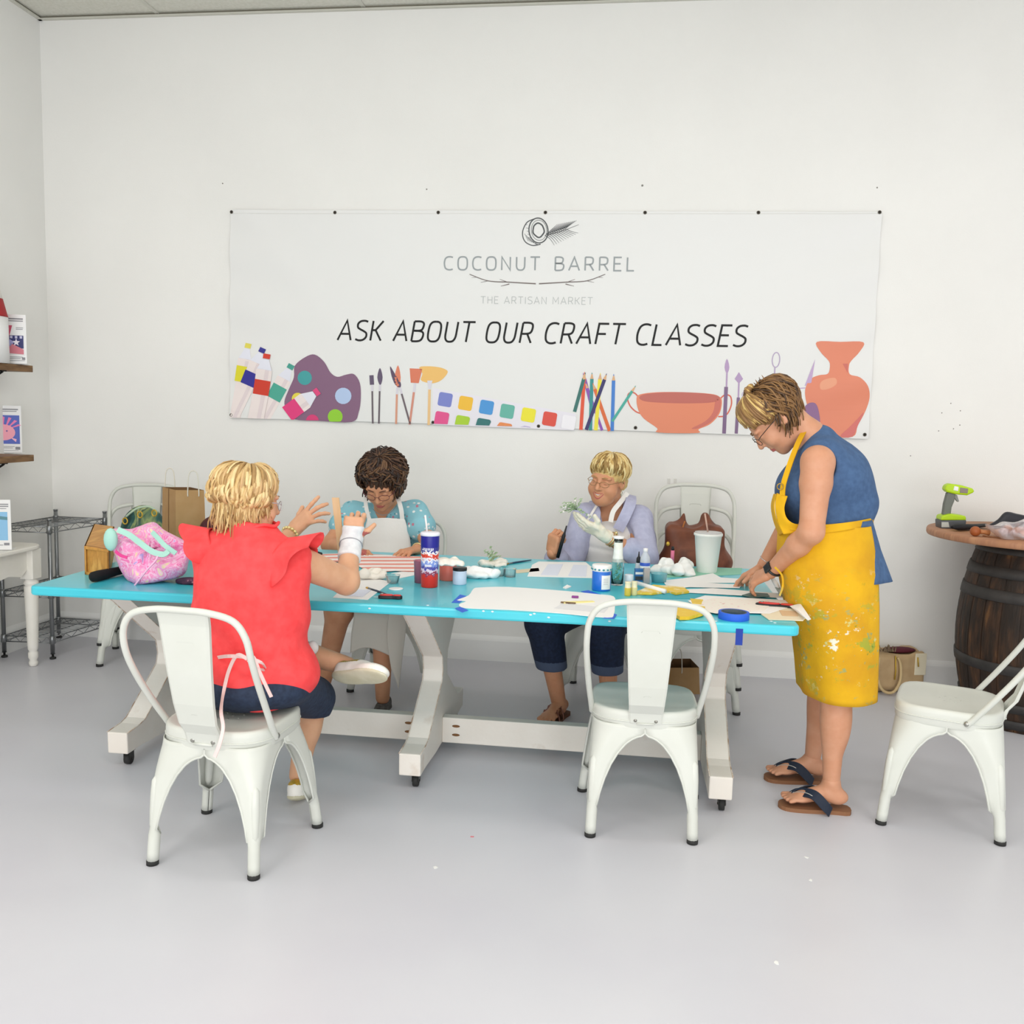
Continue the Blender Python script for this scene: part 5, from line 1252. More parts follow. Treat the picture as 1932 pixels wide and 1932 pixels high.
# flared back hem of the top, printed shorts, apron
def skirt(name, rings, m, parent, a0=0, a1=2*PI, th=.004, wav=0, nw=9, sq=1):
    """cloth hung round a body: rings of (centre, rx, ry)"""
    V = []; F = []; n = 72; R_ = []
    for i in range(len(rings)-1):
        for k in range(5):
            t = k/5; (c0_, x0_, y0_), (c1_, x1_, y1_) = rings[i], rings[i+1]; R_.append((Vector(c0_).lerp(Vector(c1_), t), x0_+(x1_-x0_)*t, y0_+(y1_-y0_)*t, (i+t)/(len(rings)-1)))
    R_.append((Vector(rings[-1][0]), rings[-1][1], rings[-1][2], 1))
    for c, rx, ry, t in R_:
        for k in range(n+1):
            a = a0+(a1-a0)*k/n; w = 1+wav*t*math.sin(nw*a+2*math.sin(2*a)+t)
            ca, sa = math.cos(a), math.sin(a); V.append((c.x+rx*w*math.copysign(abs(ca)**sq, ca), c.y+ry*w*math.copysign(abs(sa)**sq, sa), c.z))
    for i in range(len(R_)-1):
        for k in range(n): j = i*(n+1)+k; F.append((j, j+n+1, j+n+2, j+1))
    o = mesh_obj(name, V, F, m, parent); md = o.modifiers.new('cloth', 'SOLIDIFY'); md.thickness = th; md.offset = 0; return o
C_ = lambda px0, px1, py, dy: ((at(px0, py, y=3.6)+at(px1, py, y=3.6))/2, (at(px1, py, y=3.6)-at(px0, py, y=3.6)).length/2, dy)
skirt('back_hem', [C_(1500, 1642, 975, .165), C_(1500, 1658, 1030, .17), C_(1500, 1680, 1087, .175)], m_bt, stand, -1.45, 1.45, wav=.02)
m_print = mat('printed_shorts', '#e8e4e0', .8); spots(m_print, '#e8e4e0', ['#2f2f34', '#e8e4e0', '#55555c'], 45, .45)
solid_obj('shorts', [([ell(tuple(hp), (.14, .155, .11), .05), cap(hipL+V3(.06, .04, 0), hipL.lerp(knL, .30)+V3(.065, .03, 0), .085, .085, .04), cap(hipR+V3(.06, -.02, 0), hipR.lerp(knR, .30)+V3(.06, -.02, 0), .085, .085, .04)], .006)], m_print, stand)
ap = skirt('apron', [C_(1476, 1640, 984, .185), C_(1470, 1645, 1010, .19), C_(1468, 1652, 1070, .215), C_(1480, 1652, 1130, .225), C_(1498, 1650, 1200, .225), C_(1504, 1648, 1250, .225), C_(1508, 1646, 1300, .22)], m_yel, stand, .55, 2*PI-.55, wav=.022, nw=7, sq=.85)
cloth('apron_bib', [[A(1465, 932, 3.50), A(1460, 932, 3.60), A(1462, 934, 3.70)], [A(1461, 955, 3.47), A(1455, 955, 3.60), A(1460, 957, 3.73)], [A(1466, 982, 3.46), A(1460, 984, 3.60), A(1466, 984, 3.74)], [A(1480, 1005, 3.44), A(1470, 1010, 3.60), A(1478, 1008, 3.76)]], m_yel, ap)
cloth('apron_side', [[A(1466, 930, 3.49), A(1475, 934, 3.47), A(1486, 936, 3.455)], [A(1463, 955, 3.47), A(1474, 958, 3.45), A(1480, 962, 3.44)], [A(1468, 985, 3.45), A(1482, 984, 3.425), A(1494, 986, 3.42)], [A(1478, 1008, 3.43), A(1510, 1004, 3.425), A(1550, 1000, 3.42)]], m_yel, ap)
cloth('waist_tie', [[A(1490, 988, 3.43), A(1550, 990, 3.422), A(1610, 984, 3.42), A(1647, 977, 3.55)], [A(1490, 1000, 3.425), A(1550, 1006, 3.412), A(1610, 998, 3.42), A(1648, 992, 3.55)]], m_yel, ap)
b = MB()
ribbon(b, curve_pts([A(1476, 938, 3.47), A(1478, 915, 3.47), A(1487, 885, 3.48), A(1499, 852, 3.50), A(1511, 825, 3.53), A(1522, 808, 3.57), A(1534, 803, 3.63)], 6), lambda i: V3(-.7, -1, .2), .020, .002); b.build('apron_strap', m_yel, ap)
b = MB(); ribbon(b, curve_pts([A(1462, 1070, 3.44), A(1475, 1085, 3.42), A(1477, 1105, 3.42), A(1471, 1124, 3.42)], 5), V3(-.3, -1, .1), .007, .001); b.build('hanging_tie', m_yel, ap)
b = MB(); b.tube([A(1472, 918, 3.465)+V3(.011*math.cos(a), 0, .011*math.sin(a)) for a in [2*PI*k/18 for k in range(18)]], .0022, 6, closed=True); b.build('strap_buckle', mat('brass', '#a88a45', .35, .8), ap)
b = MB(); fr = frame(fw(elL, wrL), V3(-.2, -.8, .6)); c0 = wrL-fw(elL, wrL)*.03
b.tube([c0+fr @ V3(.031*math.cos(a), 0, .031*math.sin(a)) for a in [2*PI*k/24 for k in range(24)]], .0055, 6, closed=True, flat=.5); b.box((-.016, -.019, .026), (.016, .019, .036), bev=.004, M=M4(c0, fr)); b.build('smart_watch', mat('black_watch', '#1f2226', .25), stand)
b = MB()
c1 = wrR-fw(elR, wrR)*.03; fr = frame(fw(elR, wrR), V3(0, 0, 1)); b.tube([c1+fr @ V3(.029*math.cos(a), 0, .029*math.sin(a)) for a in [2*PI*k/20 for k in range(20)]], .0018, 6, closed=True); b.build('bracelet', mat('silver_chain', '#cfcfd2', .25, .9), stand)
m_strap = mat('navy_sandal_strap', '#1c2638', .6); m_ss = mat('brown_sandal_sole', '#8a5f41', .7); m_pipe = mat('silver_piping', '#c8c6bf', .3, .5)
for M, an_ in sandals:
    z = -an_.z; sd = MB(); sd.prism([M @ V3(x, y, z) for x, y in smooth2([(-.03, -.068), (.03, -.068), (.034, .0), (.046, .10), (.041, .165), (.0, .188), (-.038, .165), (-.045, .10), (-.034, 0)], 3)], (0, 0, .015)); so = sd.build('sandal', m_ss, stand)
    for s in (1, -1):
        st_ = MB(); path = curve_pts([M @ V3(.014, .142, z+.034), M @ V3(.012+s*.014, .112, z+.062), M @ V3(.004+s*.038, .066, z+.070), M @ V3(s*.050, .025, z+.036), M @ V3(s*.046, .005, z+.014)], 6)
        ribbon(st_, path, lambda i: V3(0, 0, 1)+(M.to_3x3() @ V3(s*.8, 0, 0)), .040, .0018)
        sp_ = st_.build('sandal_strap', m_strap, so); pp = MB(); pp.tube([p+M.to_3x3() @ V3(0, .014, .001) for p in path], .0016, 5); pp.build('strap_piping', m_pipe, sp_)
m_br = [mat('streaked_brown', '#694a2e', .5, noise_col='#866238', nscale=40), mat('streaked_brown_mid', '#8c6840', .5), mat('streaked_dark', '#4a3422', .5)]
m_bl = [mat('blond_streak', '#cda963', .45, noise_col='#dcbf7c', nscale=30), mat('blond_streak_mid', '#a07c48', .5), mat('streaked_brown_mid', '#8c6840', .5)]
hb = [ell((0, -.018, .040), (.080, .098, .088), .02, M=MH), ell((0, .125, -.03), (.09, .080, .075), .01, 's', M=MH), ell((0, .02, -.10), (.2, .2, .055), .01, 's', M=MH)]
hair = solid_obj('hair', [(hb, .0035, bump_(.001, 100))], m_br[1], stand)
def front_(ph):   # swept back from the forehead to the clip
    f = abs(ph); return ((.12, .3), (1.3 if f < .6 else 1.5 if f < 1.1 else 1.75 if f < 1.6 else .3), 0)
b = MB(); locks(b, (0, -.018, .038), (.090, .108, .098), MH, 420, front_, .0058, 0, 3, .006, 8, .010, 31, .3); b.build('blond_strands', m_bl, hair)
def rear_(ph):
    f = abs(ph); return ((.1, .9), (.25 if f < 1.4 else 1.8 if f < 1.6 else 2.25), (0 if f < 1.2 else .075))
MH2 = MH @ Matrix.Translation((0, -.012, 0))
b = MB(); locks(b, (0, -.018, .034), (.086, .104, .092), MH2, 460, rear_, .0058, 0, 3, .045, 28, .012, 33, .4, 11)
tuft = random.Random(4)
crown = MH @ V3(0, -.058, .098)
for i in range(46):
    p = crown+MH.to_3x3() @ V3(tuft.uniform(-.02, .02), tuft.uniform(-.01, .01), 0); d = MH.to_3x3() @ V3(tuft.uniform(-.5, .5), tuft.uniform(-1.2, -.2), tuft.uniform(.0, .7)); pts = [p]
    for k in range(6): d = (d.normalized()+V3(.06, 0, -.16)+V3(tuft.uniform(-.2, .2), tuft.uniform(-.2, .2), tuft.uniform(-.15, .1))); pts.append(pts[-1]+d.normalized()*.009)
    b.tube(pts, [.005, .006, .006, .005, .004, .003, .001], 5, tuft.randrange(3), flat=.6)
b.build('hair_strands', m_br, hair)
# ---------------------------------------------------------------- small things
m_paper = mat('white_paper', '#f3f2f0', .8); m_clear = mat('clear_plastic', '#f4f8f8', .06, trans=.92, ior=1.35)
m_glass = mat('clear_glass', '#eef6f4', .03, trans=1, ior=1.4); m_black = mat('black_plastic', '#17171a', .4); m_white = mat('white_plastic', '#f1f1f0', .35)
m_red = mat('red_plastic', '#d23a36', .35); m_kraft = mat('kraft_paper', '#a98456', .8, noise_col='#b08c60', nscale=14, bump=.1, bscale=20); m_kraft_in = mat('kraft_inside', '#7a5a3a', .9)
m_steel = mat('brushed_steel', '#b8b9ba', .3, .9)
B = lambda px, py, z=TZ: at(px, py, z=z)
def put(mb, name, m, label, cat, parent=None, **k): return tag(mb.build(name, m, **k), label, cat)

# wooden box at the left end of the table
zt = at(160, 1030, y=B(160, 1084).y).z
p0, p1 = B(160, 1084), B(206, 1092); dl = (at(178, 989, z=zt)-at(160, 1031, z=zt)); dl.z = 0; H = zt-TZ
wb = thing('wooden_box', 'honey-coloured wooden box standing at the left end of the table', 'box', p0)
m_pine = mat('honey_pine', '#c98f3f', .55, noise_col=['#b98238', '#d9a353'], nscale=4, stretch=(9, 1.5, 3), bump=.05)
e1 = (p1-p0); e1.z = 0; up = V3(0, 0, 1)
def slab(o, a, b_, c): return MB().prism([o, o+a, o+a+b_, o+b_], c)
u1 = e1.normalized()*.012; ud = dl.normalized()*.014
slab(V3(0, 0, 0), dl, up*H, u1).build('side_panel', m_pine, wb, bevel=.002); slab(e1-u1, dl, up*H, u1).build('side_panel', m_pine, wb, bevel=.002)
slab(V3(0, 0, H-.012)-ud*.3, e1, dl+ud*.3, up*.012).build('top_panel', m_pine, wb, bevel=.002); slab(V3(0, 0, 0), e1, dl, up*.012).build('bottom_panel', m_pine, wb, bevel=.002)
slab(ud*.8, e1*.55, up*H, ud).build('end_panel', m_pine, wb, bevel=.002); slab(e1*.53, e1*.47, up*H, ud).build('end_stile', m_pine, wb, bevel=.002)
# black rolled case
b = MB(); q0, q1 = B(176, 1099)+V3(0, 0, .022), B(262, 1076)+V3(0, 0, .018); b.tube([q0-(q1-q0).normalized()*.008, q0, q0.lerp(q1, .15), q0.lerp(q1, .5), q1], [.006, .020, .021, .017, .015], 16)
put(b, 'rolled_case', mat('black_cloth', '#0e0e10', .9), 'black rolled-up cloth case lying in front of the wooden box', 'case')

def pillow(name, outline, y, depth, mats, parent=None, lean=0, n=5, warp=0, z0=None, rule=None):
    """a stuffed soft shape: outline (photo points) at depth y, bulging by depth"""
    P = smooth2(outline, n); c = Vector((sum(p[0] for p in P)/len(P), sum(p[1] for p in P)/len(P)))
    V = []; N = len(P); R = [(1, 0), (.985, .32), (.93, .6), (.8, .85), (.6, .97), (.35, 1), (.12, 1)]
    zb = max(p[1] for p in P)
    for side in (-1, 1):
        for r_, d in R:
            for k, p in enumerate(P):
                px, py = c.x+(p[0]-c.x)*r_, c.y+(p[1]-c.y)*r_; yy = y+lean*(zb-py)/100
                dd = d*depth*(1+warp*math.sin(k*.5+r_*7))
                V.append(at(px, py, y=yy+side*dd))
    F = []; M_ = len(R)
    for s_ in (0, 1):
        o = s_*M_*N
        for i in range(M_-1):
            for k in range(N):
                q = (o+i*N+k, o+i*N+(k+1) % N, o+(i+1)*N+(k+1) % N, o+(i+1)*N+k); F.append(q if s_ == 0 else tuple(reversed(q)))
        F.append(tuple(o+(M_-1)*N+k for k in range(N)) if s_ == 0 else tuple(o+(M_-1)*N+k for k in reversed(range(N))))
    if z0 is not None: V = [Vector((v.x, v.y, max(v.z, z0))) for v in V]
    return mesh_obj(name, V, F, mats, parent)
# floral tote
m_tote = mat('pink_floral', '#f3a6cc', .6, bump=.2, bscale=14)
def blotch(m, cols, scale=9):
    nt = m.node_tree; bs = nt.nodes['Principled BSDF']; tc = nt.nodes.new('ShaderNodeTexCoord'); n = nt.nodes.new('ShaderNodeTexNoise'); n.inputs['Scale'].default_value = scale; n.inputs['Detail'].default_value = 3; n.inputs['Distortion'].default_value = 1.5
    nt.links.new(tc.outputs['Object'], n.inputs['Vector']); r = nt.nodes.new('ShaderNodeValToRGB'); nt.links.new(n.outputs[0], r.inputs[0])
    r.color_ramp.elements[0].position = .3; r.color_ramp.elements[0].color = lin(cols[0]); r.color_ramp.elements[1].position = .72; r.color_ramp.elements[1].color = lin(cols[-1])
    for i, c in enumerate(cols[1:-1]): e = r.color_ramp.elements.new(.3+.42*(i+1)/(len(cols)-1)); e.color = lin(c)
    nt.links.new(r.outputs[0], bs.inputs['Base Color'])
blotch(m_tote, ['#b8a0dc', '#f5c2e4', '#f06bb0', '#f7cfe6', '#f48cc0', '#f3b5dc', '#ece29a', '#f7c8e8'], 16)
m_mint = mat('mint_trim', '#a8d8cb', .6, bump=.1)
tote = pillow('tote_bag', [(204, 1004), (222, 997), (245, 998), (262, 993), (290, 985), (312, 1001), (345, 1018), (362, 1030), (356, 1060), (345, 1086), (300, 1098), (256, 1108), (232, 1084), (217, 1050)], B(252, 1108).y+.11, .085, m_tote, lean=.10, warp=.18, z0=TZ+.001)
tag(tote, 'pink floral tote bag with mint trim slumped beside the wooden box', 'bag')
yt = B(252, 1108).y+.02
b = MB(); ribbon(b, curve_pts([at(222, 999, y=yt+.06), at(245, 1010, y=yt+.05), at(265, 1025, y=yt+.02), at(288, 1041, y=yt+.01), at(308, 1046, y=yt+.01), at(318, 1040, y=yt+.02)], 6), V3(-.1, -1, .4), .022, .002)
ribbon(b, curve_pts([at(287, 1004, y=yt+.08), at(297, 1014, y=yt+.055), at(312, 1030, y=yt+.03), at(332, 1044, y=yt+.03)], 6), V3(0, -1, .4), .018, .002); b.build('strap', m_mint, tote)
b = MB(); b.ball(tuple(at(209, 1018, y=yt+.055)), (.028, .02, .045), n=14); b.build('trim_corner', m_mint, tote)
b = MB(); ribbon(b, curve_pts([at(253, 1106, y=yt+.02), at(275, 1078, y=yt-.0), at(295, 1055, y=yt+.0), at(299, 1040, y=yt+.02)], 5), V3(0, -1, .2), .006, .002); b.build('fold_seam', mat('tote_seam', '#f4b9d8', .6), tote)
b = MB(); ribbon(b, curve_pts([at(218, 1040, y=yt+.05), at(228, 1048, y=yt+.035), at(240, 1052, y=yt+.03)], 5), V3(0, -1, .2), .012, .0015); b.build('side_pocket', mat('tote_pocket', '#e0408e', .6), tote)
p = pillow('patterned_pouch', [(332, 1093), (350, 1089), (372, 1090), (380, 1099), (362, 1105), (336, 1103)], B(350, 1104).y+.03, .03, mat('dark_floral', '#3a2238', .7, noise_col=['#3a2238', '#5a2e48', '#c99aa0'], nscale=40, contrast=(.4, .75)), z0=TZ+.001)
tag(p, 'small dark flowered pouch half under the pink tote bag', 'pouch')
# green handbag on the stacked chairs
m_green = mat('green_patchwork', '#2f5d52', .55, bump=.1); blotch(m_green, ['#1c3f3d', '#2f5f5a', '#8fa066', '#2c524c', '#b9c48a', '#1d3c38'], 5)
c0 = at(268, 1010, y=4.84)
gb = solid_obj('handbag', [([ell((c0.x, 4.86, .715), (.135, .085, .17), .05), rbx((c0.x, 4.86, .64), (.125, .08, .07), .04, .05), cut((0, 0, .566), (0, 0, -1))], .006, folds(.003, 20, 20, 20, 2))], m_green)
tag(gb, 'green patchwork handbag with gold rings sitting on the stacked chairs', 'handbag')
b = MB(); b.tube(curve_pts([at(238, 975, y=4.78), at(248, 966, y=4.77), at(262, 958, y=4.78), at(282, 956, y=4.79), at(298, 966, y=4.79)], 6), .006, 8); b.build('handle', mat('pale_leather', '#b7cdb4', .5), gb)
for q in ((236, 983), (264, 971), (291, 968)):
    b = MB(); cc = at(*q, y=4.765); b.tube([cc+V3(.014*math.cos(a), 0, .017*math.sin(a)) for a in [2*PI*k/16 for k in range(16)]], .004, 6, closed=True); b.build('ring', m_gold, gb)
def paper_bag(label, A_, B__, C__, z0, z1, handles, hh=.09):
    bag = thing('paper_bag', label, 'bag', (B__[0], B__[1], z0)); a, b_, c = V3(A_[0]-B__[0], A_[1]-B__[1], 0), V3(0, 0, 0), V3(C__[0]-B__[0], C__[1]-B__[1], 0); d = a+c; h = z1-z0
    mb = MB(); q = [a, b_, c, d]; ctr = (a+c)/2
    lo = [ctr+(v-ctr)*1.05 for v in q]; hi = [ctr+(v-ctr)*.98+up*h for v in q]
    V = lo+hi+[ctr+(v-ctr)*.965+up*h for v in q]+[ctr+(v-ctr)*1.0+up*.004 for v in q]
    F = [(i, (i+1) % 4, 4+(i+1) % 4, 4+i) for i in range(4)]+[(3, 2, 1, 0)]; mb.add(V, F, 0, False)
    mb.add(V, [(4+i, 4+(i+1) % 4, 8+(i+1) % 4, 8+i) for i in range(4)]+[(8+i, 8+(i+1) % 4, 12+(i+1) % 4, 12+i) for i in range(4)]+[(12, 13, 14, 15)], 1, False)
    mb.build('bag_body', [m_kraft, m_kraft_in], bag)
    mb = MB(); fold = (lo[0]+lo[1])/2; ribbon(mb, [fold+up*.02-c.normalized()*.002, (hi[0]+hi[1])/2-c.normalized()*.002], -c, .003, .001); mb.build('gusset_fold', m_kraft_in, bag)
    for s0, s1 in handles:
        mb = MB(); e = (s0+s1)/2; mb.tube(curve_pts([V3(*s0)-up*.03, V3(*s0), s0.lerp(s1, .12)+up*hh*.8, e+up*hh, s0.lerp(s1, .88)+up*hh*.8, s1, s1-up*.03], 6), .0028, 6); mb.build('handle', mat('paper_cord', '#d8d2c4', .8), bag)
    return bag
A_, B__, C__ = at(306, 925, y=4.25), at(331, 922, y=4.12), at(386, 926, y=4.17)
z1 = at(345, 924, y=4.15).z; a, c = V3(A_.x-B__.x, A_.y-B__.y, 0), V3(C__.x-B__.x, C__.y-B__.y, 0); h = z1-TZ-.001
paper_bag('brown paper shopping bag with twisted handles standing behind the pink tote', A_, B__, C__, TZ+.001, z1, [(c*.42+up*h, c*.80+up*h), (a+c*.10+up*h, a+c*.45+up*h)], .092)
# maroon bag behind the seated person
mb_ = pillow('maroon_handbag', [(378, 990), (396, 974), (425, 968), (448, 976), (452, 1020), (440, 1062), (385, 1060), (376, 1020)], 4.10, .05, mat('maroon_leather', '#4a1720', .5), z0=TZ+.001)
tag(mb_, 'dark maroon handbag on the table, mostly hidden behind the person in coral', 'handbag')

# sheets of paper and cloth
def sheet(name, pts, m, label, cat, z=TZ, th=.0012, curl=0, lift=0, parent=None):
    P = [B(px, py, z+lift) for px, py in pts]
    for i, p_ in enumerate(P): p_.z = z+lift+.0003+curl*abs(math.sin(i*1.9))
    b = MB().prism([V3(*p_) for p_ in P], (0, 0, th)); o = b.build(name, m, parent)
    return tag(o, label, cat) if label else o
m_stripe = mat('pink_stripe', '#f2ded8', .8)
def stripes(m, c1, c2, scale, dist=1.2, rot=0):
    nt = m.node_tree; bs = nt.nodes['Principled BSDF']; tc = nt.nodes.new('ShaderNodeTexCoord'); mp = nt.nodes.new('ShaderNodeMapping'); mp.inputs['Rotation'].default_value = (0, 0, rot)
    w = nt.nodes.new('ShaderNodeTexWave'); w.inputs['Scale'].default_value = scale; w.inputs['Distortion'].default_value = dist; w.inputs['Detail'].default_value = 1; r = nt.nodes.new('ShaderNodeValToRGB')
    nt.links.new(tc.outputs['Object'], mp.inputs[0]); nt.links.new(mp.outputs[0], w.inputs['Vector']); nt.links.new(w.outputs[0], r.inputs[0]); r.color_ramp.elements[0].position = .35; r.color_ramp.elements[1].position = .6
    r.color_ramp.elements[0].color = lin(c1); r.color_ramp.elements[1].color = lin(c2); nt.links.new(r.outputs[0], bs.inputs['Base Color'])
stripes(m_stripe, '#eb9a8c', '#f6efec', 3.2, .6, 1.25)
sheet('striped_cloth', [(603, 1046), (660, 1046), (800, 1052), (793, 1080), (745, 1079), (700, 1081), (668, 1066), (615, 1058)], m_stripe, 'pink and white striped painted cloth spread in front of the person in blue', 'cloth', curl=.004, th=.002)
sheet('paper_sheet', [(628, 1128), (694, 1132), (738, 1098), (670, 1084)], m_paper, 'white paper sheet by the elbow of the person in coral', 'paper')
sheet('pattern_sheet', [(650, 1124), (685, 1126), (700, 1114), (664, 1112)], mat('pale_blue_print', '#dfe4f2', .8), 'small sheet with pale blue print lying on the white sheet', 'paper', z=TZ+.002)
sheet('paper_strip', [(738, 1082), (792, 1074), (800, 1082), (752, 1092)], m_paper, 'narrow white paper strip left of the tall tumbler', 'paper')
m_cot = mat('crumpled_tissue', '#f0ebe0', .95, bump=.5, bscale=40)
def crumple(px, py, r, name, label, cat, m=m_cot, flat_=.6, seed=1, z=TZ, n=7, vox=.004):
    r_ = random.Random(seed); c = B(px, py, z); P = []
    for i in range(n):
        q = c+V3(r_.uniform(-r, r)*.8, r_.uniform(-r, r)*.7, r*flat_*r_.uniform(.2, .8)); P.append(ell(tuple(q), (r*r_.uniform(.25, .5), r*r_.uniform(.25, .5), r*flat_*r_.uniform(.3, .55)), .008, R=frame((r_.uniform(-1, 1), 1, r_.uniform(-.5, .5)), (0, 0, 1))))
    P.append(ell(tuple(c+V3(0, 0, r*flat_*.3)), (r*.7, r*.6, r*flat_*.4), .01)); P.append(cut((0, 0, z+.0005), (0, 0, -1), .002))
    o = solid_obj(name, [(P, vox, lambda X, Y, Z: .0022*np.sin(130*X+2*np.sin(90*Y))+.002*np.sin(120*Z+90*Y))], m); return tag(o, label, cat)
crumple(702, 1092, .062, 'crumpled_tissue', 'crumpled white tissue on the papers left of the tumbler', 'tissue', seed=3)
def cup(name, px, py, r0, r1, h, m, label, cat, z=TZ, wall=.0012, lid=None, parent=None, extra=None, tilt=None):
    p = B(px, py, z); o = thing(name, label, cat, p)
    MB().lathe([(0, .0005), (r0, .0005), (r1, h), (r1+.0015, h+.001), (r1-wall, h), (r0-wall, wall+.001), (0, wall+.001)], 28, caps=False).build('cup_body', m, o)
    if tilt: o.rotation_euler = tilt
    return o
cup('clear_cup', 741, 1100, .022, .029, .032, m_clear, 'small clear plastic cup standing between the tissue and the tumbler', 'cup')
put(MB().lathe([(0, 0), (.027, 0), (.028, .004), (.024, .005), (0, .004)], 28, tuple(B(747, 1112))), 'cup_lid', m_white, 'round white lid lying left of the tumbler', 'lid')
def brush(p, q, label, hcol='#2b3f55', group=None, r=.0035, bl='#c9a04c', fer='#8d9298'):
    o = thing('paint_brush', label, 'paintbrush', p); d = (q-p); u_ = V3(0, 0, r+.0005)
    MB().tube([u_+d*.28, u_+d*.5, u_+d*.95, u_+d], [r*1.1, r*1.3, r*.7, r*.3], 8).build('handle', mat('brush_handle'+hcol, hcol, .35), o)
    MB().tube([u_+d*.12, u_+d*.29], [r*1.2, r*1.1], 8).build('ferrule', mat('ferrule'+fer, fer, .3, .8), o)
    MB().tube([u_, u_+d*.06, u_+d*.13], [r*.3, r*1.3, r*1.2], 8).build('bristles', mat('bristles'+bl, bl, .8), o)
brush(B(690, 1110), B(732, 1124), 'thin dark paintbrush pointing at the red cutter near the person in coral')
def cutter(px, py, ang, L, label, m1=m_red):
    p = B(px, py); o = thing('utility_knife', label, 'knife', p, ang)
    MB().prism([(x*L, y*L, .001) for x, y in smooth2([(-.5, -.08), (-.2, -.13), (.1, -.10), (.4, -.14), (.52, -.05), (.5, .10), (.2, .12), (-.1, .08), (-.45, .10)], 3)], (0, 0, .012)).build('grip', m_black, o, bevel=.003)
    MB().prism([(x*L, y*L, .012) for x, y in smooth2([(-.42, -.05), (-.15, -.10), (.1, -.05), (.1, .03), (-.15, .06), (-.4, .07)], 3)], (0, 0, .006)).build('red_shell', m1, o, bevel=.002)
    MB().prism([(x*L, y*L, .012) for x, y in smooth2([(.16, -.06), (.42, -.09), (.48, .02), (.38, .09), (.18, .06)], 3)], (0, 0, .005)).build('red_shell', m1, o, bevel=.002)
    MB().lathe([(0, 0), (.006, 0), (.005, .003), (0, .003)], 12, (-.35*L, -.03*L, .018)).build('screw', m_bolt, o)
    MB().prism([(-.5*L, -.03*L, .006), (-.72*L, -.04*L, .006), (-.66*L, .03*L, .006), (-.5*L, .04*L, .006)], (0, 0, .0012)).build('blade', m_steel, o)
cutter(736, 1130, .08, .085, 'small red and black utility knife near the front edge at left centre')
cutter(1462, 1146, -.12, .135, 'larger red and black utility knife on the papers by the yellow apron')
# tumbler
p = B(810, 1107); tb = thing('tumbler', 'tall blue and red patterned tumbler with white lid and straw', 'tumbler', p)
m_tum = mat('tumbler_print', '#e8e4e6', .35)
def bands(m, stops, axis=2, lo=0, hi=1, scale=60):
    nt = m.node_tree; bs = nt.nodes['Principled BSDF']; tc = nt.nodes.new('ShaderNodeTexCoord'); sp = nt.nodes.new('ShaderNodeSeparateXYZ'); nt.links.new(tc.outputs['Object'], sp.inputs[0])
    n = nt.nodes.new('ShaderNodeTexNoise'); n.inputs['Scale'].default_value = scale; nt.links.new(tc.outputs['Object'], n.inputs['Vector'])
    ma = nt.nodes.new('ShaderNodeMath'); ma.operation = 'MULTIPLY_ADD'; nt.links.new(n.outputs[0], ma.inputs[0]); ma.inputs[1].default_value = (hi-lo)*.28; nt.links.new(sp.outputs[axis], ma.inputs[2])
    mr = nt.nodes.new('ShaderNodeMapRange'); mr.inputs[1].default_value = lo+(hi-lo)*.14; mr.inputs[2].default_value = hi+(hi-lo)*.14; nt.links.new(ma.outputs[0], mr.inputs[0]); r = nt.nodes.new('ShaderNodeValToRGB'); r.color_ramp.interpolation = 'CONSTANT'; nt.links.new(mr.outputs[0], r.inputs[0])
    r.color_ramp.elements[0].color = lin(stops[0][1]); r.color_ramp.elements[1].position = stops[1][0]; r.color_ramp.elements[1].color = lin(stops[1][1])
    for t, c in stops[2:]: e = r.color_ramp.elements.new(t); e.color = lin(c)
    nt.links.new(r.outputs[0], bs.inputs['Base Color'])
bands(m_tum, [(0, '#cf2f22'), (.24, '#8f3a58'), (.30, '#d9c8d8'), (.36, '#4b4aa0'), (.42, '#7f96d8'), (.50, '#e9e6ee'), (.56, '#d8402c'), (.66, '#f0e9ea'), (.70, '#3b3a8c'), (.86, '#2a2a86')], 2, 0, .205, 90)
MB().lathe([(0, 0), (.031, 0), (.033, .003), (.0345, .06), (.036, .16)], 40, caps=False).build('lower_sleeve', m_tum, tb)
MB().lathe([(.036, .16), (.0362, .162), (.0368, .203), (.0365, .205)], 40, caps=False).build('blue_band', mat('royal_blue', '#22228c', .35), tb)
MB().lathe([(.0365, .205), (.039, .206), (.039, .214), (.035, .219), (0, .219)], 40, caps=False).build('lid', mat('frosted_white', '#eceaf2', .3), tb)
MB().tube([(-.012, 0, .216), (-.016, -.004, .255), (-.02, -.006, .285)], .0038, 10).build('straw', mat('straw_plastic', '#efe9e8', .3), tb)
for k, (zz, w) in enumerate(((.150, .9), (.112, .8), (.085, .55))):   # pale lettering-like bars wrapped round the print
    b = MB()
    for j in range(7):
        a = -PI/2-.62*w+j*.2*w; b.prism([(.0362*math.cos(a+d), .0362*math.sin(a+d), zz+e_) for d, e_ in ((0, 0), (.09, 0), (.09, .008), (0, .010))], (.0006*math.cos(a), .0006*math.sin(a), 0))
    b.build('pale_print', mat('pale_print', '#efeaf2', .4), tb)
cup('pink_cup', 794, 1099, .026, .030, .09, mat('pink_clear', '#d98aa4', .2, trans=.5), 'translucent pink cup just behind and left of the tumbler', 'cup')
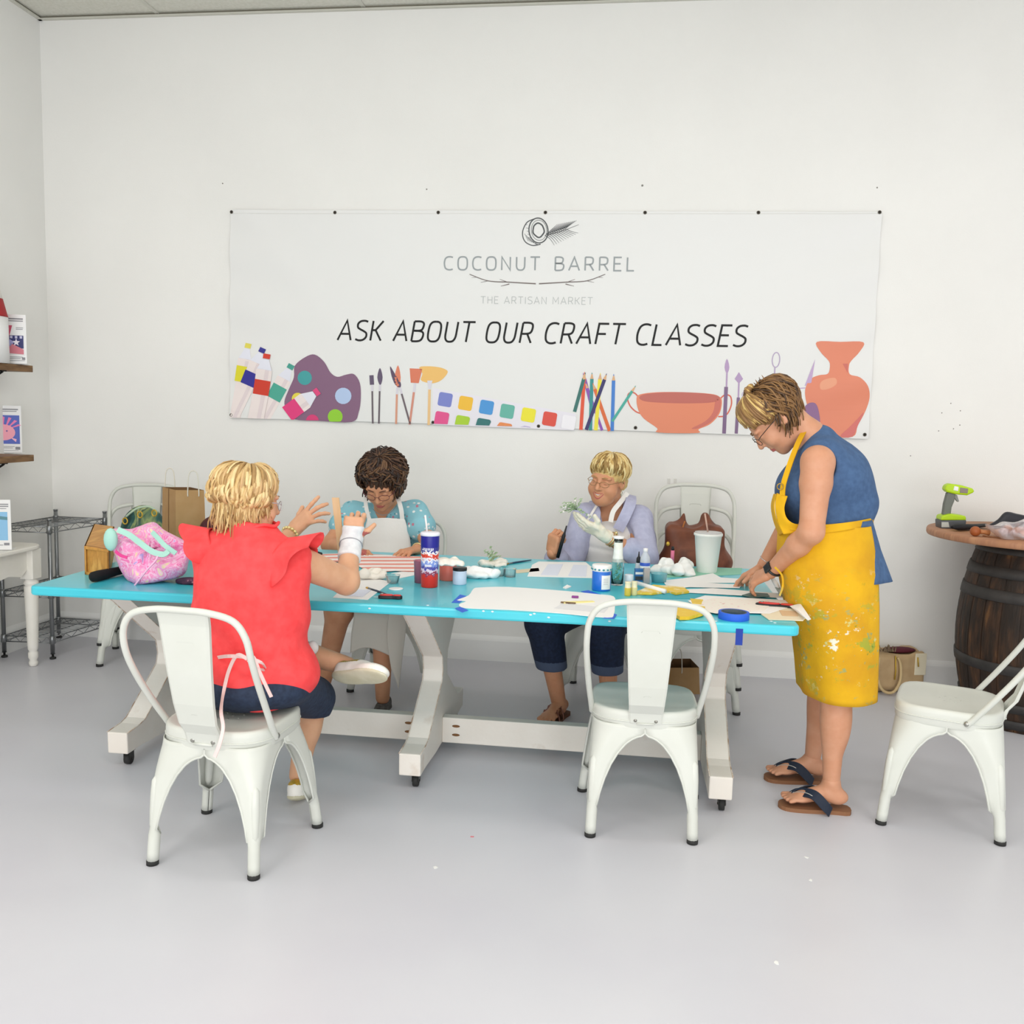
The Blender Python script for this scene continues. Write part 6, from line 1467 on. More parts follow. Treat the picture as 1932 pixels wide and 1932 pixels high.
def jar(px, py, r, h, mbody, label, cap_=None, rim=None, name='jar', cat='jar', lab=None, capr=1.03):
    o = thing(name, label, cat, B(px, py)); MB().lathe([(0, 0), (r*.96, 0), (r, .004), (r, h), (r*.97, h+.002), (0, h+.002)], 36, caps=False).build('jar_body', mbody, o)
    if rim: MB().lathe([(r*1.0, h-.004), (r*1.04, h-.003), (r*1.04, h+.008), (r*.9, h+.009), (0, h+.007)], 36, caps=False).build('rim', rim, o)
    if cap_:
        b = MB(); b.lathe([(r*1.0, h), (r*capr, h+.001), (r*capr, h+.022), (r*.97, h+.025), (0, h+.025)], 36, caps=False); b.build('lid', cap_, o)
    if lab:
        a0, a1, z0_, z1_, mm_ = lab; b = MB(); n = 12; V = []
        for k in range(n+1): a = a0+(a1-a0)*k/n; V += [((r+.0008)*math.cos(a), (r+.0008)*math.sin(a), z0_), ((r+.0008)*math.cos(a), (r+.0008)*math.sin(a), z1_)]
        b.add(V, [(2*k, 2*k+2, 2*k+3, 2*k+1) for k in range(n)]); b.build('label', mm_, o)
    return o
m_corp = mat('coral_paint', '#e47565', .45)
jar(845, 1094, .036, .068, m_corp, 'coral-coloured paint jar right of the tumbler', rim=mat('pale_pink', '#eed9d2', .5))
crumple(852, 1067, .052, 'white_rag', 'white rag draped over the coral paint jar', 'rag', seed=8, z=TZ+.082, flat_=.55)
jar(867, 1102, .028, .060, mat('pale_blue_jar', '#c4d2e6', .4), 'pale blue jar with a black rim right of the coral jar', rim=m_black, cap_=None)
crumple(905, 1090, .075, 'white_towel', 'crumpled white towel behind the pale blue jar', 'towel', seed=12, flat_=.55, m=mat('white_towel', '#f2f3f2', .95, bump=.3, bscale=60), n=9)
crumple(925, 1068, .075, 'fabric_scraps', 'heap of cream fabric scraps beside the towel', 'fabric', seed=15, flat_=.35, n=9)
cup('clear_cup', 941, 1086, .024, .028, .030, m_clear, 'left one of two small clear cups beside the white towel', 'cup')
cup('clear_cup', 962, 1088, .024, .026, .034, m_clear, 'right one of two small clear cups beside the white towel', 'cup')
sheet('tag', [(968, 1076), (1016, 1072), (1018, 1078), (975, 1082)], mat('manila', '#dcd0b4', .8), 'small cream paper tag beside the clear cups', 'tag')
brush(B(952, 1066), B(1003, 1058), 'slim dark paintbrush lying at the back edge beyond the clear cups', '#24435c', bl='#b98a45')
m_leaf = mat('eucalyptus_leaf', '#a9c09a', .7)
def sprig(c, n, L, name, label, seed, sp=.05, mleaf=m_leaf, flowers=0):
    r_ = random.Random(seed); o = thing(name, label, 'flowers' if flowers else 'greenery', c); st_ = MB(); lf = MB(); fl = MB()
    for i in range(n):
        d = V3(r_.uniform(-1, .3), r_.uniform(-.6, .6), r_.uniform(-.2, .8)).normalized(); q = d*L*r_.uniform(.6, 1); st_.tube([(0, 0, 0), d*L*.3+V3(0, 0, .006), q], .0012, 5)
        for k in range(7):
            t = .3+.7*k/6; w = q*t+V3(r_.uniform(-1, 1), r_.uniform(-1, 1), r_.uniform(-1, 1))*.007; s_ = .006*r_.uniform(.7, 1.3); a = r_.uniform(0, 3); lf.prism([w+V3(s_*math.cos(a+j*PI/3), s_*.7*math.sin(a+j*PI/3)*.8, s_*.8*math.sin(a+j*PI/3+1)) for j in range(6)], (0, -.0008, .0004))
        if flowers and i % 2 == 0: fl.ball(tuple(q*.8), (.007, .007, .006), n=8)
    st_.build('stem', mat('green_stem', '#7f9a72', .7), o); lf.build('leaf', mleaf, o)
    if flowers: fl.build('blossom', mat('white_blossom', '#efe9e4', .7), o)
    return o
sprig(B(930, 1066)+V3(0, 0, .03), 7, .06, 'leaf_sprig', 'pale green leaf sprig on the fabric scraps', 5)
# stencil sheet, big sheet, eraser, strip
st1 = sheet('pattern_sheet', [(995, 1088), (1004, 1066), (1016, 1060), (1105, 1061), (1118, 1072), (1118, 1091)], m_paper, 'white printed pattern sheet taped before the person in lavender', 'paper')
sheet('blue_print', [(1022, 1084), (1036, 1064), (1066, 1065), (1058, 1086)], mat('pale_blue_print'), None, None, z=TZ+.0016, parent=None) if 0 else None
for pts in ([(1020, 1085), (1034, 1065), (1062, 1065), (1052, 1086)], [(1072, 1087), (1082, 1066), (1108, 1067), (1106, 1088)]): sheet('printed_block', pts, mat('pale_blue_print'), None, None, z=TZ+.0016, parent=st1)
big = sheet('poster_sheet', smooth2([(862, 1133), (884, 1124), (893, 1112), (905, 1109), (960, 1108), (1060, 1115), (1130, 1122), (1158, 1126), (1160, 1140), (1158, 1160), (1145, 1166), (1060, 1158), (960, 1151), (880, 1148), (866, 1141), (880, 1135)], 3), m_paper, 'large rounded white paper sheet taped near the front edge of the table', 'paper')
m_tapeb = mat('painters_tape', '#2a63d6', .6)
for pts in ([(852, 1137), (868, 1122), (884, 1126), (866, 1138)], [(858, 1148), (868, 1145), (884, 1152), (872, 1156)], [(1137, 1167), (1158, 1158), (1164, 1160), (1158, 1168)], [(1096, 1116), (1110, 1114), (1130, 1121), (1150, 1126), (1158, 1130), (1120, 1125)]): sheet('masking_tape', pts, m_tapeb, None, None, z=TZ+.0001, parent=big, th=.0008)
sheet('grey_print', [(1045, 1148), (1062, 1138), (1148, 1147), (1140, 1156)], mat('faint_grey', '#e3e3e4', .8), None, None, z=TZ+.0016, parent=big, th=.0004)
ys = thing('pencil_strip', 'yellow strip with brown tip lying on the large white sheet', 'pencil', B(1058, 1138, TZ+.002)); q = B(1120, 1135, TZ+.002)-ys.location
b = MB(); ribbon(b, [V3(.008, 0, .003), V3(*q)], V3(0, 0, 1), .020, .002); b.build('yellow_strip', mat('pale_yellow', '#f3e59a', .7), ys); b = MB(); ribbon(b, [V3(0, -.001, .004), V3(.055, -.006, .004)], V3(0, 0, 1), .007, .002); b.build('brown_tip', mat('brown_tip', '#6e5238', .6), ys)
c = B(1085, 1128, TZ+.002); put(MB().box((c.x-.013, c.y-.006, c.z), (c.x+.013, c.y+.006, c.z+.008), bev=.002), 'eraser', mat('purple_rubber', '#8a3c8a', .6), 'small purple eraser on the large white sheet', 'eraser')
sheet('paper_scrap', [(1062, 1110), (1070, 1105), (1078, 1108), (1068, 1112)], m_paper, 'tiny white paper scrap behind the large white sheet', 'paper', th=.004)
# blue jar with white lid
m_bluej = mat('cobalt_plastic', '#1f6fd2', .3, coat=.3)
bj = jar(1134, 1113, .0375, .078, m_bluej, 'cobalt blue paint tub with white lid and label, left of the glass bottle', cap_=m_white, name='paint_tub', cat='paint tub', lab=(-PI/2+.05, -PI/2+1.15, .008, .064, m_paper))
b = MB()
for k, dz in enumerate((.050, .043, .036, .029)): 
    a = -PI/2+.25; b.tube([(.0388*math.cos(a+j*.1), .0388*math.sin(a+j*.1), dz) for j in range(6)], .0006, 4)
b.build('label_text', mat('grey_text', '#8f969c', .6), bj)
b = MB()
for j in range(14):
    a = 2*PI*j/14; b.ball((.0388*math.cos(a), .0388*math.sin(a), .086), (.005, .005, .004), n=6)
b.build('paint_drip', mat('teal_drip', '#3f8f98', .5), bj)
# glass bottle with white neck sleeve
gbt = thing('glass_bottle', 'tall clear glass bottle with a white paper neck, behind the blue tub', 'bottle', B(1164, 1104))
MB().lathe([(0, .002), (.024, .002), (.026, .006), (.026, .085), (.025, .10), (.0185, .125), (.0175, .18), (.0195, .195), (.018, .196), (.016, .18), (.017, .125), (.0235, .098), (.0245, .008), (0, .005)], 28, caps=False).build('glass', m_glass, gbt)
MB().lathe([(.0245, .098), (.019, .128), (.018, .178)], 28, caps=False).build('neck_sleeve', mat('white_neck_paint', '#eef2ee', .7, noise_col=['#eef2ee', '#e8eadf', '#9a9a78'], nscale=30, contrast=(.3, .85)), gbt)
MB().lathe([(.0205, .193), (.0225, .194), (.0225, .203), (0, .205)], 24, caps=False).build('cap', m_white, gbt)
b = MB(); r_ = random.Random(2)
for i in range(10): b.tube([(r_.uniform(-.015, .015), r_.uniform(-.012, .012), .01+.008*i), (r_.uniform(-.016, .016), r_.uniform(-.014, .014), .02+.008*i), (r_.uniform(-.016, .016), r_.uniform(-.014, .014), .03+.008*i)], .0035, 6, flat=.4)
b.build('green_glitter', mat('mint_bits', '#8fd3b4', .4), gbt)
jar(1186, 1101, .018, .036, mat('cup_plastic', '#e9eff8', .3), 'small pale blue cup right of the glass bottle', name='small_cup', cat='cup', rim=None)
bx = thing('craft_box', 'small blue and white cardboard box behind the silver tin', 'box', B(1206, 1096), .2)
MB().box((-.020, -.014, 0), (.020, .014, .052)).build('carton', mat('carton_blue', '#2f6fae', .5), bx); MB().box((-.0203, -.0145, .030), (.0203, -.0138, .040)).build('white_band', m_white, bx); MB().box((-.0203, -.0145, .006), (.0203, -.0138, .022)).build('dark_print', mat('dark_print', '#3a3f44', .5), bx)
put(MB().box((-.013, -.009, 0), (.013, .009, .066), bev=.002, M=M4(B(1219, 1101), Matrix.Rotation(.25, 3, 'Z'))), 'silver_tin', mat('silver_card', '#a8a6a8', .35, .5), 'upright silver-grey tin beside the blue box', 'tin')
wb_ = thing('water_bottle', 'clear glue bottle with blue label standing behind the silver tin', 'bottle', B(1216, 1087)); MB().lathe([(0, 0), (.021, 0), (.022, .004), (.022, .07), (.020, .085), (.009, .105), (.008, .118), (0, .119)], 28, caps=False).build('bottle_body', mat('milky_plastic', '#e6e9f2', .2, trans=.35), wb_)
MB().lathe([(.0224, .030), (.0225, .031), (.0225, .060), (.0224, .061)], 28, caps=False).build('label', mat('label_blue', '#3c62c8', .4), wb_); MB().lathe([(.0092, .108), (.010, .109), (.010, .122), (0, .124)], 20, caps=False).build('cap', m_white, wb_)
MB().lathe([(.0228, .036), (.0229, .037), (.0229, .046), (.0228, .047)], 28, caps=False).build('label_band', m_white, wb_)
dr = thing('dropper_bottle', 'small bottle with black pointed cap left of the glue bottle', 'bottle', B(1204, 1083)); MB().lathe([(0, 0), (.013, 0), (.014, .003), (.014, .045), (.009, .052)], 20, caps=False).build('bottle_body', mat('grey_bottle', '#c9ced6', .3), dr); MB().lathe([(.010, .050), (.0105, .052), (.010, .070), (.004, .080), (.002, .10), (0, .101)], 20, caps=False).build('cap', m_black, dr)
c = B(1245, 1090); cup('teal_tub', 1243, 1098, .030, .034, .036, mat('teal_clear', '#8fd0da', .2, trans=.35), 'low translucent teal tub right of the silver tin', 'tub')
# yellow bottles, strips
for i, (px, py, col, lab) in enumerate([(1184, 1124, '#d9c04a', 'short yellow glue bottle nearest the blue tub'), (1196, 1123, '#e2d79a', 'short cream bottle beside the yellow glue bottle')]):
    jar(px, py, .0125, .03, mat('ypl%d' % i, col, .4), lab, name='glue_bottle', cat='bottle', cap_=mat('ypc%d' % i, '#efe6c2', .4), capr=.9)
sheet('yellow_packet', [(1195, 1122), (1232, 1108), (1290, 1112), (1300, 1120), (1275, 1124), (1262, 1119), (1230, 1124)], mat('yellow_packet', '#e8c63e', .5, noise_col=['#e8c63e', '#f2e9c8'], nscale=22), 'yellow and white craft packet left of the cut strips', 'packet', th=.008, curl=.003)
put(MB().tube([B(1200, 1109)+V3(0, 0, .02), B(1255, 1122)+V3(0, 0, .012)], .009, 12), 'paper_tube', m_paper, 'small rolled white paper tube on the yellow packet', 'paper roll')
m_tealp = mat('teal_paper', '#35a9ba', .6)
sheet('teal_paper', [(1208, 1126), (1250, 1118), (1340, 1118), (1385, 1125), (1330, 1130), (1250, 1130)], m_tealp, 'long teal-blue paper wedge across the right half of the table', 'paper', th=.001)
# paper strips being cut on the right
m_mat = mat('pale_green_sheet', '#8ccab0', .6)
sheet('green_sheet', [(1245, 1080), (1300, 1072), (1400, 1072), (1398, 1084), (1330, 1088), (1250, 1090)], m_mat, 'pale green sheet under the white foam cup', 'paper', th=.0008)
for i, (pts, lab) in enumerate([([(1250, 1096), (1300, 1090), (1345, 1082), (1360, 1090), (1420, 1094), (1405, 1100), (1300, 1100), (1256, 1104)], 'white paper scrap with a folded peak behind the cut strips'),
        ([(1248, 1106), (1300, 1098), (1400, 1104), (1395, 1110), (1300, 1108), (1250, 1114)], 'second white paper strip from the back of the cut papers'),
        ([(1255, 1114), (1345, 1110), (1430, 1117), (1500, 1122), (1498, 1130), (1400, 1124), (1290, 1118)], 'long white paper strip under the hands'),
        ([(1298, 1134), (1330, 1124), (1400, 1128), (1505, 1134), (1508, 1140), (1452, 1158), (1330, 1155)], 'broad white paper sheet under the larger utility knife')]):
    sheet('paper_sheet', pts, m_paper, lab, 'paper', z=TZ+.001+.0012*i, th=.001)
m_prnt = mat('sprinkled_paper', '#f1ece2', .8, noise_col=['#f1ece2', '#f3e9e2', '#dba9a0', '#d9c890'], nscale=55, contrast=(.45, .8))
sheet('patterned_paper', [(1325, 1135), (1345, 1129), (1448, 1133), (1456, 1140), (1440, 1152), (1352, 1158), (1320, 1152)], m_prnt, 'cream craft paper with faint red and yellow pattern between the tape and the hands', 'paper', z=TZ+.006)
sheet('kraft_card', [(1436, 1160), (1452, 1148), (1510, 1150), (1522, 1164), (1515, 1172), (1450, 1170)], mat('tan_card', '#e9dcc0', .8), 'cream card with tan print overhanging the front right corner of the table', 'card', z=TZ+.001, th=.003)
sheet('tan_print_card', [(1470, 1152), (1502, 1154), (1506, 1163), (1476, 1162)], mat('tan_print', '#d8b68f', .8), 'small tan picture card on the cream card', 'card', z=TZ+.0045)
sheet('paper_fringe', [(1490, 1144), (1510, 1144), (1530, 1172), (1524, 1174), (1505, 1158)], m_paper, 'curled white paper pieces hanging over the right end of the table', 'paper', z=TZ+.012, curl=.01)
yb = sheet('yellow_bag', [(1262, 1158), (1276, 1150), (1300, 1146), (1330, 1152), (1326, 1164), (1300, 1170), (1282, 1172)], mat('yellow_pack', '#e9c22c', .45, noise_col=['#e9c22c', '#f0d044', '#c9a0a8'], nscale=30, contrast=(.4, .8)), 'bright yellow craft packet at the front edge behind the chair hoop', 'packet', th=.012, curl=.004)
sheet('yellow_bag_flap', [(1302, 1132), (1326, 1134), (1328, 1144), (1306, 1142)], mat('yellow_pack'), 'small yellow packet behind the bright yellow one', 'packet', th=.006)
tpz = thing('tape_roll', 'roll of blue masking tape near the front right edge of the table', 'tape', B(1384, 1167))
MB().lathe([(.044, 0), (.0525, 0), (.053, .001), (.053, .0235), (.0525, .0245), (.044, .0245)], 48, caps=False).build('tape', m_tapeb, tpz); MB().lathe([(.044, .0245), (.0405, .0245), (.0405, 0), (.044, 0)], 48, caps=False).build('core', mat('tape_core', '#4a5560', .7), tpz)
b = MB(); q = at(1396, 1188, y=ty0-.003); b.box((q.x-.013, ty0-.0015, TZ-.075), (q.x+.011, ty0-.0003, TZ-.018)); put(b, 'tape_strip', mat('dark_blue_tape', '#16389a', .6), 'dark blue strip of tape hanging from the table edge below the tape roll', 'tape')
# foam cup, straw, gloves, marker, leather bag
fc = thing('foam_cup', 'tall white foam cup with a straw in front of the brown leather bag', 'cup', B(1333, 1079))
MB().lathe([(0, 0), (.044, 0), (.045, .003), (.060, .165), (.0645, .167), (.0645, .176), (.060, .178), (.057, .166), (.043, .006), (0, .006)], 40, caps=False).build('cup_body', mat('foam_white', '#eef1ed', .6), fc)
MB().lathe([(.0602, .174), (.060, .182), (.03, .184), (0, .184)], 40, caps=False).build('lid', mat('clear_lid', '#e6e4e4', .2, trans=.3), fc); MB().tube([(0, 0, .17), (-.02, -.004, .265)], .0038, 10).build('straw', mat('straw_tan', '#c9a796', .4), fc)
g_ = crumple(1268, 1082, .085, 'crumpled_gloves', 'heap of crumpled white gloves left of the foam cup', 'gloves', m=mat('white_nitrile', '#f0f2ef', .5, bump=.2, bscale=50), seed=22, flat_=.62, n=11, vox=.0035)
mk = thing('pink_marker', 'pink marker standing behind the crumpled gloves', 'marker', B(1268, 1066)); MB().tube([(0, 0, .0), (0, 0, .070)], .0085, 14).build('barrel', mat('hot_pink', '#e87a9c', .4), mk); MB().tube([(0, 0, .070), (0, 0, .088)], [.0075, .006], 12).build('cap', m_black, mk)
m_brown = mat('brown_leather', '#6b3a26', .5, noise_col=['#7a442c', '#5a2f20'], nscale=9, bump=.15, bscale=18)
zs_ = .442+.24
lb = solid_obj('leather_bag', [([ell((.335, 4.66, zs_+.06), (.185, .10, .085), .04), rbx((.325, 4.67, zs_+.12), (.145, .085, .12), .03, .06), cap((.245, 4.66, zs_+.16), (.275, 4.68, zs_+.285), .045, .022, .04), cap((.40, 4.66, zs_+.16), (.37, 4.68, zs_+.275), .045, .020, .04), ell((.325, 4.64, zs_+.30), (.055, .07, .065), .02, 's'),
    cut((0, 0, zs_), (0, 0, -1))], .0055, lambda X, Y, Z: .007*np.sin(38*X+10*Z)*np.clip((Z-.72)*6, 0, 1)+.003*np.sin(30*Z+20*X))], m_brown)
tag(lb, 'large slouchy brown leather handbag on the stacked chairs behind the foam cup', 'handbag')
b = MB(); b.tube(curve_pts([(.27, 4.62, zs_+.26), (.252, 4.60, zs_+.20), (.247, 4.585, zs_+.14), (.242, 4.58, zs_+.08)], 5), .009, 8, flat=.5); b.build('strap', mat('tan_leather', '#a8642c', .5), lb)
b = MB(); b.ball((.19, 4.575, zs_+.15), (.010, .006, .012), n=10); b.build('gold_charm', m_gold, lb)
# things held
MB_ = MB(); q0, q1 = at(1052, 1052, y=4.38), at(1069, 992, y=4.36); MB_.tube([q0, q0.lerp(q1, .7), q0.lerp(q1, .78), q1], [.0085, .0085, .005, .003], 12); put(MB_, 'marker', m_black, 'black marker held by the person in the lavender shirt', 'marker')
sprig(at(1088, 962, y=4.33), 14, .085, 'flower_sprig', 'white and green flower sprig in the gloved hand', 9, flowers=1)
q0, q1 = at(649, 1084, y=3.36), at(633, 939, y=3.30); b = MB(); ribbon(b, [q0, q0.lerp(q1, .5), q1], V3(-.1, -1, 0), .028, .0022); put(b, 'wooden_stick', mat('pale_birch', '#e3c39a', .6, noise_col='#dcb98c', nscale=6, stretch=(6, 6, 1)), 'flat pale wooden paint stick standing up by the braced wrist', 'stick')
pk = thing('putty_knife', 'putty knife with white handle by the wrist of the standing person', 'scraper', B(1480, 1128)); d = B(1458, 1092, TZ+.045)-pk.location
b = MB(); ribbon(b, [V3(0, 0, .002), d*.5], V3(.3, -.3, 1), .030, .001); b.build('blade', mat('grey_steel', '#8fa3a0', .35, .6), pk); b = MB(); b.tube([d*.48, d*.7, d], [.007, .010, .008], 10); b.build('handle', m_white, pk)
sheet('cutting_stencil', [(1400, 1124), (1418, 1119), (1448, 1121), (1452, 1126), (1420, 1128)], mat('dark_green_tool', '#54706a', .5), 'small grey-green stencil under the fingers of the standing person', 'stencil', z=TZ+.006, th=.003)
b = MB(); q = at(592, 1044, z=TZ); b.tube([B(583, 1041)+V3(0, 0, .008), B(606, 1048)+V3(0, 0, .008)], .007, 10); put(b, 'black_pen', m_black, 'thick black pen lying at the back of the table left of the striped cloth', 'pen')

# paper bag under the table, purse on the floor
A_, B__, C__ = V3(.115, 4.98, 0), V3(.15, 4.80, 0), V3(.395, 4.86, 0)
zt_ = at(1290, 1258, y=4.86).z; c = C__-B__; a = A_-B__
paper_bag('open brown paper bag standing on the floor under the right end of the table', A_, B__, C__, 0.0, zt_, [(c*.32+up*zt_, c*.62+up*zt_), (a+c*.30+up*zt_, a+c*.6+up*zt_)], .11)
m_beige = mat('beige_leather', '#b79a72', .5, noise_col='#c2a67e', nscale=14, bump=.05); m_cream2 = mat('cream_trim', '#e9dfc4', .5)
pc = at(1688, 1308, z=0); pu = thing('purse', 'beige leather purse with maroon lining on the floor by the wall', 'purse', (pc.x, pc.y+.07, 0), .25)
solid_obj('purse_body', [([rbx((-.04, 0, .115), (.125, .075, .112), .045, .03), rbx((.105, .01, .12), (.05, .08, .11), .03, .02), ell((.03, -.01, .235), (.12, .045, .05), .02, 's'), cut((0, 0, .002), (0, 0, -1))], .005)], m_beige, pu)
MB().ball((.03, .0, .222), (.095, .04, .016), n=20).build('lining', mat('maroon_lining', '#5a1a28', .7), pu)
b = MB(); b.tube(curve_pts([(-.12, -.07, .20), (-.14, -.10, .10), (-.11, -.11, .03), (-.05, -.11, .02), (-.01, -.10, .08), (-.005, -.085, .16), (-.02, -.08, .20)], 6), .008, 8); b.build('handle', mat('beige_trim', '#cdb385', .5), pu)
b = MB(); b.tube([(-.035, -.082, .21), (-.03, -.085, .13), (-.032, -.084, .08)], .004, 6); b.tube([(.095, -.078, .20), (.10, -.082, .15)], .004, 6); b.build('chain', m_gold, pu)
MB().box((.085, -.073, .10), (.15, -.068, .22), bev=.003).build('cream_panel', m_cream2, pu)
b = MB(); r_ = random.Random(3)
for i in range(14): b.tube([(-.13+.008*i, -.03, .215), (-.135+.008*i+r_.uniform(-.01, .01), -.06, .25+r_.uniform(-.01, .02)), (-.145+.008*i, -.085, .235)], .0025, 5)
b.build('tassel', mat('taupe_fringe', '#8a765c', .7), pu)

# things on the barrel
m_lime = mat('lime_plastic', '#b5d916', .4); m_grey = mat('grey_rubber', '#6f736c', .6)
dz = BT; dc = B(1797, 996, BT); nl = thing('nail_gun', 'lime green and grey cordless nail gun standing on the barrel top', 'power tool', dc, .10)
def DP(px, py, y=0): q = at(px, py, y=dc.y)-dc; return V3(q.x, y, q.z)
def dprism(pts, w, name, m, bev=.003, par=None, y0=None): return MB().prism([DP(px, py, -w/2 if y0 is None else y0) for px, py in pts], (0, w, 0)).build(name, m, par or nl, bevel=bev)
nl.rotation_euler = (0, 0, 0)
dprism([(1782, 915), (1790, 912), (1812, 915), (1832, 921), (1836, 926), (1833, 929), (1822, 934), (1800, 932), (1784, 928), (1779, 923)], .055, 'motor_housing', m_lime, .008)
dprism([(1832, 925), (1838, 927), (1833, 929)], .012, 'nozzle', m_black, .002)
dprism([(1808, 919), (1823, 921), (1822, 930), (1807, 929)], .060, 'grey_panel', mat('grey_panel', '#8a7f78', .5), .002); dprism([(1797, 916), (1805, 918), (1804, 926), (1795, 924)], .0605, 'white_label', m_white, .002)
dprism([(1786, 928), (1801, 931), (1799, 945), (1794, 957), (1792, 972), (1777, 972), (1780, 950)], .036, 'grip', m_grey, .007)
dprism([(1800, 932), (1805, 934), (1809, 946), (1806, 947), (1800, 940)], .018, 'trigger', mat('grey_trigger', '#8d8f8a', .5), .003)
dprism([(1772, 972), (1788, 968), (1817, 972), (1818, 980), (1770, 980)], .085, 'battery_mount', m_lime, .006)
dprism([(1769, 980), (1818, 979), (1816, 996), (1770, 996)], .09, 'battery', mat('dark_grey_battery', '#55575a', .5), .006)
dprism([(1771, 983), (1784, 983), (1786, 993), (1771, 993)], .092, 'battery_badge', mat('light_badge', '#c3c6bf', .5), .002)
b = MB(); q0, q1 = B(1795, 1002, BT)+V3(0, 0, .016), B(1858, 996, BT)+V3(0, 0, .014); b.tube([q0+V3(0, -.015, .004), q0.lerp(q1, .15)+V3(0, -.02, .004), q0.lerp(q1, .6)+V3(0, -.01, 0), q1], [.012, .026, .020, .014], 12, flat=.6); put(b, 'black_strap', mat('black_nylon', '#17171c', .7), 'black nylon strap bundle lying right of the nail gun', 'strap')
bb = MB(); Q = [B(1862, 994, BT), B(1905, 998, BT), at(1925, 972, y=4.9), at(1902, 965, y=4.98), at(1896, 967, y=4.98)]
bk_ = pillow('black_pouch', [(1864, 994), (1882, 980), (1897, 966), (1918, 969), (1940, 976), (1940, 996), (1900, 1000)], 4.86, .035, mat('charcoal_vinyl', '#2a2b33', .45), z0=BT+.001); tag(bk_, 'black folded pouch standing behind the plastic bag on the barrel top', 'pouch')
m_film = mat('plastic_film', '#eee8ea', .12, trans=.45, ior=1.2, alpha=.6, bump=.6, bscale=30)
pb = pillow('plastic_bag', [(1858, 990), (1875, 991), (1892, 984), (1915, 985), (1945, 976), (1965, 990), (1962, 1020), (1930, 1024), (1896, 1020), (1876, 1008)], 4.50, .09, m_film, warp=.3, z0=BT+.001); tag(pb, 'crinkled clear plastic bag holding peach pieces at the right edge of the barrel top', 'bag')
r_ = random.Random(6); b = MB()
for i in range(9): q = at(1885+i*8, 1003+r_.uniform(-6, 6), y=4.52+r_.uniform(-.04, .04)); b.ball((q.x, q.y, max(q.z, BT+.022)), (.022, .02, .018), i % 2, n=10)
b.build('contents', [mat('peach_piece', '#efb59a', .6), mat('pale_pink_piece', '#f3dcdc', .6)], pb)
wk = thing('wooden_ornament', 'brown wooden ball ornament with peg lying on the barrel top before the plastic bag', 'ornament', B(1842, 1012, BT)); m_knob = mat('reddish_wood', '#a3582c', .5)
MB().ball((-.006, 0, .024), (.024, .024, .0235), n=18).build('ball', m_knob, wk); MB().tube([(.012, 0, .024), (.03, -.002, .022), (.055, .0, .020)], [.012, .010, .014], 12).build('peg', mat('light_peg', '#bf7d4c', .5), wk)
b = MB(); b.tube([(.02, -.02, .006), (.05, -.035, .005), (.085, -.06, .004)], .0035, 8); b.build('pin', mat('brown_pin', '#8a5a38', .5), wk)

# signs on the left
def sign(label, corners, y0, yaw, art, zbase=None):
    """upright acrylic sign; corners: bottom right photo point, width, height in metres"""
    (px, py), w, h = corners; p = at(px, py, y=y0); o = thing('sign_stand', label, 'sign', (p.x, p.y, p.z if zbase is None else zbase), yaw)
    MB().box((-w, 0, 0), (0, .006, h)).build('acrylic_panel', m_white, o); MB().box((-w, .0, 0), (0, .07, .004)).build('acrylic_foot', m_white, o)
    Q = lambda u, v: V3(-w+w*u, -.0008, h*v)
    def patch(pts, c, k=0): return MB().prism([Q(u, v)+V3(0, -.0004*k, 0) for u, v in pts], (0, .0005, 0)).build('printed_area', pm(c), o)
    art(patch); return o
R4 = lambda a, b_, c, d: [(a, b_), (c, b_), (c, d), (a, d)]
def star(cx, cy, r, asp=1, n=5): return [(cx+(r if k % 2 == 0 else r*.42)*math.sin(PI*k/n), cy+(r if k % 2 == 0 else r*.42)*math.cos(PI*k/n)*asp) for k in range(2*n)]
def lines(patch, rows, c='#8d8d92'):
    for u0, u1, v, t in rows: patch(R4(u0, v, u1, v+t), c, 1)
def art1(pt):
    lines(pt, [(.1, .38, .90, .05), (.45, .93, .90, .028), (.5, .93, .862, .018), (.75, .93, .73, .012), (.75, .92, .70, .012), (.05, .9, .14, .010), (.2, .85, .11, .010), (.1, .95, .07, .008), (.88, .96, .09, .05)])
    pt(R4(.0, .36, .42, .78), '#b4435c', 1); pt(R4(.0, .55, .40, .78), '#2f3f86', 2); pt(star(.28, .66, .10, .8), '#e8ecf6', 3)
    pt([(.36, .78), (.66, .78), (.56, .5), (.45, .36), (.36, .5)], '#c6506a', 2); pt([(.42, .76), (.48, .76), (.46, .64), (.42, .64)], '#eadce6', 3)
    pt([(.3, .30), (.6, .50), (.70, .44), (.42, .22)], '#a9a8d8', 3); pt([(.5, .22), (.93, .20), (.93, .30), (.62, .42)], '#d77f8c', 3); pt(R4(.58, .32, .93, .58), '#33366e', 2); pt(star(.75, .44, .10, .8), '#f1ebf4', 4)
    for k in range(3): pt(R4(.60+.12*k, .52, .66+.12*k, .57), '#c9c8e2', 4)
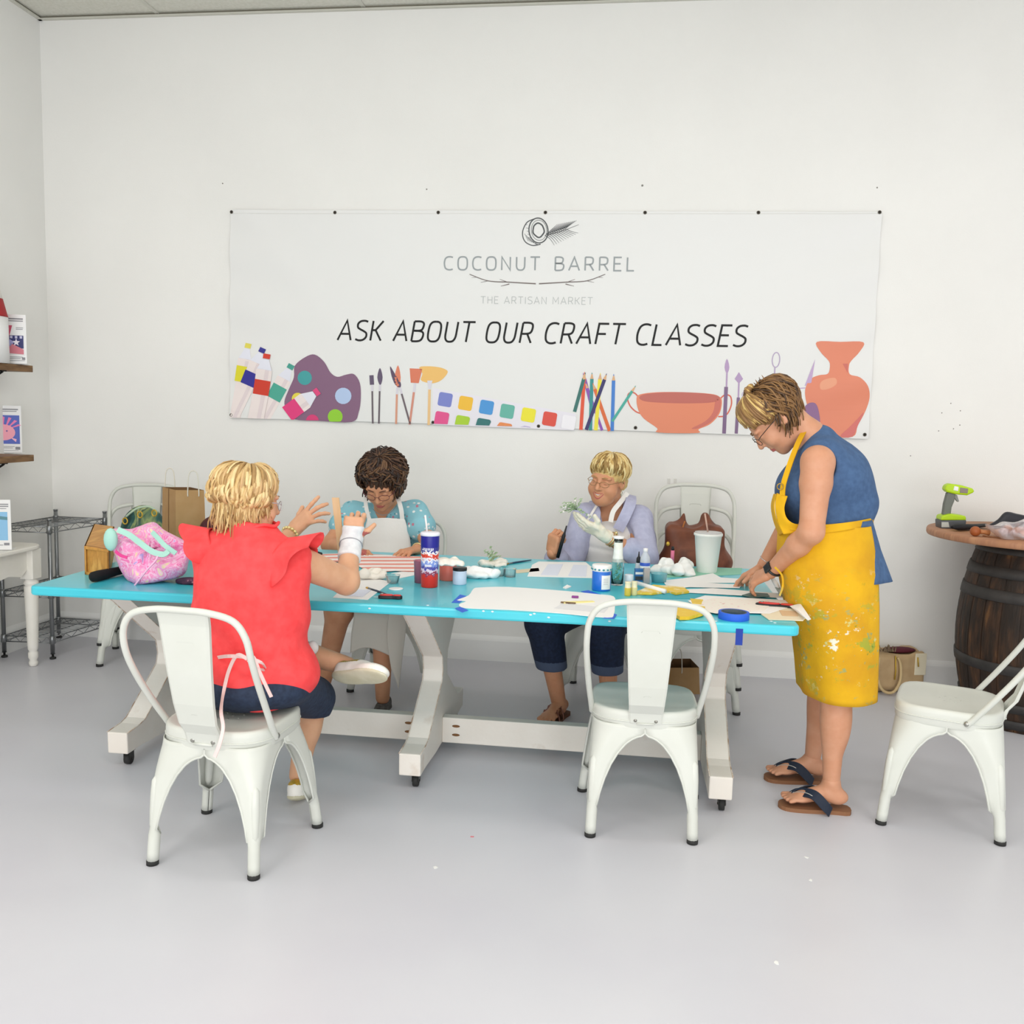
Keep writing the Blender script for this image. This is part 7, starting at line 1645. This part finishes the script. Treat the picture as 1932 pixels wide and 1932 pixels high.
def art2(pt):
    lines(pt, [(.1, .92, .91, .025), (.2, .88, .875, .015), (.05, .8, .14, .010), (.1, .75, .11, .010), (.1, .9, .06, .006), (.82, .95, .08, .06)])
    pt(R4(.02, .2, .95, .8), '#5567bd', 1)
    for k in range(7):
        a = -1.2+.4*k; pt([(.5+.1*math.sin(a), .5), (.5+.48*math.sin(a)-.03, .52+.26*math.cos(a)), (.5+.48*math.sin(a)+.05, .50+.26*math.cos(a))], '#ef7fb0', 2)
    pt([(.5+.33*math.cos(2*PI*k/20), .44+.17*math.sin(2*PI*k/20)) for k in range(20)], '#f2a3b4', 3)
    for u in (.38, .60): pt([(u+.025*math.cos(2*PI*k/10), .47+.018*math.sin(2*PI*k/10)) for k in range(10)], '#7a5c9a', 4)
    pt([(.3, .34), (.22, .24), (.34, .27)], '#f2b9cf', 2); pt([(.68, .34), (.84, .24), (.86, .30)], '#f2b9cf', 2)
def art3(pt):
    lines(pt, [(.2, .95, .90, .02), (.2, .95, .86, .02), (.3, .9, .82, .012), (.1, .8, .10, .012), (.82, .95, .1, .05)])
    pt(R4(.05, .2, .92, .76), '#8fc3e8', 1); pt([(.3, .72), (.92, .66), (.92, .60), (.3, .64)], '#5f8f9c', 2); pt([(.5+.2*math.cos(2*PI*k/18), .45+.16*math.sin(2*PI*k/18)) for k in range(18)], '#a06a58', 3); pt([(.52+.10*math.cos(2*PI*k/14), .55+.08*math.sin(2*PI*k/14)) for k in range(14)], '#d9b39a', 4)
zs1, zs2 = SHELF_Z
sign('white sign with star and stripe pictures on the upper wall shelf', ((51, 688), .20, .265), at(51, 688, z=zs1).y if 0 < at(51, 688, z=zs1+.002).y < 5.2 else 4.85, .35, art1, zs1+.001)
sign('white sign with a pink creature on blue, on the lower wall shelf', ((42, 857), .19, .27), 4.88, .35, art2, zs2+.001)
sign('white sign with a light blue picture standing on the cream side table', ((22, 1030), .20, .265), 4.40, .3, art3, .675)
c = at(-32, 640, x=WALL_X+.13)
cn = thing('fabric_hat', 'red and white pointed fabric hat decoration on the upper shelf behind the sign', 'decoration', (c.x, c.y, zs1+.001))
MB().lathe([(.122, 0), (.120, .24)], 32).build('white_band', m_white, cn); MB().lathe([(.121, .24), (.118, .25), (.098, .335)], 32).build('red_part', mat('barn_red', '#a8262a', .7), cn); MB().lathe([(.098, .335), (.082, .40), (.02, .56), (.0, .565)], 32).build('white_tip', mat('cream_felt', '#f0ece4', .9), cn)
